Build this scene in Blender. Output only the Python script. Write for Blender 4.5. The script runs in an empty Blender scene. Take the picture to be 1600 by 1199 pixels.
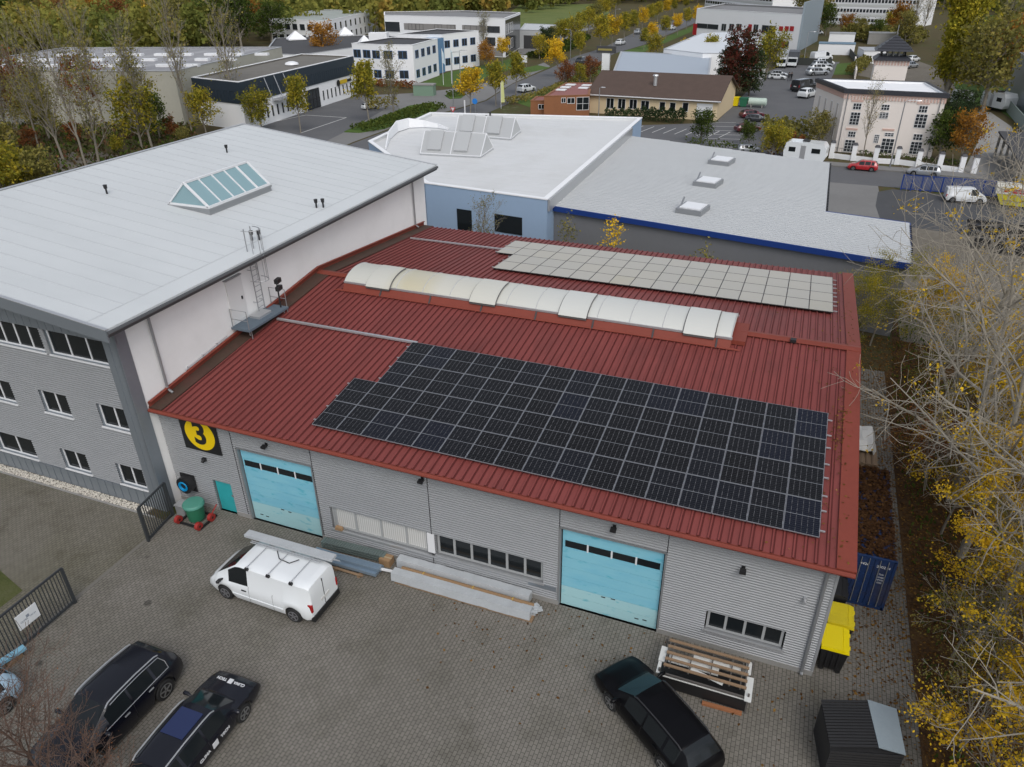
import bpy, math, random
import numpy as np
from mathutils import Vector, Matrix
R = math.radians
PI = math.pi
scn = bpy.context.scene
COL = scn.collection
# ------------------------------------------------------------------ camera
CAM = (-3.1638, -20.1748, 21.8952)
YAW, PITCH, ROLL, FPX = 0.379, 0.5151, -0.0125, 1156.38
_cy, _sy, _cp, _sp = math.cos(YAW), math.sin(YAW), math.cos(PITCH), math.sin(PITCH)
FWD = Vector((-_sy*_cp, _cy*_cp, -_sp))
_r = Vector((_cy, _sy, 0)); _u = _r.cross(FWD)
RGT = math.cos(ROLL)*_r + math.sin(ROLL)*_u
UPV = -math.sin(ROLL)*_r + math.cos(ROLL)*_u
cd = bpy.data.cameras.new('camera'); cam = bpy.data.objects.new('camera', cd); COL.objects.link(cam)
cd.sensor_fit = 'HORIZONTAL'; cd.sensor_width = 36; cd.lens = FPX/1600*36
cd.clip_start = 0.5; cd.clip_end = 6000
M3 = Matrix((RGT, UPV, -FWD)).transposed()
cam.matrix_world = Matrix.Translation(CAM) @ M3.to_4x4()
scn.camera = cam

def at(px, py, z=0.0):
    """measured ground (or height z) position of a surveyed photo point"""
    d = FWD*FPX + RGT*(px-800) - UPV*(py-599.5)
    t = (z-CAM[2])/d.z
    return Vector((CAM[0]+t*d.x, CAM[1]+t*d.y, z))
def xy(px, py, z=0.0):
    v = at(px, py, z); return (v.x, v.y)

# ------------------------------------------------------------------ materials
def nmat(name):
    m = bpy.data.materials.new(name); m.use_nodes = True
    nt = m.node_tree; b = nt.nodes['Principled BSDF']
    return m, nt, b
def lk(nt, a, b): nt.links.new(a, b)
def coords(nt, kind='Object', scale=(1, 1, 1)):
    tc = nt.nodes.new('ShaderNodeTexCoord'); mp = nt.nodes.new('ShaderNodeMapping')
    mp.inputs['Scale'].default_value = scale
    lk(nt, tc.outputs[kind], mp.inputs[0]); return mp.outputs[0]
def noise(nt, vec, scale, detail=4, rough=.55):
    n = nt.nodes.new('ShaderNodeTexNoise'); n.inputs['Scale'].default_value = scale
    n.inputs['Detail'].default_value = detail; n.inputs['Roughness'].default_value = rough
    lk(nt, vec, n.inputs['Vector']); return n.outputs['Fac']
def ramp(nt, fac, stops, interp='LINEAR'):
    r = nt.nodes.new('ShaderNodeValToRGB'); r.color_ramp.interpolation = interp
    e = r.color_ramp.elements
    while len(e) < len(stops): e.new(0.5)
    for k, (p, c) in enumerate(stops):
        e[k].position = p; e[k].color = tuple(c)+(1,) if len(c) == 3 else c
    lk(nt, fac, r.inputs[0]); return r.outputs[0]
def mix(nt, fac, a, b, mode='MIX'):
    m = nt.nodes.new('ShaderNodeMix'); m.data_type = 'RGBA'; m.blend_type = mode
    for s, v in ((m.inputs[0], fac), (m.inputs[6], a), (m.inputs[7], b)):
        if hasattr(v, 'is_output'): lk(nt, v, s)
        elif isinstance(v, (int, float)): s.default_value = v
        else: s.default_value = tuple(v)+(1,)
    return m.outputs[2]
def bump(nt, b, h, strength, dist=.02):
    n = nt.nodes.new('ShaderNodeBump'); n.inputs['Strength'].default_value = strength
    n.inputs['Distance'].default_value = dist
    lk(nt, h, n.inputs['Height']); lk(nt, n.outputs[0], b.inputs['Normal'])
def g(c, k): return tuple(min(1, x*k) for x in c)
def mat(name, col, rough=.6, metal=0, var=.12, vs=.6, dirt=None, da=.5, ds=.35, stretch=(1, 1, 1), coat=0, bmp=0, bs=30, spec=.5):
    m, nt, b = nmat(name)
    v = coords(nt, scale=stretch)
    n1 = noise(nt, v, vs, 5); n2 = noise(nt, v, vs*9, 3)
    c = mix(nt, n1, g(col, 1-var), g(col, 1+var))
    c = mix(nt, ramp(nt, n2, [(.3, (0, 0, 0)), (.7, (1, 1, 1))]), c, mix(nt, .5, c, g(col, 1-var)))
    if dirt:
        n3 = noise(nt, v, ds, 6, .65)
        c = mix(nt, ramp(nt, n3, [(.48, (0, 0, 0)), (.78, (da, da, da))]), c, dirt)
    lk(nt, c, b.inputs['Base Color'])
    b.inputs['Roughness'].default_value = rough; b.inputs['Metallic'].default_value = metal
    b.inputs['Coat Weight'].default_value = coat; b.inputs['Specular IOR Level'].default_value = spec
    if bmp: bump(nt, b, noise(nt, v, bs, 3), bmp)
    return m
def flat(name, col, rough=.5, metal=0, coat=0, spec=.5):
    m, nt, b = nmat(name); b.inputs['Base Color'].default_value = tuple(col)+(1,)
    b.inputs['Roughness'].default_value = rough; b.inputs['Metallic'].default_value = metal
    b.inputs['Coat Weight'].default_value = coat; b.inputs['Coat Roughness'].default_value = .04
    b.inputs['Specular IOR Level'].default_value = spec
    return m
def leafmat(name, stops, transl=.3, clump=.55, gain=1.5):
    m, nt, b = nmat(name)
    v = coords(nt); n = noise(nt, v, clump, 3)
    a = nt.nodes.new('ShaderNodeAttribute'); a.attribute_name = 'rnd'
    oi = nt.nodes.new('ShaderNodeObjectInfo')
    ad = nt.nodes.new('ShaderNodeMath'); ad.operation = 'MULTIPLY_ADD'; lk(nt, a.outputs['Fac'], ad.inputs[0]); ad.inputs[1].default_value = .45
    ml = nt.nodes.new('ShaderNodeMath'); ml.operation = 'MULTIPLY_ADD'; lk(nt, n, ml.inputs[0]); ml.inputs[1].default_value = .9; 
    m2 = nt.nodes.new('ShaderNodeMath'); m2.operation = 'MULTIPLY_ADD'; lk(nt, oi.outputs['Random'], m2.inputs[0]); m2.inputs[1].default_value = .24; m2.inputs[2].default_value = -.29
    lk(nt, m2.outputs[0], ml.inputs[2]); lk(nt, ml.outputs[0], ad.inputs[2])
    c = ramp(nt, ad.outputs[0], [(p, g(q, gain)) for p, q in stops])
    d = nt.nodes.new('ShaderNodeBsdfDiffuse'); t = nt.nodes.new('ShaderNodeBsdfTranslucent')
    lk(nt, c, d.inputs[0]); lk(nt, c, t.inputs[0])
    mx = nt.nodes.new('ShaderNodeMixShader'); mx.inputs[0].default_value = transl
    lk(nt, d.outputs[0], mx.inputs[1]); lk(nt, t.outputs[0], mx.inputs[2])
    lk(nt, mx.outputs[0], nt.nodes['Material Output'].inputs[0]); nt.nodes.remove(b)
    return m

# ------------------------------------------------------------------ mesh builder
SPLIT = set('verge_trim reveal window_sill ridge_cap downpipe glazing_bar side_window door_handle bar_foot door_gap kerb_joint support handrail rooflight_row foot handle mullion window_strip offcut roof_rail pillar locking_bar castor belfry_post post canopy_strut panel_joint seam_joint red_panel lintel edge_clip strap container_frame roof_seam parapet band solar_cell roll number_plate flap_frame edge_rail edge_strip fascia plinth spandrel'.split())
class MB:
    def __init__(s): s.v = []; s.f = []; s.m = []
    def face(s, pts, m=0):
        i = len(s.v); s.v += [tuple(p) for p in pts]; s.f.append(tuple(range(i, i+len(pts)))); s.m.append(m); return s
    def hexa(s, p, m=0):
        i = len(s.v); s.v += [tuple(q) for q in p]
        for f in ((0, 3, 2, 1), (4, 5, 6, 7), (0, 1, 5, 4), (1, 2, 6, 5), (2, 3, 7, 6), (3, 0, 4, 7)):
            s.f.append(tuple(i+k for k in f)); s.m.append(m)
        return s
    def box(s, x0, x1, y0, y1, z0, z1, m=0):
        if x0 > x1: x0, x1 = x1, x0
        if y0 > y1: y0, y1 = y1, y0
        if z0 > z1: z0, z1 = z1, z0
        return s.hexa([(x0, y0, z0), (x1, y0, z0), (x1, y1, z0), (x0, y1, z0), (x0, y0, z1), (x1, y0, z1), (x1, y1, z1), (x0, y1, z1)], m)
    def obox(s, c, d, rz=0, m=0):
        ca, sa = math.cos(rz), math.sin(rz); p = []
        for z in (-1, 1):
            for a, b in ((-1, -1), (1, -1), (1, 1), (-1, 1)):
                x, y = a*d[0]/2, b*d[1]/2
                p.append((c[0]+x*ca-y*sa, c[1]+x*sa+y*ca, c[2]+z*d[2]/2))
        return s.hexa(p, m)
    def bar(s, a, b, w, h, m=0, up=(0, 0, 1)):
        a, b = Vector(a), Vector(b); d = (b-a).normalized(); u = Vector(up)
        if abs(d.dot(u)) > .98: u = Vector((0, 1, 0))
        r = d.cross(u).normalized()*w/2; t = r.cross(d).normalized()*h/2
        return s.hexa([a-r-t, a+r-t, a+r+t, a-r+t, b-r-t, b+r-t, b+r+t, b-r+t], m)
    def tube(s, pts, r, n=6, m=0, caps=True):
        pts = [Vector(p) for p in pts]; N = len(pts)
        rs = r if isinstance(r, (list, tuple)) else [r]*N
        i0 = len(s.v); ref = None
        for k, p in enumerate(pts):
            d = (pts[min(k+1, N-1)]-pts[max(k-1, 0)]).normalized()
            if ref is None: ref = Vector((0, 0, 1)) if abs(d.z) < .9 else Vector((1, 0, 0))
            a = d.cross(ref)
            if a.length < 1e-4: a = d.cross(Vector((.3, 1, .2)))
            a.normalize(); b = a.cross(d); ref = b if abs(d.dot(b)) < .9 else ref
            for j in range(n):
                t = 2*PI*j/n; s.v.append(tuple(p+(a*math.cos(t)+b*math.sin(t))*rs[k]))
        for k in range(N-1):
            for j in range(n):
                s.f.append((i0+k*n+j, i0+k*n+(j+1) % n, i0+(k+1)*n+(j+1) % n, i0+(k+1)*n+j)); s.m.append(m)
        if caps:
            s.f.append(tuple(i0+j for j in reversed(range(n)))); s.m.append(m)
            s.f.append(tuple(i0+(N-1)*n+j for j in range(n))); s.m.append(m)
        return s
    def cyl(s, a, b, r0, r1=None, n=16, m=0): return s.tube([a, b], [r0, r0 if r1 is None else r1], n, m)
    def prism(s, pts, z0, z1, m=0, top=True, bottom=True, mtop=None):
        n = len(pts); i = len(s.v)
        area = sum(pts[k][0]*pts[(k+1) % n][1]-pts[(k+1) % n][0]*pts[k][1] for k in range(n))
        if area < 0: pts = pts[::-1]
        s.v += [(p[0], p[1], z0) for p in pts]+[(p[0], p[1], z1) for p in pts]
        for k in range(n):
            j = (k+1) % n; s.f.append((i+k, i+j, i+n+j, i+n+k)); s.m.append(m)
        if top: s.f.append(tuple(i+n+k for k in range(n))); s.m.append(m if mtop is None else mtop)
        if bottom: s.f.append(tuple(i+k for k in reversed(range(n)))); s.m.append(m)
        return s
    def lathe(s, prof, c, n=20, m=0, axis='z'):
        i0 = len(s.v)
        for (r, z) in prof:
            for j in range(n):
                t = 2*PI*j/n
                p = (r*math.cos(t), r*math.sin(t), z)
                if axis == 'y': p = (p[0], p[2], p[1])
                s.v.append((c[0]+p[0], c[1]+p[1], c[2]+p[2]))
        for k in range(len(prof)-1):
            for j in range(n):
                q = (i0+k*n+j, i0+k*n+(j+1) % n, i0+(k+1)*n+(j+1) % n, i0+(k+1)*n+j)
                s.f.append(q if axis == 'z' else q[::-1]); s.m.append(m)
        return s
    def clusters(s):
        par = list(range(len(s.v)))
        def fd(a):
            while par[a] != a: par[a] = par[par[a]]; a = par[a]
            return a
        for f in s.f:
            for q in f[1:]: par[fd(q)] = fd(f[0])
        comp = {}
        for k, f in enumerate(s.f): comp.setdefault(fd(f[0]), []).append(k)
        L_ = []
        for fs in comp.values():
            P = [s.v[q] for k in fs for q in s.f[k]]; L_.append([[min(p[i] for p in P)-.03 for i in range(3)], [max(p[i] for p in P)+.03 for i in range(3)], fs])
        ch = True
        while ch:
            ch = False; out = []
            for b in L_:
                for o in out:
                    if all(o[0][i] <= b[1][i] and b[0][i] <= o[1][i] for i in range(3)):
                        o[0] = [min(x, y) for x, y in zip(o[0], b[0])]; o[1] = [max(x, y) for x, y in zip(o[1], b[1])]; o[2] = o[2]+b[2]; ch = True; break
                else: out.append(b)
            L_ = out
        return [b[2] for b in L_]
    def build(s, name, mats, parent=None, **k):
        if name in SPLIT and parent is not None:
            cl = s.clusters()
            if 1 < len(cl) < 60:
                res = []
                for fs in cl:
                    q = MB(); mp = {}
                    for i in fs:
                        f = []
                        for v in s.f[i]:
                            if v not in mp: mp[v] = len(q.v); q.v.append(s.v[v])
                            f.append(mp[v])
                        q.f.append(tuple(f)); q.m.append(s.m[i])
                    res.append(q._build(name, mats, parent, **k))
                return res[0]
        return s._build(name, mats, parent, **k)
    def _build(s, name, mats, parent=None, smooth=None, label=None, local=False, loc=None):
        me = bpy.data.meshes.new(name)
        off = Vector((0, 0, 0))
        if parent is not None and not local:
            o = parent
            while o is not None: off += o.location; o = o.parent
        if loc is not None and not local: off = Vector(loc)
        vv = s.v if off.length == 0 else [(x-off.x, y-off.y, z-off.z) for x, y, z in s.v]
        me.from_pydata(vv, [], s.f)
        if not isinstance(mats, (list, tuple)): mats = [mats]
        for mm in mats: me.materials.append(mm)
        if len(mats) > 1: me.polygons.foreach_set('material_index', s.m)
        if smooth is not None:
            me.polygons.foreach_set('use_smooth', [True]*len(me.polygons))
            me.set_sharp_from_angle(angle=R(smooth))
        me.update()
        ob = bpy.data.objects.new(name, me); COL.objects.link(ob)
        if parent is not None: ob.parent = parent
        elif loc is not None: ob.location = loc
        if label: ob['label'] = label
        return ob
def tag(o, label, cat, group=None, kind=None):
    o['label'] = label; o['category'] = cat
    if group: o['group'] = group
    if kind: o['kind'] = kind
    return o
def thing(name, label, cat, loc=(0, 0, 0), rz=0, group=None):
    o = bpy.data.objects.new(name, None); COL.objects.link(o)
    o.location = loc; o.rotation_euler = (0, 0, rz); o.empty_display_size = .3
    return tag(o, label, cat, group)
def struct(name, mb, m, **k):
    o = mb.build(name, m, **k); o['kind'] = 'structure'; return o
def kids(o): return [c for c in bpy.data.objects if c.parent == o]
def copy_tree(o, parent=None):
    c = o.copy(); COL.objects.link(c); c.parent = parent
    for ch in kids(o): copy_tree(ch, c)
    return c
_kc = {}
def place(o, loc, rz=0, sc=1, label=None, group=None, first=[None]):
    """use the prototype itself the first time, copies after"""
    if o.name in _kc: 
        c = _copyfrom(_kc[o.name])
    else:
        _kc[o.name] = (o, [(ch, kids(ch)) for ch in kids(o)]); c = o
    c.location = loc; c.rotation_euler = (0, 0, rz)
    c.scale = (sc,)*3 if isinstance(sc, (int, float)) else sc
    if label: c['label'] = label
    if group: c['group'] = group
    return c
def _copyfrom(rec):
    o, chs = rec; c = o.copy(); COL.objects.link(c)
    for ch, gs in chs:
        d = ch.copy(); COL.objects.link(d); d.parent = c
        for q in gs:
            e = q.copy(); COL.objects.link(e); e.parent = d
    return c
ORD = ['first', 'second', 'third', 'fourth', 'fifth', 'sixth', 'seventh', 'eighth', 'ninth', 'tenth', 'eleventh', 'twelfth', 'thirteenth', 'fourteenth', 'fifteenth', 'sixteenth', 'seventeenth', 'eighteenth', 'nineteenth', 'twentieth']
def mesh_np(name, V, F, mats, parent=None, rnd=None, loc=None, smooth=False):
    me = bpy.data.meshes.new(name); nf, k = F.shape
    me.vertices.add(len(V)); me.vertices.foreach_set('co', V.astype(np.float32).ravel())
    me.loops.add(nf*k); me.loops.foreach_set('vertex_index', F.astype(np.int32).ravel())
    me.polygons.add(nf); me.polygons.foreach_set('loop_start', np.arange(0, nf*k, k, dtype=np.int32))
    if rnd is not None:
        a = me.attributes.new('rnd', 'FLOAT', 'FACE'); a.data.foreach_set('value', rnd.astype(np.float32))
    me.materials.append(mats); me.update(calc_edges=True); me.validate()
    ob = bpy.data.objects.new(name, me); COL.objects.link(ob)
    if parent is not None: ob.parent = parent
    if loc is not None: ob.location = loc
    return ob

# ------------------------------------------------------------------ materials used
M = {}
GLASS = flat('dark_glass', (.012, .015, .017), .07, 0, 0, .35)
M['glass'] = GLASS
M['glass_blue'] = flat('blue_tinted_glass', (.07, .13, .15), .05)
M['white_paint'] = mat('white_render', (.80, .80, .79), .75, var=.04, vs=.25, dirt=(.5, .5, .47), da=.25)
M['white_far'] = mat('white_facade', (.80, .81, .82), .75, var=.04, vs=.2)
M['white_frame'] = flat('white_window_frame', (.68, .69, .7), .4)
M['alu'] = flat('aluminium', (.5, .51, .52), .4, .6)
M['steel'] = flat('galvanised_steel', (.33, .34, .35), .45, .6)
M['black'] = flat('black_plastic', (.012, .012, .013), .5)
M['rubber'] = flat('tyre_rubber', (.014, .014, .014), .8)
M['corr'] = mat('grey_corrugated_metal', (.33, .34, .35), .42, .25, var=.05, vs=.2, dirt=(.3, .31, .31), da=.3)
M['zinc'] = mat('zinc_cladding', (.25, .28, .31), .4, .5, var=.08, vs=.4)
M['redroof'] = mat('red_roof_sheet', (.215, .054, .048), .55, 0, var=.26, vs=.4, dirt=(.11, .036, .032), da=.7, ds=.45, stretch=(1, .2, 1), spec=.22)
M['redribshade'] = flat('red_roof_rib_shade', (.10, .022, .02), .7, 0, 0, .2)  # sheet overlap at each rib, darkened to paint in shade along it
M['redtrim'] = mat('red_roof_trim', (.21, .048, .032), .55, 0, var=.15, vs=.6, spec=.22)
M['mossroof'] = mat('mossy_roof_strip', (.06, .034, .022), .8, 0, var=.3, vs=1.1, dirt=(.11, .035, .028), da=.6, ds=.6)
M['membrane'] = mat('pale_roof_membrane', (.56, .585, .59), .6, 0, var=.05, vs=.12, dirt=(.45, .475, .48), da=.6, ds=.16, stretch=(.4, 1, 1), spec=.3)
M['membrane2'] = mat('white_roof_membrane', (.62, .63, .63), .6, 0, var=.04, vs=.15, dirt=(.48, .48, .46), da=.6, ds=.14, spec=.3)
M['seam'] = flat('roof_seam', (.47, .49, .5), .6)
M['greyroof'] = mat('light_grey_metal_roof', (.50, .515, .52), .5, .05, var=.05, vs=.1)
M['bluewall'] = mat('pale_blue_render', (.30, .41, .56), .8, var=.05, vs=.3)
M['bluetrim'] = flat('deep_blue_trim', (.01, .04, .2), .45)
M['concrete'] = mat('concrete', (.27, .265, .25), .85, var=.15, vs=.8, bmp=.3, bs=20)
M['asphalt'] = mat('asphalt', (.105, .107, .112), .85, var=.12, vs=.3, dirt=(.14, .14, .14), da=.4, ds=.15, bmp=.3, bs=60)
M['asphalt_dark'] = mat('dark_asphalt', (.06, .062, .066), .8, var=.2, vs=.25, dirt=(.1, .095, .09), da=.6, ds=.08)
M['asphalt_pale'] = mat('pale_asphalt', (.19, .188, .182), .85, var=.12, vs=.3, dirt=(.13, .125, .12), da=.5, ds=.12)
M['timber'] = mat('brown_timber', (.26, .17, .1), .8, var=.3, vs=3)
M['card'] = flat('cardboard', (.3, .19, .1), .8)
M['wrap'] = mat('white_plastic_wrap', (.44, .465, .48), .3, var=.22, vs=2.5, dirt=(.42, .44, .46), da=.8, ds=2)
M['bark'] = mat('grey_bark', (.23, .205, .165), .9, var=.3, vs=2)
M['bark_pale'] = mat('pale_bark', (.32, .29, .235), .85, var=.25, vs=2)
M['bark_dark'] = mat('dark_bark', (.07, .058, .045), .9, var=.3, vs=2)
M['yellow'] = flat('signal_yellow', (.75, .6, .0), .4)
M['roofdark'] = mat('dark_bitumen_roof', (.055, .055, .058), .85, var=.2, vs=.4)
M['roofgravel'] = mat('gravel_roof', (.16, .15, .13), .9, var=.25, vs=.6)
M['whiteline'] = flat('white_road_paint', (.6, .6, .58), .7)
# pavers
def paver(name, c1, c2, mortar, patch, patch2):
    m, nt, b = nmat(name); v = coords(nt)
    br = nt.nodes.new('ShaderNodeTexBrick'); rt_ = nt.nodes.new('ShaderNodeMapping'); rt_.inputs['Rotation'].default_value = (0, 0, R(90)); lk(nt, v, rt_.inputs[0]); lk(nt, rt_.outputs[0], br.inputs['Vector'])
    br.inputs['Color1'].default_value = c1+(1,); br.inputs['Color2'].default_value = c2+(1,); br.inputs['Mortar'].default_value = mortar+(1,)
    br.inputs['Scale'].default_value = 1; br.inputs['Brick Width'].default_value = .2; br.inputs['Row Height'].default_value = .135
    br.inputs['Mortar Size'].default_value = .011; br.inputs['Mortar Smooth'].default_value = .3; br.inputs['Bias'].default_value = -.2
    n1 = noise(nt, v, .16, 6, .6); n2 = noise(nt, v, .5, 6, .65); n3 = noise(nt, v, 6, 3)
    c = mix(nt, ramp(nt, n1, [(.42, (0, 0, 0)), (.68, (.62, .62, .62))]), br.outputs[0], patch, 'MULTIPLY')
    c = mix(nt, ramp(nt, n2, [(.5, (0, 0, 0)), (.74, (.75, .75, .75))]), c, patch2, 'MULTIPLY')
    c = mix(nt, ramp(nt, n3, [(.35, (.0, .0, .0)), (.7, (.35, .35, .35))]), c, (.6, .6, .6), 'MULTIPLY')
    vo = nt.nodes.new('ShaderNodeTexVoronoi'); vo.inputs['Scale'].default_value = .42; lk(nt, v, vo.inputs[0]); c = mix(nt, ramp(nt, vo.outputs['Distance'], [(.05, (.75, .75, .75)), (.085, (0, 0, 0))]), c, (.3, .3, .3), 'MULTIPLY')
    lk(nt, c, b.inputs['Base Color']); b.inputs['Roughness'].default_value = .8; b.inputs['Specular IOR Level'].default_value = .3
    bump(nt, b, br.outputs['Fac'], -.5, .01)
    return m
M['paver'] = paver('yard_pavers', (.185, .172, .15), (.22, .205, .178), (.08, .073, .06), (.7, .7, .66), (.62, .62, .56))
M['paver_left'] = paver('mossy_pavers', (.16, .148, .122), (.195, .18, .15), (.075, .07, .05), (.72, .72, .56), (.52, .5, .42))
# wild ground
def groundmat(name, stops, s1=.08, s2=1.2, bmpv=.5):
    m, nt, b = nmat(name); v = coords(nt)
    n1 = noise(nt, v, s1, 6, .65); n2 = noise(nt, v, s2, 5, .7)
    a = nt.nodes.new('ShaderNodeMath'); a.operation = 'MULTIPLY_ADD'; lk(nt, n2, a.inputs[0]); a.inputs[1].default_value = .5
    h = nt.nodes.new('ShaderNodeMath'); h.operation = 'MULTIPLY'; lk(nt, n1, h.inputs[0]); h.inputs[1].default_value = .5
    lk(nt, h.outputs[0], a.inputs[2])
    lk(nt, ramp(nt, a.outputs[0], stops), b.inputs['Base Color']); b.inputs['Roughness'].default_value = .95
    b.inputs['Specular IOR Level'].default_value = .2
    bump(nt, b, n2, bmpv, .15)
    return m
M['wild'] = groundmat('wild_ground', [(.3, (.028, .032, .014)), (.42, (.06, .065, .022)), (.5, (.085, .06, .03)), (.58, (.06, .072, .02)), (.7, (.15, .13, .09))])
M['lawn'] = groundmat('lawn_grass', [(.3, (.045, .085, .018)), (.6, (.085, .14, .03))], .1, 2)
M['meadow'] = groundmat('meadow_grass', [(.3, (.06, .09, .02)), (.5, (.12, .15, .04)), (.7, (.17, .17, .06))], .06, .5)
M['litter'] = groundmat('leafy_soil', [(.3, (.02, .016, .01)), (.45, (.055, .03, .015)), (.55, (.09, .05, .02)), (.68, (.14, .085, .03))], .5, 5)
M['dirt'] = groundmat('bare_dirt', [(.3, (.1, .088, .07)), (.5, (.15, .135, .11)), (.7, (.2, .18, .15))], .1, 1.5)
# foliage
L = {}
L['yg'] = leafmat('yellow_green_leaves', [(.0, (.05, .06, .012)), (.35, (.13, .13, .02)), (.65, (.26, .21, .025)), (1, (.4, .29, .03))])
L['yellow'] = leafmat('yellow_leaves', [(0, (.12, .11, .015)), (.3, (.28, .20, .02)), (.65, (.5, .32, .022)), (1, (.6, .40, .03))], clump=.9)
L['green'] = leafmat('green_leaves', [(0, (.02, .035, .01)), (.5, (.055, .08, .018)), (1, (.12, .14, .03))], gain=1.2)
L['golden'] = leafmat('golden_green_leaves', [(0, (.07, .08, .012)), (.4, (.17, .16, .02)), (.7, (.3, .24, .025)), (1, (.42, .3, .03))], clump=.25, gain=1.6)
L['olive'] = leafmat('olive_leaves', [(0, (.045, .045, .016)), (.4, (.11, .105, .03)), (.75, (.19, .16, .045)), (1, (.27, .2, .055))], gain=1.6)
L['orange'] = leafmat('orange_brown_leaves', [(0, (.07, .035, .012)), (.4, (.17, .08, .018)), (.75, (.27, .13, .022)), (1, (.36, .2, .03))])
L['rust'] = leafmat('rusty_leaves', [(0, (.05, .022, .012)), (.5, (.13, .05, .02)), (1, (.22, .09, .03))])
L['red'] = leafmat('dark_red_leaves', [(0, (.012, .02, .01)), (.45, (.025, .03, .014)), (.62, (.07, .022, .016)), (1, (.14, .035, .025))], clump=.3)
L['conifer'] = leafmat('conifer_needles', [(0, (.01, .018, .01)), (.6, (.028, .042, .018)), (1, (.06, .07, .03))], transl=.1)
L['dead'] = leafmat('fallen_leaf_mix', [(0, (.05, .025, .012)), (.4, (.12, .06, .022)), (.7, (.25, .14, .04)), (1, (.5, .36, .09))], clump=3, gain=1.1)
L['under'] = leafmat('undergrowth_mix', [(0, (.03, .03, .015)), (.4, (.075, .06, .03)), (.65, (.13, .085, .045)), (.85, (.14, .06, .035)), (1, (.2, .16, .07))], clump=.3, gain=1.1)
L['twig'] = leafmat('twig_haze', [(0, (.1, .08, .055)), (1, (.2, .165, .12))])
# ------------------------------------------------------------------ walls and windows
def wall_rects(L_, z0, z1, ops):
    us = sorted({0, L_, *[o[0] for o in ops], *[o[1] for o in ops]}); zs = sorted({z0, z1, *[o[2] for o in ops], *[o[3] for o in ops]})
    out = []
    for a, b in zip(us[:-1], us[1:]):
        run = None
        for c, d in zip(zs[:-1], zs[1:]):
            hole = any(o[0] <= (a+b)/2 <= o[1] and o[2] <= (c+d)/2 <= o[3] for o in ops)
            if hole: 
                if run: out.append((a, b, *run)); run = None
            else: run = (run[0], d) if run else (c, d)
        if run: out.append((a, b, *run))
    return out
class Wall:
    """wall from A to B (seen from outside, left to right), outward normal to the right-hand side"""
    def __init__(s, A, B):
        s.A = Vector((A[0], A[1], 0)); s.B = Vector((B[0], B[1], 0)); s.d = (s.B-s.A).normalized(); s.L = (s.B-s.A).length
        s.n = Vector((s.d.y, -s.d.x, 0))
    def p(s, u, z, w=0): q = s.A+s.d*u+s.n*w; return (q.x, q.y, z)
    def boxf(s, mb, u0, u1, z0, z1, w0, w1, m=0):
        mb.hexa([s.p(u0, z0, w1), s.p(u1, z0, w1), s.p(u1, z0, w0), s.p(u0, z0, w0), s.p(u0, z1, w1), s.p(u1, z1, w1), s.p(u1, z1, w0), s.p(u0, z1, w0)], m)
    def surface(s, mb, z0, z1, ops=(), corr=0, depth=.018, m=0, topf=None):
        for a, b, c, d in wall_rects(s.L, z0, z1, ops):
            if not corr: mb.face([s.p(a, c), s.p(b, c), s.p(b, d), s.p(a, d)], m); continue
            zz = [c]; k = math.floor(c/corr)
            while True:
                for f in (.0, .35, .5, .85):
                    z = (k+f)*corr
                    if c < z < d: zz.append(z)
                k += 1
                if k*corr > d: break
            zz.append(d)
            def w(z):
                f = (z/corr) % 1
                return depth*(0 if f < .35 else (f-.35)/.15 if f < .5 else 1 if f < .85 else 1-(f-.85)/.15)
            for q, r in zip(zz[:-1], zz[1:]):
                mb.face([s.p(a, q, w(q)), s.p(b, q, w(q)), s.p(b, r, w(r)), s.p(a, r, w(r))], m)
    def reveal(s, mb, o, dep=.12, m=0):
        u0, u1, z0, z1 = o
        mb.face([s.p(u0, z0), s.p(u0, z0, -dep), s.p(u0, z1, -dep), s.p(u0, z1)][::-1], m); mb.face([s.p(u1, z0), s.p(u1, z0, -dep), s.p(u1, z1, -dep), s.p(u1, z1)], m)
        mb.face([s.p(u0, z1), s.p(u1, z1), s.p(u1, z1, -dep), s.p(u0, z1, -dep)], m); mb.face([s.p(u0, z0), s.p(u1, z0), s.p(u1, z0, -dep), s.p(u0, z0, -dep)][::-1], m)
    def window(s, par, u0, u1, z0, z1, n=1, inset=.1, fw=.06, fm=None, gm=None, sill=False, cuts=None, rows=1, name='window', proud=None):
        fm = fm or M['white_frame']; gm = gm or GLASS
        w0 = -inset-.03; w1 = -inset+.03
        if proud is not None: w0, w1 = 0.0, proud
        f = MB()
        s.boxf(f, u0, u1, z0, z0+fw, w0, w1); s.boxf(f, u0, u1, z1-fw, z1, w0, w1)
        s.boxf(f, u0, u0+fw, z0+fw, z1-fw, w0, w1); s.boxf(f, u1-fw, u1, z0+fw, z1-fw, w0, w1)
        cc = cuts or [u0+(u1-u0)*k/n for k in range(1, n)]
        for c in cc: s.boxf(f, c-fw/2, c+fw/2, z0+fw, z1-fw, w0, w1)
        for k in range(1, rows):
            z = z0+(z1-z0)*k/rows; s.boxf(f, u0+fw, u1-fw, z-fw/2.5, z+fw/2.5, w0, w1-.004)
        if sill: s.boxf(f, u0-.05, u1+.05, z0-.06, z0-.002, w0, .07)
        o = f.build(name, fm, par)
        gl = MB(); wg = (w0+w1)/2
        gl.face([s.p(u0+fw*.5, z0+fw*.5, wg), s.p(u1-fw*.5, z0+fw*.5, wg), s.p(u1-fw*.5, z1-fw*.5, wg), s.p(u0+fw*.5, z1-fw*.5, wg)])
        gl.build('pane', gm, o)
        return o
def centroid(poly): return (sum(p[0] for p in poly)/len(poly), sum(p[1] for p in poly)/len(poly), 0)
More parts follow.
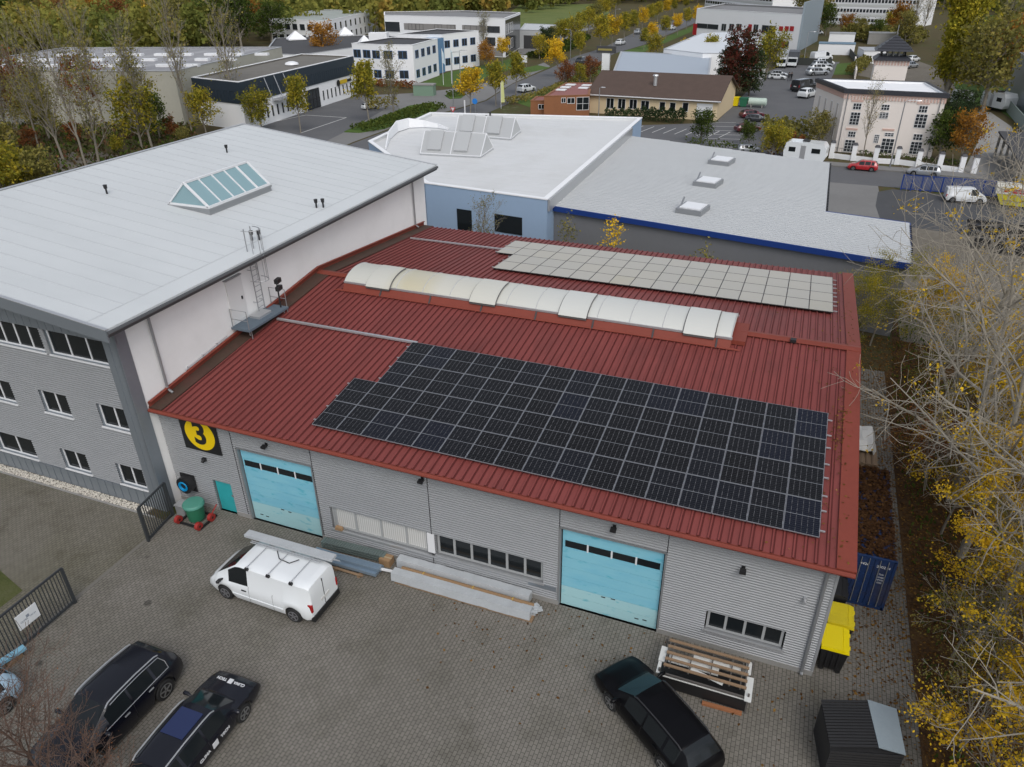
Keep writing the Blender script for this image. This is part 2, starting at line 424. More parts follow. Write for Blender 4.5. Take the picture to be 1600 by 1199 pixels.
def ccw(poly):
    a = sum(poly[k][0]*poly[(k+1) % len(poly)][1]-poly[(k+1) % len(poly)][0]*poly[k][1] for k in range(len(poly)))
    return poly if a > 0 else poly[::-1]
def offset_poly(poly, d):
    poly = ccw(poly); n = len(poly); out = []
    for k in range(n):
        a, b, c = Vector(poly[k-1]), Vector(poly[k]), Vector(poly[(k+1) % n])
        e1 = (b-a).normalized(); e2 = (c-b).normalized(); n1 = Vector((e1.y, -e1.x)); n2 = Vector((e2.y, -e2.x))
        h = (n1+n2); h = h/(1+n1.dot(n2)) if 1+n1.dot(n2) > .2 else n1
        out.append((b.x+h.x*d, b.y+h.y*d))
    return out
def flat_building(name, label, cat, poly, h, wm, rm, tm=None, par_h=.35, par_w=.3, over=0, group=None):
    """walls, sunk roof sheet and coping ring"""
    poly = ccw([tuple(p[:2]) for p in poly]); t = thing(name, label, cat, centroid(poly), group=group)
    mb = MB(); mb.prism(poly, 0, h, top=False, bottom=False)
    inner = offset_poly(poly, -par_w); n = len(poly); r = MB()
    for k in range(n):
        j = (k+1) % n
        r.face([(*inner[j], h-par_h), (*inner[k], h-par_h), (*inner[k], h), (*inner[j], h)])
    mb.build('wall', wm, t); r.face([(*p, h-par_h+.01) for p in inner]); r.build('roof', rm, t)
    o = offset_poly(poly, .05); i = offset_poly(poly, -par_w-.03); c = MB()
    for k in range(n):
        j = (k+1) % n
        c.hexa([(*o[k], h), (*o[j], h), (*i[j], h), (*i[k], h), (*o[k], h+.08), (*o[j], h+.08), (*i[j], h+.08), (*i[k], h+.08)])
    c.build('coping', tm or wm, t)
    return t
def gable(name, label, cat, A, B, depth, eave, ridge, wm, rm, over=.3, rt=.12, group=None, tile=0):
    """A->B front eave line (left to right from outside), ridge parallel"""
    W = Wall(A, B); t = thing(name, label, cat, W.p(W.L/2, 0, -depth/2)[:2]+(0,), group=group)
    mb = MB(); P = W.p; Lh = W.L
    for a, b in (((0, 0), (Lh, 0)), ((Lh, -depth), (0, -depth))):
        mb.face([P(a[0], 0, a[1]), P(b[0], 0, b[1]), P(b[0], eave, b[1]), P(a[0], eave, a[1])])
    for u, fl in ((0, 1), (Lh, 0)):
        f = [P(u, 0, 0), P(u, 0, -depth), P(u, eave, -depth), P(u, ridge-.02, -depth/2), P(u, eave, 0)]
        mb.face(f if not fl else f[::-1])
    mb.build('wall', wm, t)
    r = MB(); sl = (ridge-eave)/(depth/2)
    def slab(w0, z0, w1, z1):
        r.hexa([P(-over, z0, w0), P(Lh+over, z0, w0), P(Lh+over, z1, w1), P(-over, z1, w1), P(-over, z0+rt, w0), P(Lh+over, z0+rt, w0), P(Lh+over, z1+rt, w1), P(-over, z1+rt, w1)])
    slab(over, eave-sl*over, -depth/2, ridge); slab(-depth-over, eave-sl*over, -depth/2, ridge)
    if tile:
        k = int(Lh/tile)
        for i in range(k+1):
            u = i*Lh/k
            r.bar(P(u, eave-sl*over+rt, over), P(u, ridge+rt, -depth/2), .06, .06)
    r.build('roof', rm, t)
    return t, W

# ------------------------------------------------------------------ vehicles
def lerp(tab, x):
    if x <= tab[0][0]: return tab[0][1]
    for (a, p), (b, q) in zip(tab[:-1], tab[1:]):
        if x <= b: return p+(q-p)*(x-a)/(b-a)
    return tab[-1][1]
SPEC = {
 'wagon': dict(L=4.65, w=.9, roof=[(-2.33, .78), (-2.27, .98), (-1.95, 1.3), (-1.7, 1.4), (-.9, 1.46), (.1, 1.46), (.45, 1.41), (1.2, .99), (1.3, .95), (1.9, .86), (2.2, .74), (2.33, .58)],
    belt=[(-2.33, .76), (-2.2, .92), (-1, .93), (.8, .88), (1.25, .88), (1.9, .8), (2.2, .7), (2.33, .55)],
    wr=[(-2.33, .72), (-1.9, .6), (0, .62), (.45, .62), (1.2, .72), (1.9, .68), (2.33, .5)], ws=(.45, 1.2), rw=(-2.2, -1.75), sw=[(-1.75, -1.25), (-1.15, -.3), (-.22, .62)], ax=(-1.35, 1.3), r=.33),
 'suv': dict(L=4.8, w=.96, roof=[(-2.4, .9), (-2.33, 1.15), (-2.05, 1.5), (-1.8, 1.62), (-.9, 1.7), (.1, 1.7), (.4, 1.65), (1.15, 1.18), (1.3, 1.12), (2.0, 1.03), (2.28, .9), (2.4, .7)],
    belt=[(-2.4, .88), (-2.25, 1.08), (-1, 1.08), (.8, 1.04), (1.25, 1.04), (2.0, .96), (2.28, .84), (2.4, .66)],
    wr=[(-2.4, .76), (-1.9, .64), (0, .68), (.4, .68), (1.2, .78), (2, .74), (2.4, .56)], ws=(.4, 1.15), rw=(-2.28, -1.88), sw=[(-1.8, -1.3), (-1.2, -.35), (-.27, .6)], ax=(-1.42, 1.45), r=.38),
 'hatch': dict(L=4.1, w=.87, roof=[(-2.05, .8), (-2.0, 1.02), (-1.75, 1.33), (-1.55, 1.41), (-.8, 1.46), (.1, 1.46), (.4, 1.4), (1.1, .98), (1.2, .93), (1.7, .84), (1.95, .7), (2.05, .55)],
    belt=[(-2.05, .76), (-1.95, .92), (-1, .93), (.7, .88), (1.15, .87), (1.7, .78), (1.95, .66), (2.05, .52)],
    wr=[(-2.05, .66), (-1.6, .58), (0, .6), (.4, .6), (1.1, .7), (1.7, .66), (2.05, .48)], ws=(.4, 1.1), rw=(-1.95, -1.6), sw=[(-1.5, -1.1), (-1.0, -.25), (-.17, .55)], ax=(-1.25, 1.25), r=.31),
 'van': dict(L=4.95, w=.95, roof=[(-2.48, 1.55), (-2.42, 1.84), (-2.2, 1.9), (0, 1.93), (.75, 1.92), (.98, 1.87), (1.95, 1.2), (2.05, 1.12), (2.25, 1.0), (2.42, .82), (2.48, .62)],
    belt=[(-2.48, 1.06), (.3, 1.08), (1.5, 1.03), (1.9, .98), (2.25, .9), (2.42, .76), (2.48, .58)],
    wr=[(-2.48, .74), (-2, .78), (.9, .76), (1.95, .8), (2.25, .7), (2.48, .55)], ws=(.98, 1.95), rw=None, sw=[(.42, 1.35)], ax=(-1.62, 1.65), r=.34),
}
RIM = flat('alloy_rim', (.42, .43, .44), .3, .9); RIMD = flat('dark_rim', (.05, .05, .055), .4, .6)
TAIL = flat('red_tail_light', (.35, .01, .012), .2); HEAD = flat('headlight_lens', (.5, .52, .55), .1); PLATE = flat('number_plate', (.6, .6, .58), .4)
def make_car(kind, paint, name, label, cat, rails=None, detail=True, rim=None, glass=None, loc=(0, 0, 0), rz=0, group=None, chrome=False):
    S = SPEC[kind]; t = thing(name, label, cat, loc, rz, group); H = S['L']/2; w0 = S['w']; glass = glass or GLASS
    xs = set(np.round(np.linspace(-H, H, 34 if detail else 16), 3))
    for tb in (S['roof'], S['belt']): xs |= {p[0] for p in tb}
    for a, b in S['sw']: xs |= {a, b}
    xs |= set(S['ws'])
    if S['rw']: xs |= set(S['rw'])
    ra = S['r']+.07
    for ax in S['ax']:
        for k in range(0, 9 if detail else 5):
            xs.add(round(ax+ra*math.cos(PI*k/(8 if detail else 4)), 3))
    xs = sorted(x for x in xs if -H <= x <= H)
    xs = [x for i, x in enumerate(xs) if i == 0 or x-xs[i-1] > .008]
    def ring(x):
        e = abs(x)/H; w = w0*(1-.14*max(0, (e-.72)/.28)**2.2); ww = w
        zb = .24+.1*max(0, (e-.85)/.15)
        for ax in S['ax']:
            if abs(x-ax) < ra: zb = max(zb, S['r']+math.sqrt(max(0, ra*ra-(x-ax)**2))*.98-.02)
        zbt = lerp(S['belt'], x); zr = max(lerp(S['roof'], x), zbt+.02); wr = min(lerp(S['wr'], x), w*.93); zb = min(zb, zbt-.12)
        k = lambda f: zb+(zbt-zb)*f
        z5 = max(zbt+.008, zr-.07)
        return [(w*.93, zb), (w*.99, k(.22)), (w, k(.55)), (w*.975, k(.88)), (w*.93, zbt), (wr, z5), (wr-.06, (zr-.018) if zr-.018 > z5 else z5+.004), (wr*.5, zr+.004), (0, zr+.012)]
    rings = [ring(x) for x in xs]; n = 9
    V = []
    for x, rg in zip(xs, rings):
        for (y, z) in rg: V.append((x, y, z))
        for (y, z) in rg[:-1][::-1]: V.append((x, -y, z))
    m = 17; parts = {}
    def inr(a, b, x): return a-1e-4 <= x <= b+1e-4
    for i in range(len(xs)-1):
        xm = (xs[i]+xs[i+1])/2
        for j in range(m-1):
            q = j if j < 8 else 15-j
            key = 'body'
            tall = lerp(S['roof'], xm)-lerp(S['belt'], xm) > .16
            if q == 4 and any(inr(a, b, xm) for a, b in S['sw']) and tall: key = 'side_window'
            if q >= 6 and inr(*S['ws'], xm): key = 'windshield'
            if S['rw'] and q >= 6 and inr(*S['rw'], xm): key = 'rear_window'
            f = (i*m+j, i*m+j+1, (i+1)*m+j+1, (i+1)*m+j)
            parts.setdefault(key, []).append(f)
    parts['body'].append(tuple(range(m))[::-1] if False else tuple(reversed(range(m)))); parts['body'].append(tuple((len(xs)-1)*m+j for j in range(m)))
    for key, fs in parts.items():
        used = sorted({v for f in fs for v in f}); mp = {v: k for k, v in enumerate(used)}
        mb = MB(); mb.v = [V[v] for v in used]; mb.f = [tuple(mp[v] for v in f)[::-1] for f in fs]; mb.m = [0]*len(fs)
        ob = mb.build(key, paint if key == 'body' else glass, t, smooth=38, local=True)
        if key == 'body': body = ob
    u = MB(); u.box(-H+.15, H-.15, -w0*.72, w0*.72, .2, .62)
    for ax in S['ax']: pass
    u.build('underbody', M['black'], t, local=True)
    r = S['r']
    for ax in S['ax']:
        for s in (-1, 1):
            wb = MB(); yo = s*w0*.985; yi = s*(w0-.24)
            wb.tube([(ax, yi, r), (ax, yi+s*.04, r), (ax, yo-s*.04, r), (ax, yo, r)], [r-.03, r, r, r-.03], 18 if detail else 10)
            o = wb.build('wheel', M['rubber'], t, smooth=40, local=True)
            rb = MB(); rb.cyl((ax, yo-s*.03, r), (ax, yo+s*.004, r), r*.6, n=14 if detail else 8, m=1)
            if detail:
                for k in range(5):
                    a = 2*PI*k/5+.3; rb.bar((ax+.03*math.cos(a), yo+s*.01, r+.03*math.sin(a)), (ax+r*.64*math.cos(a), yo+s*.006, r+r*.64*math.sin(a)), .055, .02, 0, up=(0, 1, 0))
                rb.lathe([(r*.58, 0), (r*.67, 0), (r*.67, .012), (r*.58, .012)], (ax, yo-.006+s*.006, r), 18, 0, axis='y')
            rb.build('rim', [rim or RIM, M['black'] if detail else (rim or RIM)], o, local=True)
    if not detail: return t
    def lightpatch(nm, x, y0, y1, z0, z1, mt, side):
        for s in (-1, 1):
            b = MB(); b.hexa([(x-.06, s*y0, z0), (x+.06, s*y0, z0), (x+.06-side*.22, s*y1, z0), (x-.06-side*.22, s*y1, z0), (x-.06, s*y0, z1), (x+.06-side*.06, s*y0, z1), (x+.03-side*.3, s*y1, z1), (x-.09-side*.3, s*y1, z1)])
            b.build(nm, mt, t, local=True)
    zf = lerp(S['belt'], H-.12); zr_ = lerp(S['belt'], -H+.1)
    lightpatch('headlight', H-.09, w0*.5, w0*.9, zf-.17, zf-.03, HEAD, 1)
    if kind == 'van':
        for s in (-1, 1):
            b = MB(); b.box(-H-.012, -H+.16, s*(w0*.78), s*(w0*.875), .72, 1.08); b.build('tail_light', TAIL, t, local=True)
        b = MB(); b.box(-H-.06, -H+.1, -w0*.86, w0*.86, .26, .5); b.box(H-.1, H+.05, -w0*.78, w0*.78, .22, .46); b.build('bumper', M['black'], t, local=True)
        b = MB(); b.box(-H-.02, -H+.01, -.3, .22, .8, .92); b.build('number_plate', PLATE, t, local=True)
        b = MB(); b.box(-H-.012, -H+.02, -.012, .012, .5, 1.75); b.build('door_gap', M['black'], t, local=True)
    else:
        lightpatch('tail_light', -H+.09, w0*.52, w0*.9, zr_-.2, zr_-.04, TAIL, -1)
        b = MB(); b.box(-H-.01, -H+.04, -.26, .26, .52, .63); b.box(H-.04, H+.012, -.26, .26, .36, .46); b.build('number_plate', PLATE, t, local=True)
        b = MB(); b.box(H-.08, H+.006, -.45, .45, .3, .34); b.box(H-.1, H-.01, -.42, .42, .47, .54); b.build('grille', M['black'], t, local=True)
    for s in (-1, 1):
        b = MB(); xm = S['ws'][1]-.28; zm = lerp(S['belt'], xm)+.06
        b.tube([(xm-.02, s*(w0*.9), zm-.02), (xm, s*(w0+.06), zm+.02), (xm, s*(w0+.2), zm+.02), (xm-.01, s*(w0+.24), zm)], [.03, .07, .075, .03], 8); b.build('mirror', paint if kind != 'van' else M['black'], t, smooth=60, local=True)
        if kind != 'van':
            b = MB()
            for xh in (-.95, .05): b.box(xh-.1, xh+.1, s*w0*.985, s*(w0*1.0+.025), lerp(S['belt'], xh)-.12, lerp(S['belt'], xh)-.09)
            b.build('door_handle', M['alu'] if chrome else paint, t, local=True)
            b = MB()
            for xh in (-1.2, -.26, .66+.1): b.tube([(xh, s*(w0*.985+.004), .4), (xh, s*(w0*1.0+.003), .62), (xh, s*(w0*.975+.004), lerp(S['belt'], xh)-.1), (xh, s*(w0*.93+.006), lerp(S['belt'], xh))], .006, 4)
            b.build('door_gap', M['black'], t, local=True)
        else:
            b = MB(); b.box(.5, .72, s*w0*.97, s*(w0+.02), .83, .87); b.build('door_handle', M['black'], t, local=True)
            b = MB()
            for xh in (.38, -.75 if s > 0 else 1.5): b.tube([(xh, s*(w0*.99+.004), .35), (xh, s*(w0+.004), .62), (xh, s*(w0*.975+.006), 1.0), (xh, s*(w0*.93+.006), 1.07)], .006, 4)
            b.build('door_gap', M['black'], t, local=True)
            b = MB(); b.tube([(-1.2, s*(w0+.002), .55), (1.2, s*(w0+.002), .55)], .02, 5); b.build('side_moulding', paint, t, local=True)
        if rails:
            zt = [(x, lerp(S['wr'], x)-.03, lerp(S['roof'], x)+.035) for x in (-1.75, -1.6, -.8, 0, .3, .45)]
            b = MB(); b.tube([(x, s*y, z-(.05 if i in (0, 5) else 0)) for i, (x, y, z) in enumerate(zt)], .024, 6); b.build('roof_rail', rails, t, local=True)
        if chrome:
            b = MB(); a0, b0 = S['sw'][0][0], S['sw'][-1][1]+.25
            pts = [(x, s*(w0*.93+.008), lerp(S['belt'], x)+.015) for x in np.linspace(b0, a0, 8)]+[(a0-.02, s*(lerp(S['wr'], a0)+.14), lerp(S['belt'], a0)+.25)]+[(x, s*(lerp(S['wr'], x)+.012), lerp(S['roof'], x)-.07) for x in np.linspace(a0+.1, b0-.55, 7)]
            b.tube(pts, .012, 5); b.build('window_trim', M['alu'], t, local=True)
    return t

# ------------------------------------------------------------------ trees
def skeleton(rng, H, trunk_h, L1, levels=3, ang=(30, 55), n1=14, nch=4, ratio=.5, r0=.16, trop=.12, wob=.12, top=.9):
    segs = []; tips = []
    NC = nch if isinstance(nch, (list, tuple)) else [nch]*4; RA = ratio if isinstance(ratio, (list, tuple)) else [ratio]*4
    def grow(p, d, L_, r, lev, n):
        k = 5 if lev == 0 else 4 if lev < levels else 3
        if lev == 0: k = 9
        pts = [p]; rs = [r]; rend = r*(.25 if lev < levels else .4)
        for i in range(k):
            d = (d+Vector((rng.gauss(0, wob), rng.gauss(0, wob), rng.gauss(0, wob)+trop*(1 if lev else 0)))*(.35 if lev == 0 else 1)).normalized()
            p = p+d*(L_/k); pts.append(p); rs.append(r+(rend-r)*(i+1)/k)
        segs.append((pts, rs, lev))
        if lev == levels: tips.extend(pts[1:]); return
        if lev == levels-1: tips.extend(pts[-2:])
        for c in range(n):
            f = (trunk_h/L_ if lev == 0 else .25)+(top-(trunk_h/L_ if lev == 0 else .25))*((c+rng.random()*.8)/n)
            f = min(f, .98); i = min(int(f*k), k-1); q = pts[i].lerp(pts[i+1], f*k-i); rr = (rs[i]+(rs[i+1]-rs[i])*(f*k-i))
            ax = (pts[i+1]-pts[i]).normalized(); a = R(rng.uniform(*ang)); ph = c*2.4+rng.random()
            s1 = ax.orthogonal().normalized(); s2 = ax.cross(s1); side = s1*math.cos(ph)+s2*math.sin(ph)
            nd = (ax*math.cos(a)+side*math.sin(a)).normalized(); nn_ = NC[lev]
            ll = (L1*(1-.55*abs(f-.45)) if lev == 0 else L_*RA[lev-1]*(1.15-.5*f))*rng.uniform(.7, 1.2)
            grow(q, nd, ll, min(rr*.62, r*.5), lev+1, nn_)
    grow(Vector((0, 0, 0)), Vector((rng.gauss(0, .03), rng.gauss(0, .03), 1)).normalized(), H, r0, 0, n1)
    return segs, tips
def leaves_np(rs, pts, n, spread, size, flatten=1.0):
    P = np.array([tuple(p) for p in pts]); idx = rs.integers(0, len(P), n)
    c = P[idx]+rs.normal(0, 1, (n, 3))*spread*np.array([1, 1, flatten])
    a = rs.normal(0, 1, (n, 3)); a /= np.linalg.norm(a, axis=1)[:, None]
    b = np.cross(a, rs.normal(0, 1, (n, 3))); b /= np.linalg.norm(b, axis=1)[:, None]
    s = size*rs.uniform(.6, 1.3, (n, 1))
    V = np.stack([c-a*s*.62, c+b*s*.42, c+a*s*.62, c-b*s*.42], 1).reshape(-1, 3)
    F = np.arange(n*4).reshape(n, 4); return V, F, rs.random(n)
def make_tree(name, label, cat, kind, seed, leaf, bark, group=None):
    rng = random.Random(seed); rs = np.random.default_rng(seed); K = dict(kind)
    nl, sp, sz, fl = K.pop('leaves'); fine = K.pop('fine', 4); minr = K.pop('minr', 0); clus = K.pop('clus', 0)
    segs, tips = skeleton(rng, **K)
    t = thing(name, label, cat, group=group)
    tb = MB(); cb = MB(); lv = K.get('levels', 3)
    for pts, r_, lev in segs:
        if lev <= 1: tb.tube(pts, [max(r, minr) for r in r_], 7 if lev == 0 else 5, caps=False)
        else: cb.tube(pts, [max(r, minr) for r in r_], 3 if lev == lv else 4, caps=False)
    tb.build('trunk', bark, t, smooth=60, local=True)
    if nl:
        if clus: tips = [tips[i] for i in rs.integers(0, len(tips), clus)]
        V, F, rn = leaves_np(rs, tips, nl, sp, sz, fl)
        cr = mesh_np('crown', V, F, leaf, t, rn)
        if cb.f: cb.build('branches', bark, cr, local=True)
    elif cb.f: cb.build('crown', bark, t, local=True)
    return t
def text_mesh(s, size, ext, bold=0.0, align='CENTER'):
    c = bpy.data.curves.new('txt', 'FONT'); c.body = s; c.size = size; c.extrude = ext; c.offset = bold; c.align_x = align; c.align_y = 'CENTER'; c.resolution_u = 6
    o = bpy.data.objects.new('txt', c); COL.objects.link(o); bpy.context.view_layer.update()
    me = bpy.data.meshes.new_from_object(o.evaluated_get(bpy.context.evaluated_depsgraph_get()))
    bpy.data.objects.remove(o); return me
def lettering(name, s, size, mtl, parent, mtx, ext=.004, bold=0.0, label=None):
    me = text_mesh(s, size, ext, bold); me.transform(mtx); me.materials.clear(); me.materials.append(mtl); me.name = name
    o = bpy.data.objects.new(name, me); COL.objects.link(o); o.parent = parent
    if label: o['label'] = label
    return o
# ================================================================== red-roofed hall
XL, XR = -28.08, .38
EY, EZ, RY, RZ, BY, BZ = -.35, 5.30, 12.68, 6.88, 25.54, 5.743
hall = thing('warehouse_hall', 'long grey corrugated workshop hall with red ribbed metal roof', 'building', (-14, 12.5, 0))
def zf(y): return EZ+(y-EY)*(RZ-EZ)/(RY-EY)
def zb(y): return RZ+(y-RY)*(BZ-RZ)/(BY-RY)
front = Wall((XL, 0), (0, 0))
def fu(x): return x-XL
G1 = (-23.98, -20.22, 0, 3.87); G2 = (-9.32, -5.49, 0, 3.87); TD = (-25.86, -24.86, 0, 1.72)
W1 = (-19.6, -14.62, .8, 1.95); W2 = (-14.6, -10.0, .9, 1.95); W3 = (-3.82, -1.1, .82, 1.72)
ops = [(fu(a), fu(b), c, d) for a, b, c, d in (G1, G2, TD, W1, W2, W3)]
mb = MB(); front.surface(mb, .22, 5.16, ops, corr=.115, depth=.026)
mb.face([(0, 0, .22), (0, 25.2, .22), (0, 25.2, zb(25.2)-.1), (0, RY, RZ-.1), (0, 0, zf(0)-.1)])
mb.face([(XL, 25.2, 0), (0, 25.2, 0), (0, 25.2, 5.6), (XL, 25.2, 5.6)][::-1])
mb.build('wall', M['corr'], hall)
mb = MB()
for a, b in ((XL, -25.9), (-24.82, -24.02), (-20.2, -9.34), (-5.47, .03)): mb.box(a, b, -.05, .1, 0, .215)
mb.box(-.05, .03, .1, 25.2, 0, .215); mb.build('plinth', M['concrete'], hall)
mb = MB()
for a, b, c, d in (G1, G2, TD, W1, W2, W3):
    front.reveal(mb, (fu(a), fu(b), c, d), .16)
for x in (-24.2, -20.14, -14.77, -9.38, -5.43): mb.box(x-.012, x+.012, -.03, 0, .22, 5.15, 1)
for x in (-24.02, -20.18, -9.36, -5.45): mb.box(x-.035, x+.035, -.045, .02, 0, 3.9)
mb.box(-24.05, -20.15, -.045, .0, 3.88, 3.94); mb.box(-9.4, -5.41, -.045, .0, 3.88, 3.94)
mb.build('trim', [M['steel'], M['black']], hall)
# sectional doors
DOORM, nt, b = nmat('turquoise_door_panel'); v = coords(nt)
n = noise(nt, coords(nt, scale=(.5, 1, 2.2)), 1.4, 5, .6)
sep = nt.nodes.new('ShaderNodeSeparateXYZ'); lk(nt, coords(nt), sep.inputs[0])
mr = nt.nodes.new('ShaderNodeMapRange'); mr.inputs[1].default_value = .95; mr.inputs[2].default_value = 1.0; lk(nt, sep.outputs[2], mr.inputs[0])
c0 = mix(nt, ramp(nt, n, [(.45, (0, 0, 0)), (.62, (1, 1, 1))]), (.215, .505, .61), (.185, .475, .60))
c1 = mix(nt, mr.outputs[0], (.34, .57, .60), c0)
n = noise(nt, coords(nt, scale=(.6, 1, 1.5)), 3.2, 4, .5)
c1 = mix(nt, ramp(nt, n, [(.62, (0, 0, 0)), (.72, (.6, .6, .6))]), c1, (.03, .36, .46))
lk(nt, c1, b.inputs['Base Color']); b.inputs['Roughness'].default_value = .45
for k, (a, b_, c, d) in enumerate((G1, G2)):
    dm = MB(); hs = [0, .98, 1.55, 2.12, 2.69, 3.02, 3.42, 3.87]; y0 = .1
    segs = [(0, .5), (.5, .97), (.97, 1.46), (1.46, 1.95), (1.95, 2.44), (2.44, 2.9), (3.3, 3.87)]
    for z0, z1 in segs:
        dm.box(a+.04, b_-.04, y0, y0+.05, z0+.006, z1-.006)
    dm.box(a+.04, b_-.04, y0+.012, y0+.05, 2.9, 3.3)
    door = dm.build('garage_door', DOORM, hall, label=('turquoise sectional door, left of the two' if k == 0 else 'turquoise sectional door, right of the two'))
    wp = MB()
    for i in range(4):
        w = (b_-a-.2)/4; wp.box(a+.1+i*w+.04, a+.1+(i+1)*w-.04, y0-.006, y0+.01, 2.96, 3.26)
    wp.build('window_strip', M['glass'], door)
    wp = MB()
    for i in range(3): w = (b_-a-.2)/4; wp.box(a+.1+(i+1)*w-.03, a+.1+(i+1)*w+.03, y0-.012, y0+.01, 2.92, 3.28)
    wp.build('mullion', M['white_frame'], door)
    wp = MB()
    for (fx, fz) in ((.12, .3), (.2, .27), (.45, .93), (.55, .9)): wp.box(a+3.8*(fx if k == 0 else 1-fx)-.08, a+3.8*(fx if k == 0 else 1-fx)+.08, y0-.02, y0, fz, fz+.03)
    wp.build('handle', M['black'], door)
TEAL = mat('teal_door_paint', (.03, .36, .38), .5, var=.2, vs=2)
d = MB(); d.box(TD[0]+.04, TD[1]-.04, .08, .12, .02, TD[3]-.03); d_ = d.build('door', TEAL, hall, label='small teal side door')
d = MB(); d.box(-25.0, -24.94, .03, .08, .95, 1.05); d.box(-25.02, -24.88, .05, .08, .99, 1.01); d.build('handle', M['steel'], d_)
# windows
FR = flat('greyish_window_frame', (.32, .33, .33), .5)
BL, nt, b = nmat('vertical_blinds'); v = coords(nt, scale=(1, 1, 1)); wv = nt.nodes.new('ShaderNodeTexWave'); wv.inputs['Scale'].default_value = 3.2; wv.inputs['Distortion'].default_value = .3; lk(nt, v, wv.inputs[0])
lk(nt, mix(nt, wv.outputs['Fac'], (.42, .42, .40), (.62, .62, .6)), b.inputs['Base Color']); b.inputs['Roughness'].default_value = .35; b.inputs['Coat Weight'].default_value = .6
cuts1 = [-19.42, -18.42, -17.2, -16.0]
w_ = front.window(hall, fu(W1[0])+.02, fu(-15.0), W1[2]+.02, W1[3], inset=.12, fw=.1, fm=FR, gm=BL, cuts=[fu(x) for x in cuts1])
w_['label'] = 'four-pane window with closed vertical blinds'
m_ = MB(); m_.box(-14.98, -14.66, -.035, .02, .93, 1.93); m_.build('panel', M['white_frame'], hall, label='bright white blank panel between the windows')
front.window(hall, fu(W2[0])+.02, fu(W2[1])-.02, W2[2]+.02, W2[3], n=6, inset=.12, fw=.1, fm=FR)['label'] = 'six-pane dark window'
front.window(hall, fu(W3[0])+.05, fu(W3[1])-.05, W3[2]+.02, W3[3], n=4, inset=.12, fw=.09, fm=FR)['label'] = 'four-pane dark window near the right corner'
s = MB()
for a, b_, c, d in (W1, W2, W3): s.box(a-.06, b_+.06, -.07, .04, c-.07, c-.003)
s.build('window_sill', M['alu'], hall)
s = MB(); s.box(-11.4 if False else -10.6, -9.45, -.05, -.03, .66, .86); s.build('notice_plate', M['zinc'], hall)
# roof
def ribbed(mb, x0, x1, ya, za, yb_, zb_, sp=.333, h=.05, w=.055, base=0, m=0, two=False):
    n = max(1, round((x1-x0)/sp)); sp = (x1-x0)/n; prof = []
    for k in range(n):
        a = x0+k*sp
        prof += [(a, 0), (a+sp*.5-w, 0), (a+sp*.5-w*.45, h), (a+sp*.5+w*.45, h), (a+sp*.5+w, 0)]+([(a+sp*.5+w+.03, 0)] if two else [])
    prof.append((x1, 0)); i = len(mb.v)
    for x, dz in prof: mb.v += [(x, ya, za+dz+base), (x, yb_, zb_+dz+base)]
    up = yb_ > ya
    for k in range(len(prof)-1):
        q = (i+2*k, i+2*k+2, i+2*k+3, i+2*k+1); mb.f.append(q if up else q[::-1]); mb.m.append(1 if two and k % 6 in (3, 4) else m)  # one flank and foot of each rib take the painted shade colour
r = MB()
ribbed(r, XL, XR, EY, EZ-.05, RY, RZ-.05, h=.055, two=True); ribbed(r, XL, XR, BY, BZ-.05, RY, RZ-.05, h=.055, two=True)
r.face([(XL, EY, EZ-.11), (XR, EY, EZ-.11), (XR, RY, RZ-.11), (XL, RY, RZ-.11)][::-1]); r.face([(XL, RY, RZ-.11), (XR, RY, RZ-.11), (XR, BY, BZ-.11), (XL, BY, BZ-.11)][::-1])
roof = r.build('roof', [M['redroof'], M['redribshade']], hall)
# dark mossy strip by the white wall, trims
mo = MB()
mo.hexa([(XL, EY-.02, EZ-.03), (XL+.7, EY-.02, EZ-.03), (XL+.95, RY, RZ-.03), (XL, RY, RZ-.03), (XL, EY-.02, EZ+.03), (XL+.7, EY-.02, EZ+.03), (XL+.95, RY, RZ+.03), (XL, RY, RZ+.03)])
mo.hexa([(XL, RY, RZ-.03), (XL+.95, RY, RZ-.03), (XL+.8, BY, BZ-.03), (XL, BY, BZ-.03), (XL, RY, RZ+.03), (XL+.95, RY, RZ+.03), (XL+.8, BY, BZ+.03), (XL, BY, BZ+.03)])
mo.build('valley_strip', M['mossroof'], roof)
tr = MB(); zt = .03
for (ya, za, yb_, zb_) in ((EY-.03, EZ, RY, RZ), (BY+.03, BZ, RY, RZ)):
    tr.hexa([(XR-.55, ya, za-.02), (XR+.04, ya, za-.02), (XR+.04, yb_, zb_-.02), (XR-.55, yb_, zb_-.02), (XR-.55, ya, za+zt), (XR+.04, ya, za+zt), (XR+.04, yb_, zb_+zt), (XR-.55, yb_, zb_+zt)] if yb_ > ya else [(XR+.04, ya, za-.02), (XR-.55, ya, za-.02), (XR-.55, yb_, zb_-.02), (XR+.04, yb_, zb_-.02), (XR+.04, ya, za+zt), (XR-.55, ya, za+zt), (XR-.55, yb_, zb_+zt), (XR+.04, yb_, zb_+zt)])
    tr.bar((XR+.03, ya, za-.12), (XR+.03, yb_, zb_-.12), .02, .3)
    tr.bar((XL+.06, ya, za+.16), (XL+.06, yb_, zb_+.16), .03, .26)
tr.bar((XL+.12, EY, EZ+.28), (XL+.12, RY, RZ+.28), .14, .03); tr.bar((XL+.12, BY, BZ+.28), (XL+.12, RY, RZ+.28), .14, .03)
tr.build('verge_trim', M['redtrim'], roof)
rc = MB()
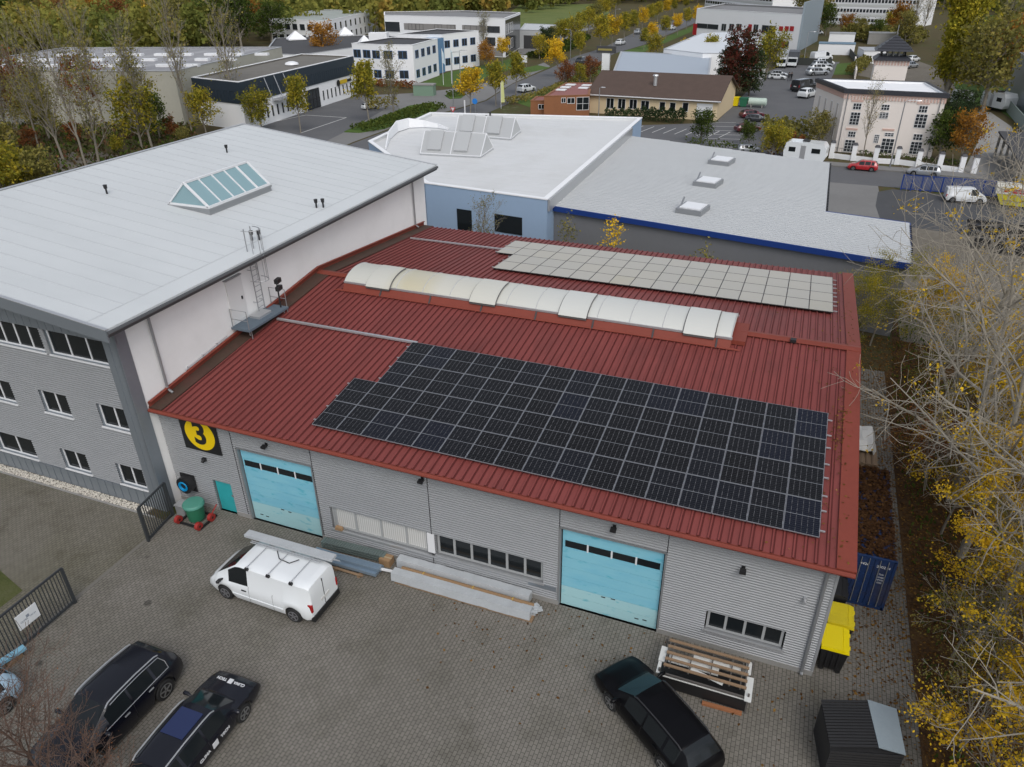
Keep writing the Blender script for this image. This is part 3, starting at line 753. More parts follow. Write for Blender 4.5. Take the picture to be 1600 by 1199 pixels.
for a, b_ in ((XL+.15, -25.6), (-4.75, XR+.03)):
    rc.hexa([(a, RY-.28, zf(RY-.28)+.02), (b_, RY-.28, zf(RY-.28)+.02), (b_, RY, RZ+.04), (a, RY, RZ+.04), (a, RY-.28, zf(RY-.28)+.045), (b_, RY-.28, zf(RY-.28)+.045), (b_, RY, RZ+.08), (a, RY, RZ+.08)])
    rc.hexa([(a, RY, RZ+.04), (b_, RY, RZ+.04), (b_, RY+.28, zb(RY+.28)+.02), (a, RY+.28, zb(RY+.28)+.02), (a, RY, RZ+.08), (b_, RY, RZ+.08), (b_, RY+.28, zb(RY+.28)+.045), (a, RY+.28, zb(RY+.28)+.045)])
rc.build('ridge_cap', M['redtrim'], roof)
gt = MB()
gt.tube([(XL+.05, EY-.09, EZ-.1), (XR+.02, EY-.09, EZ-.1)], .085, 8); gt.box(XL, XR, EY-.02, EY, EZ-.16, EZ-.03)
gt.build('gutter', M['redtrim'], roof)
sf = MB(); sf.box(XL, XR-.05, EY, .0, EZ-.24, EZ-.2); sf.build('soffit', M['alu'], roof)
dp = MB(); dp.tube([(-.3, -.3, 5.1), (-.32, -.1, 4.85), (-.33, -.09, .15), (-.33, -.2, .08)], .055, 8); dp.build('downpipe', M['steel'], hall)
dp = MB(); dp.box(-.05, .035, -.035, 0, .215, 5.1); dp.build('corner_trim', M['corr'], hall)
# barrel rooflight
BX0, BX1, B0, B1, BZ0 = -25.35, -5.05, 11.35, 14.0, 7.12
light = bpy.data.objects.new('rooflight', None); COL.objects.link(light); light.parent = hall; light.location = ((BX0+BX1)/2-hall.location.x, RY-hall.location.y, BZ0)
TR, nt, b = nmat('translucent_sheet'); v = coords(nt, scale=(.15, 1, 1)); n = noise(nt, coords(nt, scale=(.25, .5, .5)), .9, 3)
sx = nt.nodes.new('ShaderNodeSeparateXYZ'); lk(nt, coords(nt), sx.inputs[0])
mrr = nt.nodes.new('ShaderNodeMapRange'); mrr.inputs[1].default_value = -9.5; mrr.inputs[2].default_value = 5; lk(nt, sx.outputs[0], mrr.inputs[0])
cc = ramp(nt, mrr.outputs[0], [(0, (.52, .52, .46)), (.12, (.53, .52, .45)), (.2, (.48, .43, .27)), (.28, (.5, .45, .3)), (.34, (.54, .52, .44)), (.55, (.55, .54, .47)), (.8, (.57, .575, .54))])
lk(nt, mix(nt, n, cc, mix(nt, .7, cc, (.52, .53, .5))), b.inputs['Base Color']); b.inputs['Roughness'].default_value = .38
def arc(f, off=0): 
    a = PI*(.12+.76*f); hw = (B1-B0)/2; R_ = hw/math.cos(PI*.12)
    cy = (B0+B1)/2; return (cy-(R_+off)*math.cos(a), BZ0+((R_+off)*math.sin(a)-R_*math.sin(PI*.12))*.5)
s = MB(); N = 14
for i in range(13):
    x0 = BX0+(BX1-BX0)*i/13; x1 = BX0+(BX1-BX0)*(i+1)/13
    for k in range(N):
        (y0, z0), (y1, z1) = arc(k/N), arc((k+1)/N)
        s.face([(x0, y0, z0), (x1, y0, z0), (x1, y1, z1), (x0, y1, z1)])
for x, fl in ((BX0, 1), (BX1, 0)):
    f = [(x, *arc(k/N)) for k in range(N+1)]; s.face(f if not fl else f[::-1])
sh = s.build('glazing', TR, light, smooth=40)
s = MB()
for i in range(14):
    x = BX0+(BX1-BX0)*i/13; s.tube([(x, *arc(k/N, .012)) for k in range(N+1)], .022, 4)
s.build('glazing_bar', flat('pale_bar', (.45, .46, .46), .5), light)
s = MB(); s.box(BX0-.05, BX1+.05, B0-.03, B0+.05, BZ0-.07, BZ0+.03); s.box(BX0-.05, BX1+.05, B1-.05, B1+.03, BZ0-.07, BZ0+.03); s.build('edge_rail', M['alu'], light)
s = MB()
s.hexa([(BX0-.02, B0-.3, zf(B0-.3)), (BX1+.02, B0-.3, zf(B0-.3)), (BX1+.02, B0+.1, zf(B0)), (BX0-.02, B0+.1, zf(B0)), (BX0-.02, B0-.04, BZ0-.09), (BX1+.02, B0-.04, BZ0-.09), (BX1+.02, B0+.1, BZ0-.09), (BX0-.02, B0+.1, BZ0-.09)])
s.box(BX0-.02, BX1+.02, B1-.1, B1+.05, zb(B1)-.05, BZ0-.09)
s.box(BX1-.05, BX1+.03, B0, B1, zf(B0)-.1, BZ0-.02); s.box(BX0-.03, BX0+.05, B0, B1, zf(B0)-.1, BZ0-.02)
s.hexa([(BX0-.5, B0-.34, zf(B0-.34)+.02), (BX1+.5, B0-.34, zf(B0-.34)+.02), (BX1+.3, B0-.28, zf(B0)+.02), (BX0-.3, B0-.28, zf(B0)+.02), (BX0-.5, B0-.34, zf(B0-.34)+.05), (BX1+.5, B0-.34, zf(B0-.34)+.05), (BX1+.3, B0-.28, zf(B0)+.05), (BX0-.3, B0-.28, zf(B0)+.05)])
s.box(BX1+.03, BX1+.62, B0+.2, B1-.4, zf(B0)+.03, RZ+.07)
s.build('kerb', M['redtrim'], light)
s = MB()
for i in range(1, 8):
    x = BX0+(BX1-BX0)*i/7.0-.6; s.bar((x, B0-.33, zf(B0-.3)+.03), (x+.0, B0-.06, BZ0-.08), .07, .05)
s.build('kerb_joint', M['roofdark'], light)
for k, (px, py) in enumerate(((592, 444), (753, 470), (893, 492), (1092, 520))):
    cx = at(px, py, 7.25).x; s = MB(); a0, a1 = -.02, .62; hw = .7; n = 8
    for j in range(n):
        f0 = a0+(a1-a0)*j/n; f1 = a0+(a1-a0)*(j+1)/n; (y0, z0), (y1, z1) = arc(f0, .18), arc(f1, .18); (y2, z2), (y3, z3) = arc(f0, .03), arc(f1, .03)
        s.hexa([(cx-hw, y2, z2), (cx+hw, y2, z2), (cx+hw, y3, z3), (cx-hw, y3, z3), (cx-hw, y0, z0), (cx+hw, y0, z0), (cx+hw, y1, z1), (cx-hw, y1, z1)])
    o = s.build('vent_flap', TR, light)
    s = MB()
    for sx_ in (-1, 1): s.tube([(cx+sx_*(hw+.01), *arc(a0+(a1-a0)*j/n, .1)) for j in range(n+1)], .035, 4)
    s.box(cx-hw, cx+hw, arc(a0, .1)[0]-.05, arc(a0, .1)[0], arc(a0, .1)[1]-.1, arc(a0, .1)[1]-.02)
    s.build('flap_frame', flat('dark_frame', (.1, .1, .1), .5), light)
# lightning-rod clamps etc. on the ridge
s = MB(); s.box(-2.55, -2.3, RY-.35, RY-.1, RZ-.0, RZ+.14); s.build('roof_clamp', M['black'], hall)
# conduits on the roof
nf = Vector((0, -(RZ-EZ), RY-EY)).normalized(); nb = Vector((0, RZ-BZ, BY-RY)).normalized()
c = MB(); yc = at(540, 512, 6.5).y; c.bar((XL+1.1, yc, zf(yc)+.09), (at(655, 533, zf(yc)).x+.1, yc, zf(yc)+.09), .13, .09)
tag(c.build('cable_duct', M['alu'], loc=(-24, yc, zf(yc))), 'white cable duct on the front roof slope leading to the dark panels', 'cable duct', 'cable ducts on the red roof')
c = MB(); yc = at(700, 379, 6.2).y; c.bar((XL+1.2, yc, zb(yc)+.09), (at(806, 392, zb(yc)).x, yc, zb(yc)+.09), .1, .08)
tag(c.build('cable_duct', M['alu'], loc=(-24, yc, zb(yc))), 'thin pale cable duct on the rear roof slope leading to the beige panels', 'cable duct', 'cable ducts on the red roof')
# ------------------------------------------------------------------ solar panels
MW, ML = 1.154, 1.709
PVM, nt, b = nmat('dark_solar_cells'); v = coords(nt)
mp = nt.nodes.new('ShaderNodeMapping'); lk(nt, v, mp.inputs[0]); mp.inputs['Location'].default_value = (0, 0, 0)
br = nt.nodes.new('ShaderNodeTexBrick'); br.offset = 0; lk(nt, mp.outputs[0], br.inputs[0]); br.inputs['Scale'].default_value = 1
br.inputs['Brick Width'].default_value = .186; br.inputs['Row Height'].default_value = .093; br.inputs['Mortar Size'].default_value = .0032; br.inputs['Mortar Smooth'].default_value = .1
oi = nt.nodes.new('ShaderNodeObjectInfo'); cv = ramp(nt, oi.outputs['Random'], [(0, (.007, .007, .0075)), (.7, (.008, .0085, .010)), (.9, (.008, .009, .013)), (1, (.008, .010, .019))])
lk(nt, cv, br.inputs['Color1']); lk(nt, cv, br.inputs['Color2']); br.inputs['Mortar'].default_value = (.07, .072, .08, 1)
b2 = nt.nodes.new('ShaderNodeTexBrick'); b2.offset = 0; lk(nt, mp.outputs[0], b2.inputs[0]); b2.inputs['Scale'].default_value = 1
b2.inputs['Brick Width'].default_value = .186; b2.inputs['Row Height'].default_value = 5; b2.inputs['Mortar Size'].default_value = .006; b2.inputs['Mortar Smooth'].default_value = 0
wv = noise(nt, coords(nt, scale=(1, 1, 1)), 14, 2)
lk(nt, mix(nt, b2.outputs['Fac'], br.outputs[0], ramp(nt, wv, [(.4, (.02, .02, .022)), (.6, (.19, .19, .2))])), b.inputs['Base Color']); b.inputs['Roughness'].default_value = .2; b.inputs['Specular IOR Level'].default_value = .16
def make_panel(name, glass, frm, split, label):
    t = thing(name, label, 'solar panel'); w, l = MW-.014, ML-.018
    f = MB(); e = .016
    f.box(0, w, 0, e, -.035, .004); f.box(0, w, l-e, l, -.035, .004); f.box(0, e, e, l-e, -.035, .004); f.box(w-e, w, e, l-e, -.035, .004)
    if split: f.box(e, w-e, l/2-.009, l/2+.009, -.01, .0035)
    g_ = MB(); g_.box(e-.002, w-e+.002, e-.002, l-e+.002, -.01, 0); gg = g_.build('glass', glass, t, local=True)
    f.build('frame', frm, t, local=True); return t
PF = flat('panel_frame_aluminium', (.27, .28, .30), .4, .4)
proto = make_panel('solar_panel', PVM, PF, True, 'x')
slf = math.atan2(RZ-EZ, RY-EY)
uf = Vector((0, math.cos(slf), math.sin(slf))); E0 = Vector((0, EY, EZ))
org = E0+uf*1.031+nf*.12+Vector((-.728, 0, 0))
rowsn = ['lowest', 'second lowest', 'third lowest', 'topmost']
def lsdir(n, i, L_='left', R_='right'):
    return f'{ORD[i]} from the {L_}' if i < n/2 else f'{ORD[n-1-i]} from the {R_}'
for rr in range(4):
    nc = 17 if rr < 2 else 16
    for cix in range(nc):
        p = org+uf*(ML*rr)-Vector(((nc-cix)*MW, 0, 0))
        o = place(proto, p, 0); o.rotation_euler = (slf, 0, 0)
        o['label'] = f'dark solar panel, {lsdir(nc, cix)} in the {rowsn[rr]} row'; o['group'] = 'dark solar panels on the front roof slope'
rail = None
for rr in range(4):
    nc = 17 if rr < 2 else 16
    for q, f in enumerate((.22, .78)):
        p = org+uf*(ML*(rr+f))-nf*.075
        r_ = MB(); r_.bar((-nc*MW-.16, 0, 0), (.16, 0, 0), .045, .045); o = r_.build('mounting_rail', M['alu'], local=True); o.location = p
        tag(o, f'silver mounting rail, {"lower" if q == 0 else "upper"} one under the {rowsn[rr]} row of dark panels', 'rail', 'rails under the dark solar panels')
PVB, nt, b = nmat('beige_thin_film'); oi = nt.nodes.new('ShaderNodeObjectInfo'); n = noise(nt, coords(nt), 2, 3)
lk(nt, mix(nt, n, ramp(nt, oi.outputs['Random'], [(0, (.45, .43, .37)), (.6, (.43, .42, .38)), (.85, (.41, .405, .37)), (1, (.45, .42, .31))]), (.42, .40, .35)), b.inputs['Base Color']); b.inputs['Roughness'].default_value = .5; b.inputs['Specular IOR Level'].default_value = .3  # pale beige, tone varying slightly from panel to panel
proto = make_panel('solar_panel', PVB, flat('dark_panel_frame', (.06, .06, .06), .5), False, 'x')
slb = math.atan2(RZ-BZ, BY-RY); ub = Vector((0, math.cos(slb), -math.sin(slb)))
o0 = Vector((-.72, 17.25, zb(17.25)+.12))
rown = ['nearest', 'second nearest', 'third nearest', 'farthest']
for rr in range(4):
    nc = 16 if rr < 2 else 17
    for cix in range(nc):
        p = o0+ub*(1.66*rr)-Vector(((nc-cix)*1.154, 0, 0))
        o = place(proto, p, 0, (1, 1.66/ML, 1)); o.rotation_euler = (-slb, 0, 0)
        o['label'] = f'pale beige solar panel, {lsdir(nc, cix)} in the {rown[rr]} row'; o['group'] = 'beige solar panels on the rear roof slope'
    for q, f in enumerate((.22, .78)):
        p = o0+ub*(1.66*(rr+f))-Vector((0, 0, .07))
        r_ = MB(); r_.bar((-nc*1.154-.2, 0, 0), (.2, 0, 0), .045, .045); o = r_.build('mounting_rail', M['alu'], local=True); o.location = p
        tag(o, f'silver mounting rail, {"nearer" if q == 0 else "farther"} one under the {rown[rr]} row of beige panels', 'rail', 'rails under the beige solar panels')
# ------------------------------------------------------------------ things on the hall
sg = thing('number_sign', 'black square sign with yellow disc and black number 3', 'sign', (-25.88, -.06, 4.25))
s = MB(); s.box(-26.88, -24.88, -.07, -.03, 3.3, 5.1); s.build('board', flat('sign_black', (.01, .01, .011), .5), sg)
s = MB(); s.tube([(-25.86, -.075, 4.2), (-25.86, -.068, 4.2)], .8, 40); s.build('disc', flat('sign_yellow', (.75, .52, .0), .45), sg)
lettering('number', '3', 1.55, M['black'], sg, Matrix.Translation((.02, -.02, -.05)) @ Matrix.Rotation(R(90), 4, 'X'), bold=.045)
def flood(x, z, lab):
    t = thing('floodlight', lab, 'lamp', (x, -.03, z), group='black lamps on the hall wall')
    s = MB(); s.box(-.03, .03, -.12, 0, .05, .1); s.box(-.06, .06, -.03, 0, 0, .15); s.build('bracket', M['black'], t, local=True)
    s = MB(); s.hexa([(-.11, -.26, -.02), (.11, -.26, -.02), (.1, -.09, .02), (-.1, -.09, .02), (-.11, -.27, .07), (.11, -.27, .07), (.1, -.09, .11), (-.1, -.09, .11)]); s.build('lamp_head', M['black'], t, local=True)
for x, z, lab in ((-22.3, 4.45, 'black floodlight above the left turquoise door'), (-14.95, 4.6, 'black floodlight above the window band in the middle of the wall'), (-7.35, 4.5, 'black floodlight above the right turquoise door'), (-2.87, 4.05, 'small black floodlight on the bare wall right of the doors')):
    flood(x, z, lab)
s = MB(); s.obox((-.79, -.07, 3.46), (.1, .14, .1)); s.cyl((-.79, -.1, 3.45), (-.79, -.2, 3.4), .05, .06, 8)
tag(s.build('security_camera', M['alu'], loc=(-.79, 0, 3.46)), 'small white security camera near the right corner of the hall', 'camera')
s = MB(); s.obox((-25.98, -.08, 2.85), (.2, .12, .14)); s.cyl((-25.98, -.1, 2.85), (-25.98, -.22, 2.78), .06, .07, 8)
tag(s.build('security_camera', M['black'], loc=(-25.98, 0, 2.85)), 'small dark camera below the number sign', 'camera')
s = MB(); s.hexa([(-19.45, -.1, .8), (-19.1, -.1, .8), (-19.1, .05, .8), (-19.45, .05, .8), (-19.42, -.1, .97), (-19.12, -.1, .95), (-19.12, .05, .95), (-19.42, .05, .97)])
tag(s.build('cardboard_scrap', M['card'], loc=(-19.3, -.03, .8)), 'torn cardboard piece on the window sill', 'cardboard')

# ================================================================== office block on the left
OX0, OX1, OY0, OY1 = -43.3, -27.2, -1.93, 26.6
def oz(x): return 9.8-.115*(x+27.2)
office = thing('office_block', 'three-storey grey corrugated office block with pale flat roof and white side wall', 'building', (-35, 12, 0))
r = MB()
def slabp(mb, x0, x1, y0, y1, dz0, dz1, m=0):
    mb.hexa([(x0, y0, oz(x0)+dz0), (x1, y0, oz(x1)+dz0), (x1, y1, oz(x1)+dz0), (x0, y1, oz(x0)+dz0), (x0, y0, oz(x0)+dz1), (x1, y0, oz(x1)+dz1), (x1, y1, oz(x1)+dz1), (x0, y1, oz(x0)+dz1)], m)
slabp(r, OX0, OX1-.08, OY0+.02, OY1-.02, -.32, 0)
k = 0; y = OY0+1.0
while y < OY1-.3:
    slabp(r, OX0+.2, OX1-1.15, y-.03, y+.03, 0, .012, 1); y += 1.02
slabp(r, OX1-1.17, OX1-1.1, OY0+.1, OY1-.1, 0, .012, 1)
roof = r.build('roof', [M['membrane'], M['seam']], office)
r = MB(); slabp(r, OX0-.03, OX1, OY0-.03, OY0+.02, -.5, .02); slabp(r, OX0-.05, OX0, OY0+.02, OY1, -.5, .03); r.build('fascia', M['zinc'], roof)
r = MB(); slabp(r, OX0-.03, OX1, OY0-.04, OY0+.12, .021, .05); slabp(r, OX0-.06, OX0+.1, OY0+.12, OY1, .031, .06); slabp(r, OX0, OX1, OY1-.1, OY1+.02, .001, .05); r.build('edge_strip', M['alu'], roof)
r = MB(); r.tube([(OX1-.0, OY0+.02, 9.66), (OX1-.0, OY1, 9.66)], .09, 8); r.box(OX1-.14, OX1-.02, OY0+.03, OY1, 9.48, 9.6); r.build('gutter', flat('shaded_gutter', (.07, .072, .075), .5), roof)  # gutter colour darkened to paint the shadow line between roof and wall
of = Wall((-46, -.95), (-28.1, -.95))
def ou(x): return x+46
ops = []
bands = [(-42.6, -39.4), (-39.2, -36.0), (-35.9, -32.55), (-32.25, -28.85)]
for a, b_ in bands: ops.append((a, b_, 7.45, 8.62))
w2 = [(-41.3, -39.4), (-37.75, -35.85), (-34.02, -32.3), (-30.5, -28.75)]; w1 = [(-42.2, -39.9), (-38.5, -35.9), (-34.05, -32.4), (-30.55, -28.95)]
for a, b_ in w2: ops.append((a, b_, 4.15, 5.33))
for a, b_ in w1: ops.append((a, b_, .95, 2.12))
opu = [(ou(a), ou(b_), c, d) for a, b_, c, d in ops]
m_ = MB(); of.surface(m_, .86, 8.64, opu, corr=.115, depth=.026); m_.face([(-46, -.95, 0), (-46, -.95, 9.6), (-46, 24, 9.6), (-46, 24, 0)][::1]); 
m_.build('wall', M['corr'], office)
m_ = MB()
x = -46.0
while x < -28.3: m_.box(x, min(x+.42, -28.15), -1.0, -.93, 8.66, oz(x+.44)-.34); m_.box(x+.42, x+.44, -.985, -.93, 8.66, oz(x+.44)-.34); x += .44
x = -46.0
while x < -28.8: m_.box(x, x+.46, -1.02, -.93, 0.0, .84); m_.box(x+.465, x+.475, -1.04, -1.02, 0, .84); x += .48
m_.box(-28.82, -28.12, -1.03, -.9, 0, 9.4); m_.box(-28.48, -28.465, -1.045, -1.03, 0, 9.3); m_.box(-28.14, -28.06, -1.03, -.45, 0, 9.45)
for z in (2.6, 5.1, 7.6): m_.box(-28.82, -28.05, -1.036, -1.03, z, z+.012)
m_.build('cladding', M['zinc'], office)
m_ = MB(); 
for o_ in opu: of.reveal(m_, o_, .18)
m_.build('reveal', M['zinc'], office)
m_ = MB(); m_.box(-28.3, -28.1, -.45, 26.2, 0, 9.45); m_.box(-43, -28.3, 26.0, 26.2, 0, 9.6); m_.box(-43, -42.8, -.9, 26, 0, 10); m_.build('side_wall', M['white_paint'], office)
def owin(lst, z0, z1, n, **k):
    for a, b_ in lst: of.window(office, ou(a), ou(b_), z0, z1, n=n, inset=.14, fw=.07, sill=True, **k)
owin(bands[:2], 7.45, 8.62, 3); owin(bands[2:3], 7.45, 8.62, 4); owin(bands[3:], 7.45, 8.62, 3); owin(w2, 4.15, 5.33, 2); owin(w1, .95, 2.12, 2)
dp = MB()
for ya, xx in ((.75, -27.98), (24.3, -27.98)):
    zr = 6.0 if ya > 20 else 5.5
    dp.tube([(-27.25, ya, 9.6), (-27.6, ya, 9.35), (xx, ya, 9.2), (xx, ya, zr+.15), (xx+.25, ya, zr-.0)], .06, 8)
dp.build('downpipe', M['steel'], office)
sd = Wall((-28.1, 0), (-28.1, 26))
d = MB(); d.box(-28.1, -28.04, 5.55, 6.65, 6.72, 8.85); d_ = d.build('door', flat('white_metal_door', (.66, .66, .65), .5), office, label='white metal door high in the side wall')
d = MB(); d.box(-28.04, -27.98, 6.4, 6.46, 7.7, 7.85); d.build('handle', M['black'], d_)
d = MB(); d.box(-28.1, -27.93, 5.45, 6.6, 8.93, 8.97); d.build('canopy', M['steel'], d_)
d = MB(); d.tube([(-28.02, 1.9, 5.75), (-28.02, 2.0, 5.95), (-28.02, 4.9, 6.35)], .018, 5)
for yy in (2.2, 3.2, 4.2): d.cyl((-28.1, yy, 6.0+.14*(yy-2.2)), (-28.0, yy, 6.0+.14*(yy-2.2)), .03)
d.build('cable', M['alu'], office)
# platform, rail, ladder
pf = thing('access_platform', 'small steel platform with handrails below the high white door', 'platform', (-27.55, 6.9, 6.1))
PLT = mat('blue_grey_deck', (.13, .17, .21), .6, .3, var=.15)
s = MB(); s.box(-28.08, -26.98, 5.35, 8.45, 6.5, 6.6); s.build('deck', PLT, pf)
s = MB()
for y in (5.4, 8.4): 
    s.tube([(-27.03, y, 6.3), (-27.03, y, 7.55), (-28.0, y, 7.55), (-28.0, y, 6.6)], .022, 6); s.tube([(-27.03, y, 7.05), (-28.0, y, 7.05)], .018, 6)
s.build('handrail', M['steel'], pf)
s = MB()
for y in (5.6, 8.2): s.tube([(-28.05, y, 6.5), (-27.1, y, 6.5), (-27.1, y, zf(y)-.0)], .03, 6)
s.build('support', M['steel'], pf)
s = MB(); s.box(-27.95, -27.35, 6.6, 7.55, 6.6, 6.72); s.build('step', M['alu'], pf)
ld = thing('caged_ladder', 'galvanised ladder with hooped safety cage fixed to the white wall', 'ladder', (-27.9, 7.5, 6.6))
s = MB()
for y in (7.22, 7.7): s.tube([(-27.85, y, 6.62), (-27.85, y, 11.0)], .026, 6)
z = 6.9
while z < 9.9: s.tube([(-27.85, 7.22, z), (-27.85, 7.7, z)], .016, 5); z += .28
for z in (7.2, 8.9): s.tube([(-28.1, 7.22, z), (-27.85, 7.22, z)], .016, 5); s.tube([(-28.1, 7.7, z), (-27.85, 7.7, z)], .016, 5)
s.build('ladder', M['steel'], ld)
s = MB()
for z in (8.4, 9.7, 10.95):
    s.tube([(-27.85+.72*math.sin(PI*k/10), 7.46-.42*math.cos(PI*k/10), z) for k in range(11)], .02, 5)
for k in (2, 4, 6, 8): s.tube([(-27.85+.72*math.sin(PI*k/10), 7.46-.42*math.cos(PI*k/10), 8.4), (-27.85+.72*math.sin(PI*k/10), 7.46-.42*math.cos(PI*k/10), 10.95)], .014, 5)
s.build('cage', M['steel'], ld)
fl = thing('floodlight_pair', 'black double floodlight on a post at the edge of the steel platform', 'lamp', (-27.3, 8.3, 6.6))
s = MB(); s.tube([(-27.3, 8.25, 6.6), (-27.3, 8.25, 8.1)], .04, 6); s.build('post', M['black'], fl)
for zz in (7.65, 8.05):
    s = MB(); s.obox((-27.25, 8.3, zz), (.2, .42, .22), .2); s.build('lamp_head', M['black'], fl)
# skylight
sk = bpy.data.objects.new('skylight', None); COL.objects.link(sk); sk.parent = office; sk.location = (-33.8+35, 12.7-12, 10.5)
sx0, sx1, sy0, sy1 = -35.15, -32.5, 10.15, 15.25; zb_ = 10.75; zr_ = 12.0; xm = -33.85
s = MB(); s.box(sx0-.06, sx1+.06, sy0-.06, sy1+.06, 10.3, zb_-.06); s.box(sx0-.1, sx1+.1, sy0-.1, sy1+.1, zb_-.1, zb_); s.build('kerb', M['steel'], sk)
s = MB(); WF = M['white_frame']
s.bar((xm, sy0, zr_), (xm, sy1, zr_), .14, .1)
for x_ in (sx0, sx1): s.bar((x_, sy0-.04, zb_+.05), (x_, sy1+.04, zb_+.05), .14, .12)
for y_ in (sy0, sy1): s.bar((sx0, y_, zb_+.05), (sx1, y_, zb_+.05), .14, .12)
for k in range(6):
    y_ = sy0+(sy1-sy0)*k/5; w = .14 if k in (0, 5, 4) else .07
    s.bar((sx0, y_, zb_+.06), (xm, y_, zr_), w, .08); s.bar((sx1, y_, zb_+.06), (xm, y_, zr_), w, .08)
s.build('frame', WF, sk)
SG = flat('teal_skylight_glass', (.22, .34, .37), .06)
s = MB()
for k in range(5):
    a = sy0+(sy1-sy0)*k/5; b_ = a+(sy1-sy0)/5
    s.face([(sx1, a, zb_+.05), (sx1, b_, zb_+.05), (xm, b_, zr_-.02), (xm, a, zr_-.02)]); s.face([(sx0, a, zb_+.05), (xm, a, zr_-.02), (xm, b_, zr_-.02), (sx0, b_, zb_+.05)])
s.face([(sx0, sy0, zb_), (sx1, sy0, zb_), (xm, sy0, zr_-.02)]); s.face([(sx0, sy1, zb_), (xm, sy1, zr_-.02), (sx1, sy1, zb_)]); s.build('glass', SG, sk)
for k, (x_, y_) in enumerate(((-28.55, 8.5), (-28.3, 8.75), (-28.75, 14.4), (-28.5, 14.7), (-39.35, 19.9), (-38.85, 9.5))):
    s = MB(); s.cyl((x_, y_, oz(x_)), (x_, y_, oz(x_)+.35), .05, n=8); s.cyl((x_, y_, oz(x_)+.3), (x_, y_, oz(x_)+.5), .09, .11, n=8); s.build('roof_vent', M['black'], office)
# ================================================================== ground sheets
def sheet(name, pts, z, m):
    mb = MB(); pts = ccw([tuple(p[:2]) for p in pts]); mb.prism(pts, -.3, z, bottom=False) if z > .03 else mb.face([(*p, z) for p in pts]); return struct(name, mb, m)
gm = MB(); gm.face([(-2500, -400, -.02), (2500, -400, -.02), (2500, 3500, -.02), (-2500, 3500, -.02)]); struct('ground', gm, M['wild'])
sheet('yard', [(-27.45, -40), (3.35, -40), (3.45, 25), (0, 25), (0, .1), (-27.45, .1)], 0, M['paver'])
sheet('driveway', [(-80, -40), (-27.6, -40), (-27.6, -1.5), (-80, -1.5)], 0, M['paver_left'])
sheet('drain_line', [(-27.6, -40), (-27.45, -40), (-27.45, 0), (-27.6, 0)], .0, M['roofgravel'])
gp = groundmat('grass_paver', [(.3, (.04, .055, .015)), (.5, (.08, .09, .03)), (.7, (.11, .11, .06))], 1, 12)
sheet('grass_parking', [(-29.9, -7.0), (-29.9, -9.5), (-33.5, -9.5), (-33.5, -6.1)], .004, gp)
sheet('planting_bed', [(3.45, -40), (60, -40), (60, 37), (4.2, 37), (3.9, 26), (3.45, 25)], -.004, M['litter'])
sheet('lane', [(9.5, -40), (12.5, -40), (13.5, 36), (10, 36)], .004, M['asphalt_dark'])
k_ = MB(); k_.box(3.36, 3.45, -40, 25, -.1, .03); struct('kerb', k_, M['litter'])
# pebbles
rs = np.random.default_rng(3); n = 4200; c = np.stack([rs.uniform(-45, -28.9, n), rs.uniform(-1.5, -1.06, n), rs.uniform(0, .04, n)], 1); s_ = rs.uniform(.018, .045, (n, 1))
o = np.array([[1, 0, 0], [0, 1, 0], [-1, 0, 0], [0, -1, 0], [0, 0, .8], [0, 0, -.8]]); V = (c[:, None, :]+o[None]*s_[:, None, :]*rs.uniform(.7, 1.3, (n, 1, 3))).reshape(-1, 3)
ft = np.array([[0, 1, 4], [1, 2, 4], [2, 3, 4], [3, 0, 4]]); F = (ft[None]+np.arange(n)[:, None, None]*6).reshape(-1, 3)
peb = leafmat('pebble_mix', [(0, (.15, .14, .12)), (.5, (.36, .34, .3)), (1, (.6, .57, .5))], transl=0, clump=8)
o = mesh_np('pebble_strip', V, F, peb, rnd=rs.random(n*4)); tag(o, 'strip of pale pebbles along the foot of the office wall', 'pebbles', kind='stuff')
sheet('gravel_bed', [(-46, -1.5), (-28.8, -1.5), (-28.8, -.9), (-46, -.9)], .004, M['dirt'])
k_ = MB(); k_.box(-46, -28.3, -1.58, -1.5, -.1, .05); struct('kerb', k_, M['concrete'])
L['litter'] = leafmat('brown_leaf_layer', [(0, (.03, .017, .01)), (.5, (.075, .038, .02)), (.85, (.14, .075, .03)), (1, (.3, .2, .06))], clump=3, gain=1)
# fallen leaves
def leaves_flat(n, fx, z, size, seed, tilt=.35):
    rs = np.random.default_rng(seed); p = fx(rs, n); n = len(p); zz = z if np.ndim(z) else np.full(n, z)
    a = rs.uniform(0, 2*PI, n); s = size*rs.uniform(.6, 1.4, n); d1 = np.stack([np.cos(a), np.sin(a), rs.normal(0, tilt, n)], 1)*s[:, None]; d2 = np.stack([-np.sin(a), np.cos(a), rs.normal(0, tilt, n)], 1)*s[:, None]*.7
    c = np.column_stack([p[:, :2], zz+.02 if p.shape[1] == 2 else p[:, 2]]); V = np.stack([c-d1, c-d2, c+d1, c+d2], 1).reshape(-1, 3); return V, np.arange(n*4).reshape(n, 4), rs.random(n)
def strip(rs, n):
    x = 1.0+rs.beta(1.5, 1.7, n)*9; y = rs.uniform(-9, 30, n); return np.stack([x, y], 1)[(x > 3.3) | (rs.random(n) < np.clip((y+8)/14, .25, .95))]
V, F, rn = leaves_flat(19000, strip, 0, .05, 5); tag(mesh_np('fallen_leaves', V, F, L['dead'], rnd=rn), 'scattered orange and brown fallen leaves under the bare trees', 'leaves', kind='stuff')
def yardl(rs, n): return np.stack([rs.uniform(-14, 3, n), -rs.gamma(1.3, 1.6, n)-.1], 1)
V, F, rn = leaves_flat(260, yardl, 0, .05, 6); tag(mesh_np('fallen_leaves', V, F, L['dead'], rnd=rn), 'few yellow leaves strewn over the paved yard', 'leaves', kind='stuff')
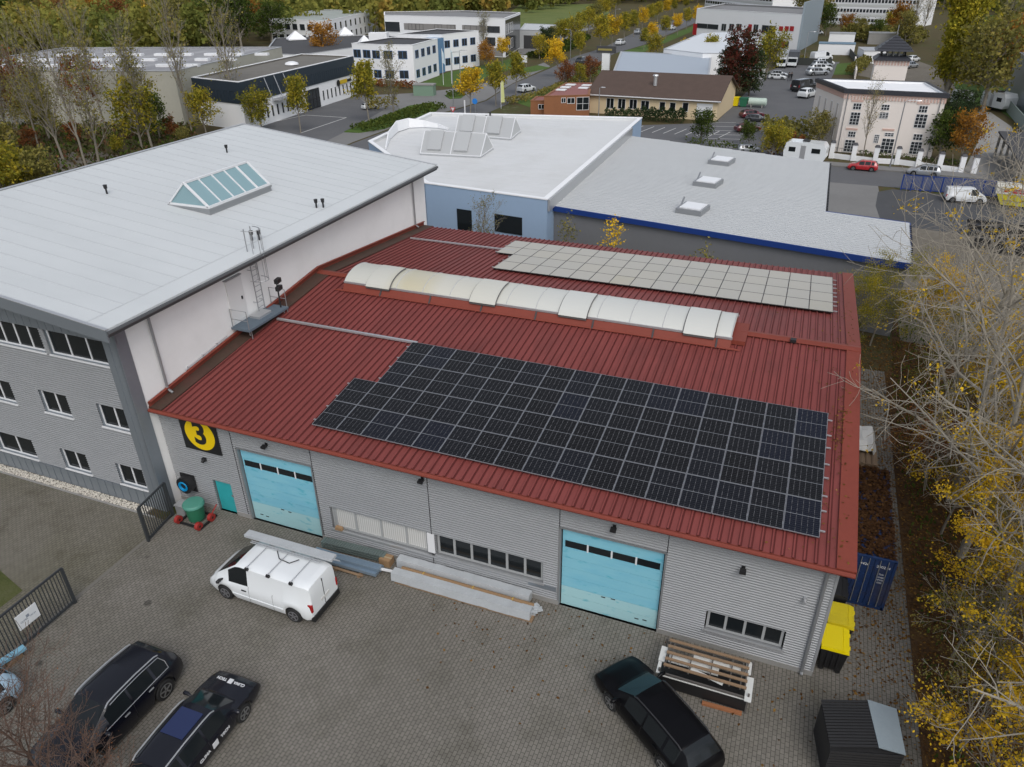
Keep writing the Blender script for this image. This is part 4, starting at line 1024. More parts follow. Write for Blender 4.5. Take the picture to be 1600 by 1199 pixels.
def roofl(rs, n):
    x = .2-rs.gamma(1.2, 1.1, n); y = rs.uniform(-.2, 24, n); z = np.where(y < RY, EZ+(y-EY)*(RZ-EZ)/(RY-EY), RZ+(y-RY)*(BZ-RZ)/(BY-RY))+.03
    x2 = -.3+rs.normal(0, .12, n//3); y2 = rs.normal(7, 1.0, n//3); z2 = EZ+(y2-EY)*(RZ-EZ)/(RY-EY)+.04
    return np.vstack([np.stack([x, y, z+.02], 1), np.stack([x2, y2, z2], 1)])
V, F, rn = leaves_flat(300, roofl, 0, .045, 7, .2); tag(mesh_np('fallen_leaves', V, F, L['dead'], rnd=rn), 'brown leaves lying on the right end of the red roof', 'leaves', kind='stuff')

# ================================================================== gates
GT = flat('dark_grey_gate', (.05, .055, .06), .5, .3)
def gate(A, B, h, lab, sign=False):
    A, B = Vector((*A, 0)), Vector((*B, 0)); d = (B-A).normalized(); L_ = (B-A).length; t = thing('gate', lab, 'gate', A)
    s = MB(); s.bar(A+Vector((0, 0, .12)), B+Vector((0, 0, .12)), .06, .1); s.bar(A+Vector((0, 0, h)), B+Vector((0, 0, h)), .06, .08)
    for e in (A, B): s.bar(e+Vector((0, 0, .02)), e+Vector((0, 0, h)), .1, .1)
    s.build('gate_frame', GT, t); s = MB(); n = int(L_/.13)
    for k in range(1, n): q = A+d*(L_*k/n); s.bar(q+Vector((0, 0, .14)), q+Vector((0, 0, h-.02)), .028, .028)
    s.build('bars', GT, t); return t, d, L_
gate((-27.32, -2.9), (-27.62, -1.1), 1.85, 'short dark bar gate leaf beside the office corner')
t, d, L_ = gate((-27.3, -6.75), (-27.15, -13.5), 1.85, 'long dark bar sliding gate carrying a white board')
nrm = Vector((-d.y, d.x, 0)); 
q = at(51, 966, 1.15); cy = q.y; c = Vector((-27.25, cy, 1.15))
s = MB(); c2 = Vector((-27.15, cy, 1.12)); s.box(-27.18, -27.15, cy-.42, cy+.42, .8, 1.45)
bs = thing('company_board', 'white company board with grey lettering fixed to the long gate', 'sign', (-27.16, cy, 1.12)); s.build('board', flat('white_board', (.7, .72, .73), .4), bs)
GL = flat('grey_lettering', (.25, .28, .32), .5)
mrot = Matrix.Rotation(R(90), 4, 'Z') @ Matrix.Rotation(R(90), 4, 'X')
lettering('lettering', 'CLIMA   TECH', .1, GL, bs, Matrix.Translation((.012, 0, -.03)) @ mrot)
s = MB(); s.box(-27.148, -27.142, cy-.06, cy+.06, 1.13, 1.25); s.build('emblem', GL, bs)
# blue parked thing glimpsed below the gate
s = MB(); s.bar((-27.05, -10.1, .35), (-26.9, -9.2, .3), .25, .12); tag(s.build('blue_beam', flat('light_blue_metal', (.2, .42, .55), .4), loc=(-27, -9.6, .3)), 'light blue metal beam at the foot of the long gate', 'beam')
s = MB(); s.box(-27.1, -26.9, -9.95, -9.35, 0, .2); tag(s.build('timber_block', M['timber'], loc=(-27, -9.6, 0)), 'timber block under the light blue beam', 'block')
# ================================================================== vehicles in the yard
BLACK = flat('black_car_paint', (.004, .004, .005), .3, 0, 0, .14); WHITE = mat('white_van_paint', (.74, .77, .78), .25, var=.02, coat=.6)
van = make_car('van', WHITE, 'panel_van', 'white panel van with roof bars parked below the left turquoise door', 'van', loc=(-20.12, -3.52, 0), rz=R(180-1), rim=flat('steel_rim', (.22, .22, .23), .5, .4))
def onv(x, y): c_, s_ = math.cos(R(179)), math.sin(R(179)); return (-20.12+x*c_-y*s_, -3.52+x*s_+y*c_)
s = MB()
for x in (.35, -.65, -1.7):
    s.tube([(x, -.8, 1.88), (x, -.78, 2.0), (x, .78, 2.0), (x, .8, 1.88)], .018, 6)
s.build('roof_bar', M['alu'], van, local=True)
s = MB()
for x in (.35, -.65, -1.7):
    for y in (-.8, .8): s.obox((x, y, 1.93), (.14, .09, .1))
s.build('bar_foot', M['black'], van, local=True)
s = MB(); s.obox((1.05, 0, 1.1), (.02, 1.3, .02)); s.tube([(1.92, .75, 1.22), (1.3, .1, 1.7)], .012, 4); s.build('wiper', M['black'], van, local=True)
s = MB(); a = onv(1.55, -.72); b_ = onv(-2.55, -.8); 
s.bar((*a, 2.1), (*b_, 2.1), .34, .12)
o = s.build('profile_bundle', M['wrap'], loc=(*onv(-.4, -.6), 2.04)); tag(o, 'long white wrapped profile bundle lying on the roof bars of the van', 'bundle')
s = MB()
for off in (-.38, -.46): a = onv(1.1, off); b_ = onv(-2.15, off-.06); s.tube([(*a, 2.06), (*b_, 2.06)], .022, 6)
tag(s.build('pipes', M['alu'], loc=(*onv(-.4, -.4), 2.04)), 'thin metal pipes beside the white bundle on the van roof', 'pipes')
s = MB(); s.tube([(*onv(-.2, -.38), 2.05), (*onv(-.5, -.1), 1.98), (*onv(-1.0, -.05), 1.96), (*onv(-1.3, -.3), 2.03)], .02, 5); tag(s.build('strap', M['black'], loc=(*onv(-.7, -.2), 1.96)), 'black strap hanging slack on the van roof', 'strap')
SUVP = flat('black_suv_paint', (.006, .0065, .011), .22, 0, .2, .45)
suv = make_car('suv', SUVP, 'parked_suv', 'black off-road car with silver roof rails parked nearest the long gate', 'car', rails=M['alu'], chrome=True, loc=(-21.55, -10.25, 0), rz=R(-91), group='black cars in the yard')
wag = make_car('wagon', SUVP, 'estate_car', 'black estate car with white lettering and silver roof rails, beside the off-road car', 'car', rails=M['alu'], loc=(-18.35, -9.9, 0), rz=R(91), group='black cars in the yard')
WL = flat('white_lettering', (.62, .63, .64), .5)
lettering('lettering', 'CLIMA', .16, WL, wag, Matrix.Translation((-.55, -.916, .62)) @ Matrix.Rotation(R(90), 4, 'X'), bold=.006)
lettering('lettering', 'TECH', .16, WL, wag, Matrix.Translation((.38, -.916, .62)) @ Matrix.Rotation(R(90), 4, 'X'), bold=.006)
s = MB(); s.box(-.2, .03, -.93, -.912, .52, .74); s.build('emblem', WL, wag, local=True)
mh = Matrix.Rotation(R(8), 4, 'Y') @ Matrix.Rotation(R(90), 4, 'Z')
lettering('lettering', 'CLIMA', .15, WL, wag, Matrix.Translation((1.85, -.36, .895)) @ mh, bold=.006)
lettering('lettering', 'TECH', .15, WL, wag, Matrix.Translation((1.85, .34, .895)) @ mh, bold=.006)
s = MB(); s.obox((1.85, 0, .89), (.18, .17, .02)); s.build('emblem', WL, wag, local=True)
s = MB(); s.hexa([(-.75, -.42, 1.466), (.2, -.42, 1.466), (.2, .42, 1.466), (-.75, .42, 1.466), (-.75, -.42, 1.486), (.2, -.42, 1.486), (.2, .42, 1.486), (-.75, .42, 1.486)]); s.build('sunroof', flat('blue_sunroof', (.018, .028, .085), .15), wag, local=True)
wg2 = make_car('wagon', BLACK, 'estate_car', 'plain black estate car standing askew near the timber rack', 'car', rails=flat('black_rail', (.03, .03, .032), .3), loc=(-4.72, -3.98, 0), rz=R(142), group='black cars in the yard')
BLUEC = flat('pale_blue_car_paint', (.30, .42, .52), .3, 0, .8)
make_car('hatch', BLUEC, 'parked_car', 'pale blue car half hidden by the bare bush at the lower left', 'car', loc=(-26.1, -12.5, 0), rz=R(-92))
# ================================================================== goods by the wall
def at0(px, py, z=0): v = at(px, py, z); return v
t = thing('pallet', 'timber pallet under the galvanised profiles', 'pallet', (-18.6, -1.1, 0), group='pallets in the yard')
s = MB()
for y in (-1.5, -1.1, -.72): s.box(-19.9, -17.3, y-.05, y+.05, .1, .14)
for x in (-19.7, -18.6, -17.5): s.box(x-.06, x+.06, -1.55, -.67, 0, .1)
s.build('slats', M['timber'], t)
PG = flat('blue_grey_profile', (.26, .34, .42), .35, .5)
t = thing('profile_stack', 'stack of blue-grey galvanised profiles on a pallet by the wall', 'metal profiles', (-18.4, -.9, .14))
for k, (y, z, w) in enumerate(((-1.3, .22, .26), (-.98, .22, .26), (-1.15, .4, .3))):
    s = MB(); s.bar((-20.0+.1*k, y, z), (-16.75+.05*k, y+.05, z), w, .14)
    for q in (-.08, .0, .08): s.bar((-20.0+.1*k, y+q, z+.08), (-16.75, y+.05+q, z+.08), .02, .03)
    s.build('profile', PG, t)
s = MB(); s.bar((-20.15, -1.38, .36), (-15.85, -1.0, .34), .09, .07); tag(s.build('white_batten', M['white_frame'], loc=(-18, -1.2, .3)), 'long white batten lying across the metal profiles', 'batten')
GS = flat('greenish_galvanised', (.2, .25, .24), .45, .5)
t = thing('tray_stack', 'stack of perforated greenish cable trays against the wall', 'cable trays', (-18.4, -.45, 0))
for q in range(3):
    s = MB(); s.bar((-19.9, -.45, .12+q*.13), (-16.9, -.3, .12+q*.13), .34, .05)
    x = -19.8
    while x < -17: s.bar((x, -.62+.05*(x+19.9)*.5, .17+q*.13), (x, -.25+.05*(x+19.9)*.5, .17+q*.13), .03, .03); x += .12
    s.build('tray', GS, t)
t = thing('cardboard_box', 'small brown cardboard box between the profiles and wrapped bundles', 'box', (-16.8, -.38, 0))
s = MB(); s.box(-17.06, -16.56, -.6, -.2, 0, .36); s.build('carton', M['card'], t); s = MB(); s.box(-17.07, -16.55, -.43, -.37, .355, .366); s.build('tape', flat('tape', (.4, .32, .2), .3), t)
def bundle(x0, x1, y0, y1, z0, z1, lab, mt, dy=0):
    s = MB(); n = 14; rr = random.Random(x0*7+y0*3)
    for k in range(n):
        a = x0+(x1-x0)*k/n; b__ = x0+(x1-x0)*(k+1)/n; j = [rr.uniform(-.012, .012) for _ in range(4)]
        s.hexa([(a, y0+j[0], z0), (b__+.002, y0+j[0], z0), (b__+.002, y1+j[1], z0), (a, y1+j[1], z0), (a, y0+j[0]+.04, z1+j[2]), (b__+.002, y0+j[0]+.04, z1+j[2]), (b__+.002, y1+j[1]-.04, z1+j[3]), (a, y1+j[1]-.04, z1+j[3])])
    return tag(s.build('wrapped_bundle', mt, loc=((x0+x1)/2, (y0+y1)/2, z0)), lab, 'bundle', 'long wrapped bundles by the wall')
bundle(-16.25, -10.4, -.55, -.12, .12, .52, 'white foil-wrapped bundle closest to the six-pane window', M['wrap'])
bundle(-16.1, -10.1, -1.3, -.85, .1, .48, 'white foil-wrapped bundle on the yard side of the timber beam', M['wrap'])
s = MB(); s.box(-15.95, -10.0, -1.27, -.88, 0, .1); tag(s.build('bearer', M['timber'], loc=(-13, -1.1, 0)), 'timber bearer under the outer wrapped bundle', 'timber')
s = MB(); s.box(-16.1, -10.5, -.5, -.15, 0, .12); tag(s.build('bearer', M['timber'], loc=(-13, -.3, 0)), 'timber bearer under the inner wrapped bundle', 'timber')
t = thing('cardboard_tube', 'long brown cardboard tube with straps between the wrapped bundles', 'tube', (-13, -.7, 0))
s = MB(); s.tube([(-15.9, -.7, .26), (-10.1, -.7, .26)], .13, 10); s.build('tube', M['card'], t, smooth=50)
s = MB()
for x in (-14.9, -12.7, -11.0): s.tube([(x-.02, -.7, .26), (x+.02, -.7, .26)], .145, 10)
s.build('strap', flat('yellow_strap', (.5, .33, .05), .6), t)
s = MB(); s.box(-15.8, -10.2, -.8, -.6, 0, .13); s.build('bearer', M['timber'], t)
s = MB(); rr = random.Random(4)
for k in range(10):
    x, y = -10.0+rr.uniform(-.12, .12), -.8+rr.uniform(-.15, .15); s.obox((x, y, .12+k*.03), (rr.uniform(.12, .25), rr.uniform(.12, .25), .04), rr.uniform(0, 3))
tag(s.build('crumpled_foil', M['wrap'], loc=(-10, -.8, 0)), 'crumpled white foil at the right end of the wrapped bundles', 'foil')
# timber rack with white panels
t = thing('stillage', 'low steel stillage of timber slats and white offcuts under the right window', 'rack', (-3.45, -1.8, 0)); rx0, rx1, ry0, ry1 = -4.95, -2.0, -2.4, -1.02
s = MB()
for k in range(5): y = ry0+.18+k*.28; s.box(rx0+.1, rx1-.1, y-.045, y+.045, .96, 1.01)
s.build('slats', M['timber'], t)
s = MB()
for x in (rx0+.15, rx0+.3, rx0+.95, rx0+1.65, rx0+2.3, rx1-.3, rx1-.15): s.box(x-.02, x+.02, ry0+.1, ry1-.02, .925, .955)
for x in (rx0, rx1):
    for y in (ry0, ry1): s.box(x-.03, x+.03, y-.03, y+.03, 0, .95)
s.box(rx0, rx1, ry0-.03, ry0+.02, .7, .78); s.box(rx0, rx1, ry1-.02, ry1+.03, .7, .78); s.build('rack_frame', flat('rack_steel', (.15, .14, .13), .5, .4), t)
s = MB(); s.box(rx0, rx1, ry0+.03, ry1-.03, .1, .16); s.box(rx0, rx1, ry0, ry0+.03, .08, .62); s.build('rack_base', M['black'], t)
WO = flat('white_offcut', (.62, .63, .61), .5)
s = MB(); s.box(rx0+.2, rx0+1.9, -1.9, -1.5, .78, .82); s.box(rx0+1.0, rx0+2.6, -1.55, -1.3, .83, .86); s.box(rx0-.12, rx0+.1, -2.0, -1.35, .82, .86); s.box(rx1-.12, rx1+.1, -2.6, -1.6, .8, .84); s.box(rx0-.1, rx0+.02, -2.5, -2.0, .78, .81); s.box(rx1-.2, rx1-.02, -1.55, -1.0, .86, .89)
s.bar((rx0+1.0, -2.0, .88), (rx0+2.1, -2.25, .88), .12, .02); s.bar((rx0+.05, ry0-.02, .64), (rx1-.05, ry0-.02, .66), .04, .03); s.build('offcut', WO, t)
s = MB(); s.bar((-3.4, -2.55, .05), (-2.1, -2.5, .05), .12, .1); tag(s.build('plank', flat('orange_plank', (.3, .12, .05), .8), loc=(-2.8, -2.5, 0)), 'reddish plank lying on the pavers before the stillage', 'plank')
# slatted bin store
t = thing('bin_shelter', 'black slatted bin shelter with pale grey sheet lid at the bottom right', 'bin shelter', (1.3, -2.9, 0))
SL = flat('black_slats', (.018, .018, .019), .6); LDM = mat('pale_blue_grey_sheet', (.24, .29, .32), .6, var=.12, vs=1.5)
bx = [(.12, -2.25), (1.5, -1.75), (1.78, -3.4), (.42, -3.9)]; a, b_, c_, d_ = [Vector((*p, 0)) for p in bx]
zt = 1.5; s = MB()
n = 16
for k in range(n):
    f0, f1 = k/n+.004, (k+1)/n-.012; pts = [a.lerp(d_, f0), b_.lerp(c_, f0), b_.lerp(c_, f1), a.lerp(d_, f1)]
    s.hexa([(p.x, p.y, zt-.03) for p in pts][::-1]+[(p.x, p.y, zt) for p in pts][::-1])
s.build('slatted_lid', SL, t)
e = [(2.35, -1.68), (2.52, -3.28)]
s = MB(); s.hexa([(b_.x-.02, b_.y, zt-.02), (c_.x-.02, c_.y, zt-.02), (e[1][0], e[1][1], zt-.14), (e[0][0], e[0][1], zt-.14), (b_.x-.02, b_.y, zt+.02), (c_.x-.02, c_.y, zt+.02), (e[1][0], e[1][1], zt-.1), (e[0][0], e[0][1], zt-.1)]); s.build('sheet_lid', LDM, t)
s = MB(); s.prism([(a.x+.03, a.y-.03), (e[0][0]-.05, e[0][1]-.03), (e[1][0]-.05, e[1][1]+.03), (d_.x+.03, d_.y+.03)], 0, 1.33); s.build('body', SL, t)
s = MB(); wl = Wall((d_.x, d_.y), (e[1][0], e[1][1]))
for k in range(11): wl.boxf(s, .02, wl.L-.05, .06+k*.12, .15+k*.12, 0, .03)
s.build('front_slats', SL, t)
# wheelie bins
def bin_(x0, x1, y0, y1, h, lid, lab, rz=0):
    t = thing('waste_container', lab, 'waste bin', ((x0+x1)/2, (y0+y1)/2, 0), rz, 'large waste bins behind the hall corner'); w, d = (x1-x0)/2, (y1-y0)/2; o = [.06, .06]
    s = MB(); s.hexa([(-w+.1, -d+.1, .18), (w-.1, -d+.1, .18), (w-.1, d-.1, .18), (-w+.1, d-.1, .18), (-w+.02, -d+.02, h-.08), (w-.02, -d+.02, h-.08), (w-.02, d-.02, h-.08), (-w+.02, d-.02, h-.08)])
    for k in (-.4, 0, .4): s.box(w-.05, w-.01, k*d-.03, k*d+.03, .3, h-.1); s.box(k*w-.03, k*w+.03, -d-.0, -d+.04, .3, h-.1)
    s.box(-w, w, -d, d, h-.1, h-.05); s.build('body', M['black'], t, local=True)
    s = MB(); s.hexa([(-w, -d, h-.05), (w+.02, -d, h-.05), (w+.02, d, h-.05), (-w, d, h-.05), (-w, -d+.02, h+.06), (w-.22, -d+.02, h+.09), (w-.22, d-.02, h+.09), (-w, d-.02, h+.06)])
    s.hexa([(w-.22, -d+.02, h-.03), (w+.02, -d, h-.03), (w+.02, d, h-.03), (w-.22, d-.02, h-.03), (w-.2, -d+.02, h+.095), (w, -d+.02, h+.03), (w, d-.02, h+.03), (w-.2, d-.02, h+.095)])
    for k in (-.5, .5): s.box(w+.0, w+.04, k*d-.08, k*d+.08, h-.02, h+.02)
    s.build('lid', lid, t, local=True)
    for a_ in (-1, 1):
        for b_ in (-1, 1):
            q = MB(); q.cyl((a_*(w-.18), b_*(d-.16)-.03, .09), (a_*(w-.18), b_*(d-.16)+.03, .09), .09, n=10); q.box(a_*(w-.18)-.03, a_*(w-.18)+.03, b_*(d-.16)-.04, b_*(d-.16)+.04, .09, .2); q.build('castor', M['rubber'], t, local=True)
YD = mat('weathered_yellow_lid', (.62, .5, .01), .45, var=.15, vs=2, dirt=(.3, .23, .02), da=.7, ds=1.5)
bin_(.12, 1.02, .25, 1.42, 1.17, M['yellow'], 'clean bright yellow-lidded waste bin nearest the hall corner')
bin_(.3, 1.18, 1.48, 2.62, 1.17, YD, 'dirty yellow-lidded waste bin behind the clean one')
bin_(.1, .95, 2.8, 3.9, 1.3, M['black'], 'all-black waste bin beside the blue container')
# shipping container
CB = mat('blue_container_paint', (.008, .03, .105), .5, var=.25, vs=1, dirt=(.06, .045, .035), da=.7, ds=.8)
t = thing('shipping_container', 'dark blue shipping container with leaf-covered roof beside the hall', 'container', (1.75, 7.6, 0)); cx0, cx1, cy0, cy1, ch = 1.02, 2.42, 4.1, 10.2, 2.45
s = MB(); s.box(cx0+.03, cx1-.03, cy0+.06, cy1, .15, ch-.03)
y = cy0+.2
while y < cy1: s.box(cx1-.03, cx1+.01, y, y+.12, .2, ch-.1); y += .28
y = cy0+.3
while y < cy1: s.box(cx0+.1, cx1-.1, y, y+.12, ch-.03, ch); y += .28
s.build('body', CB, t)
s = MB()
for x in (cx0, cx1):
    for y in (cy0+.05, cy1): s.box(x-.05, x+.05, y-.05, y+.05, 0, ch+.01)
s.box(cx0, cx1, cy0, cy0+.08, ch-.06, ch+.02); s.box(cx0, cx1, cy0, cy0+.08, .0, .14); s.build('container_frame', CB, t)
xm_ = (cx0+cx1)/2
for q in (0, 1):
    s = MB(); x0 = cx0+.06 if q == 0 else xm_+.01; x1 = xm_-.01 if q == 0 else cx1-.06
    s.box(x0, x1, cy0+.02, cy0+.06, .15, ch-.07)
    for z in (.5, .95, 1.4, 1.85): s.box(x0+.05, x1-.05, cy0+.0, cy0+.02, z, z+.22)
    o = s.build('container_door', CB, t); s = MB()
    for x in (x0+.18, x1-.18): s.cyl((x, cy0-.02, .15), (x, cy0-.02, ch-.05), .018, n=6)
    s.build('locking_bar', M['steel'], o)
    mm = Matrix.Rotation(R(90), 4, 'X')
    for zz, tx in (((2.1, '4426'), (1.7, '----'), (1.55, '---')) if q == 0 else ((2.1, '200214'), (1.75, '22G1'), (1.6, '30480'), (1.47, '67200'), (1.34, '2250'))):
        if '-' in tx: continue
        lettering('marking', tx, .16 if zz > 2 else .09, WL, o, Matrix.Translation(((x0+x1)/2-1.75, cy0-7.6-.01, zz)) @ mm)
def contl(rs, n): return np.column_stack([rs.uniform(cx0, cx1, n), rs.uniform(cy0+.1, cy1, n), ch+rs.uniform(.01, .07, n)])
V, F, rn = leaves_flat(2200, contl, 0, .075, 8, .3); tag(mesh_np('fallen_leaves', V, F, L['litter'], rnd=rn), 'thick layer of brown leaves on the blue container roof', 'leaves', kind='stuff')
# tarps and frames further back
t = thing('tarpaulin_stack', 'stack of insulation rolls half covered by a white tarpaulin behind the container', 'stack', (1.6, 14.5, 0))
TP = flat('white_tarp', (.6, .6, .58), .5)
s = MB(); rr = random.Random(2); N1, N2 = 8, 6; P = {}
for i in range(N1):
    for j in range(N2): P[i, j] = (.7+1.6*i/(N1-1), 13.4+2.4*j/(N2-1), 1.55+rr.uniform(-.08, .08)-(.5 if i in (0, N1-1) else 0)-(.25 if j in (0, N2-1) else 0))
for i in range(N1-1):
    for j in range(N2-1): s.face([P[i, j], P[i+1, j], P[i+1, j+1], P[i, j+1]])
o = s.build('tarpaulin', TP, t, smooth=80)
s = MB()
for k in range(6):
    for q in range(3): s.tube([(.85+k*.27, 12.6, .2+q*.38), (.85+k*.27, 13.9+.6, .2+q*.38)], .17, 10)
s.build('roll', flat('brown_rolls', (.2, .14, .09), .9), t, smooth=50)
t = thing('tarpaulin_stack', 'narrow white covered stack against the hall, farthest back', 'stack', (.75, 19, 0)); s = MB(); s.hexa([(.45, 17.4, 0), (1.0, 17.4, 0), (1.0, 20.8, 0), (.45, 20.8, 0), (.45, 17.5, 1.5), (.9, 17.5, 1.35), (.95, 20.7, 1.4), (.45, 20.7, 1.5)]); s.build('cover', TP, t)
s = MB(); s.box(.45, 1.0, 17.38, 17.42, .4, .5); s.build('strap', M['black'], t)
t = thing('black_tank', 'black plastic tank with lid standing behind the blue container', 'tank', (1.9, 11.5, 0)); s = MB(); s.tube([(1.95, 11.4, 0), (1.95, 11.4, 1.0), (1.95, 11.4, 1.1)], [.5, .52, .44], 12); s.build('body', M['black'], t); s = MB(); s.tube([(1.95, 11.4, 1.1), (1.95, 11.4, 1.18)], [.3, .26], 12); s.build('lid', M['black'], t)
# corner things: tub, pallet truck, hose reel
TG = flat('green_plastic', (.02, .14, .075), .5)
t = thing('grit_barrel', 'round green lidded barrel standing by the hall corner', 'barrel', (-26.35, -.95, 0))
s = MB(); s.lathe([(.0, .12), (.36, .12), (.42, .85), (.44, .86)], (-26.35, -.95, 0), 24); s.build('body', TG, t, smooth=40)
s = MB(); s.lathe([(.48, .86), (.48, .94), (.43, 1.0), (0, 1.02)], (-26.35, -.95, 0), 24); s.build('lid', flat('teal_green_lid', (.07, .25, .19), .5), t, smooth=40)
RD = flat('red_pallet_truck', (.3, .025, .02), .5)
t = thing('red_trolley', 'red wheeled trolley under the green barrel', 'trolley', (-26.3, -1.0, 0)); s = MB()
s.box(-27.0, -25.7, -1.5, -1.4, .04, .1); s.box(-27.0, -25.7, -.55, -.45, .04, .1)
for x in (-26.95, -25.7): s.box(x-.05, x+.05, -1.5, -.45, .04, .1)
s.build('chassis', M['black'], t)
for x, y in ((-26.95, -1.45), (-25.75, -1.5), (-25.65, -.8)):
    s = MB(); s.tube([(x-.08, y, .22), (x+.08, y, .22)], .19, 14); o = s.build('wheel', RD, t, smooth=40); s = MB(); s.tube([(x-.085, y, .22), (x+.085, y, .22)], .06, 8); s.build('hub', M['black'], o)
s = MB(); s.tube([(-25.65, -.8, .1), (-25.55, -.75, .5), (-25.45, -.5, .8)], .03, 6); s.build('handle', RD, t)
t = thing('hose_reel', 'wall-mounted hose reel with bright blue hose above the green barrel', 'hose reel', (-27.3, -.35, .9))
s = MB(); s.tube([(-27.3, -.4, 1.25), (-27.3, -.1, 1.25)], .42, 20); s.build('reel', M['black'], t, smooth=40)
s = MB()
for k in range(4): s.tube([(-27.3+(.17+.02*k)*math.cos(a), -.42-.01*k, 1.25+(.17+.02*k)*math.sin(a)) for a in np.linspace(0, 2*PI, 20)], .03, 5)
s.build('hose', flat('blue_hose', (.0, .24, .5), .4), t)
s = MB(); s.box(-27.7, -26.9, -.1, -.05, .8, 1.7); s.build('bracket', M['black'], t)
t = thing('planter_box', 'pale stone block beside the green barrel', 'block', (-27.2, -.9, 0)); s = MB(); s.box(-27.5, -27.0, -1.0, -.55, 0, .5); s.box(-27.53, -26.97, -1.03, -.52, .5, .56); s.build('block', M['alu'], t)
# ================================================================== neighbours
def on(W, px, py):
    d = FWD*FPX+RGT*(px-800)-UPV*(py-599.5); C = Vector(CAM); t = (W.A-C).dot(W.n)/d.dot(W.n); q = C+t*d
    return ((q-W.A).dot(W.d), q.z)
def pxwin(par, W, rects, n=1, rows=1, fm=None, gm=None, fw=.06, proud=.05, label=None):
    for (x0, y0, x1, y1) in rects:
        u0, z1 = on(W, x0, y0); u1, z0 = on(W, x1, y1)
        W.window(par, u0, u1, max(z0, .1), z1, n=n, rows=rows, fm=fm, gm=gm, fw=fw, proud=proud)
DG = flat('dark_window_glass', (.03, .035, .04), .15)
# --- pale blue hall with white roof
bh = flat_building('blue_hall', 'pale blue rendered hall with white membrane roof behind the red-roofed hall', 'building', [(-21.4, 33.35), (-22.2, 69.8), (-47.6, 65.3), (-46, 48), (-32.6, 34.75)], 6.1, M['bluewall'], M['membrane2'], M['white_far'], par_h=.3, par_w=.35)
WB = Wall((-32.6, 34.75), (-21.4, 33.35))
pxwin(bh, WB, [(714, 326, 738, 362), (773, 334, 816, 368)], n=1, fm=M['glass'], gm=GLASS)
s = MB(); y = 36.0
while y < 69: 
    s.bar((-21.9-.02*(y-34), y, 5.812), (-32-min(13, (y-35)*.9), y+.6, 5.812), .05, .012); y += 1.5
s.build('seam_strip', flat('faint_seam', (.55, .56, .56), .6), bh)
def wedge(A, B, tip, ridge0, ridge1, lab, flaps):
    """triangular-section rooflight: A,B base front corners (z 6), ridge points, right tip"""
    t = bpy.data.objects.new('rooflight', None); COL.objects.link(t); t.parent = bh; t.location = Vector(A)-bh.location; t['label'] = lab
    A, B, tip = Vector(A), Vector(B), Vector(tip); R0, R1 = Vector(ridge0), Vector(ridge1); D = A+(tip-B)
    s = MB(); up = Vector((0, 0, .22)); A2, B2, T2, D2 = A+up, B+up, tip+up, D+up
    s.face([A, B, B2, A2]); s.face([B, tip, T2, B2]); s.face([tip, D, D2, T2]); s.face([D, A, A2, D2]); s.build('kerb', M['alu'], t)
    sm = flat('grey_rooflight_sheet', (.42, .43, .43), .4); s = MB(); s.face([A2, B2, R1, R0]); s.face([B2, T2, R1]); s.face([T2, D2, R0, R1]); s.face([D2, A2, R0]); s.build('glazing', sm, t)
    s = MB()
    for p, q in ((A2, R0), (B2, R1), (R0, R1), (A2, B2), (B2, T2), (T2, R1), ((A2+B2)/2, (R0+R1)/2)): s.bar(p, q, .09, .09)
    s.build('glazing_bar', M['white_frame'], t)
    nn = (B2-A2).cross(R0-A2).normalized()
    if nn.z < 0: nn = -nn
    for f in flaps:
        s = MB(); w = .11; p = []
        for (a, b_) in ((f-w, .12), (f+w, .12), (f+w, .95), (f-w, .95)): p.append(A2.lerp(B2, a).lerp(R0.lerp(R1, a), b_))
        s.hexa([q+nn*.02 for q in p]+[q+nn*.22 for q in p]); s.build('vent_flap', sm, t)
wedge(at(657, 243, 5.8), at(751, 248, 5.8), at(771, 234, 5.8), at(664, 204, 7.5), at(760, 209, 7.5), 'front triangular rooflight on the white roof', (.22, .66))
wedge(at(711, 213, 5.8), at(798, 220, 5.8), at(814, 207, 5.8), at(717, 180, 7.5), at(805, 184, 7.5), 'rear triangular rooflight on the white roof', (.2, .68))
s = MB(); pts = [at(604, 233, 5.9), at(609, 218, 5.9), at(622, 206, 5.9), at(640, 200, 5.9), at(662, 199, 5.9), at(684, 200, 5.9), at(700, 203, 5.9)]
hs = [.2, .8, 1.15, 1.05, .75, .45, .2]
for k in range(6):
    p, q = pts[k], pts[k+1]; d = (q-p).normalized(); nn = Vector((-d.y, d.x, 0))*.12
    s.hexa([p, q, q+nn, p+nn, p+Vector((0, 0, hs[k])), q+Vector((0, 0, hs[k+1])), q+nn+Vector((0, 0, hs[k+1])), p+nn+Vector((0, 0, hs[k]))])
s.build('curved_screen', M['white_far'], bh)
for px, py in ((760, 190), (766, 185)):
    p = at(px, py, 5.8); s = MB(); s.cyl(p, p+Vector((0, 0, .7)), .12, n=8); s.build('roof_vent', M['black'], bh)
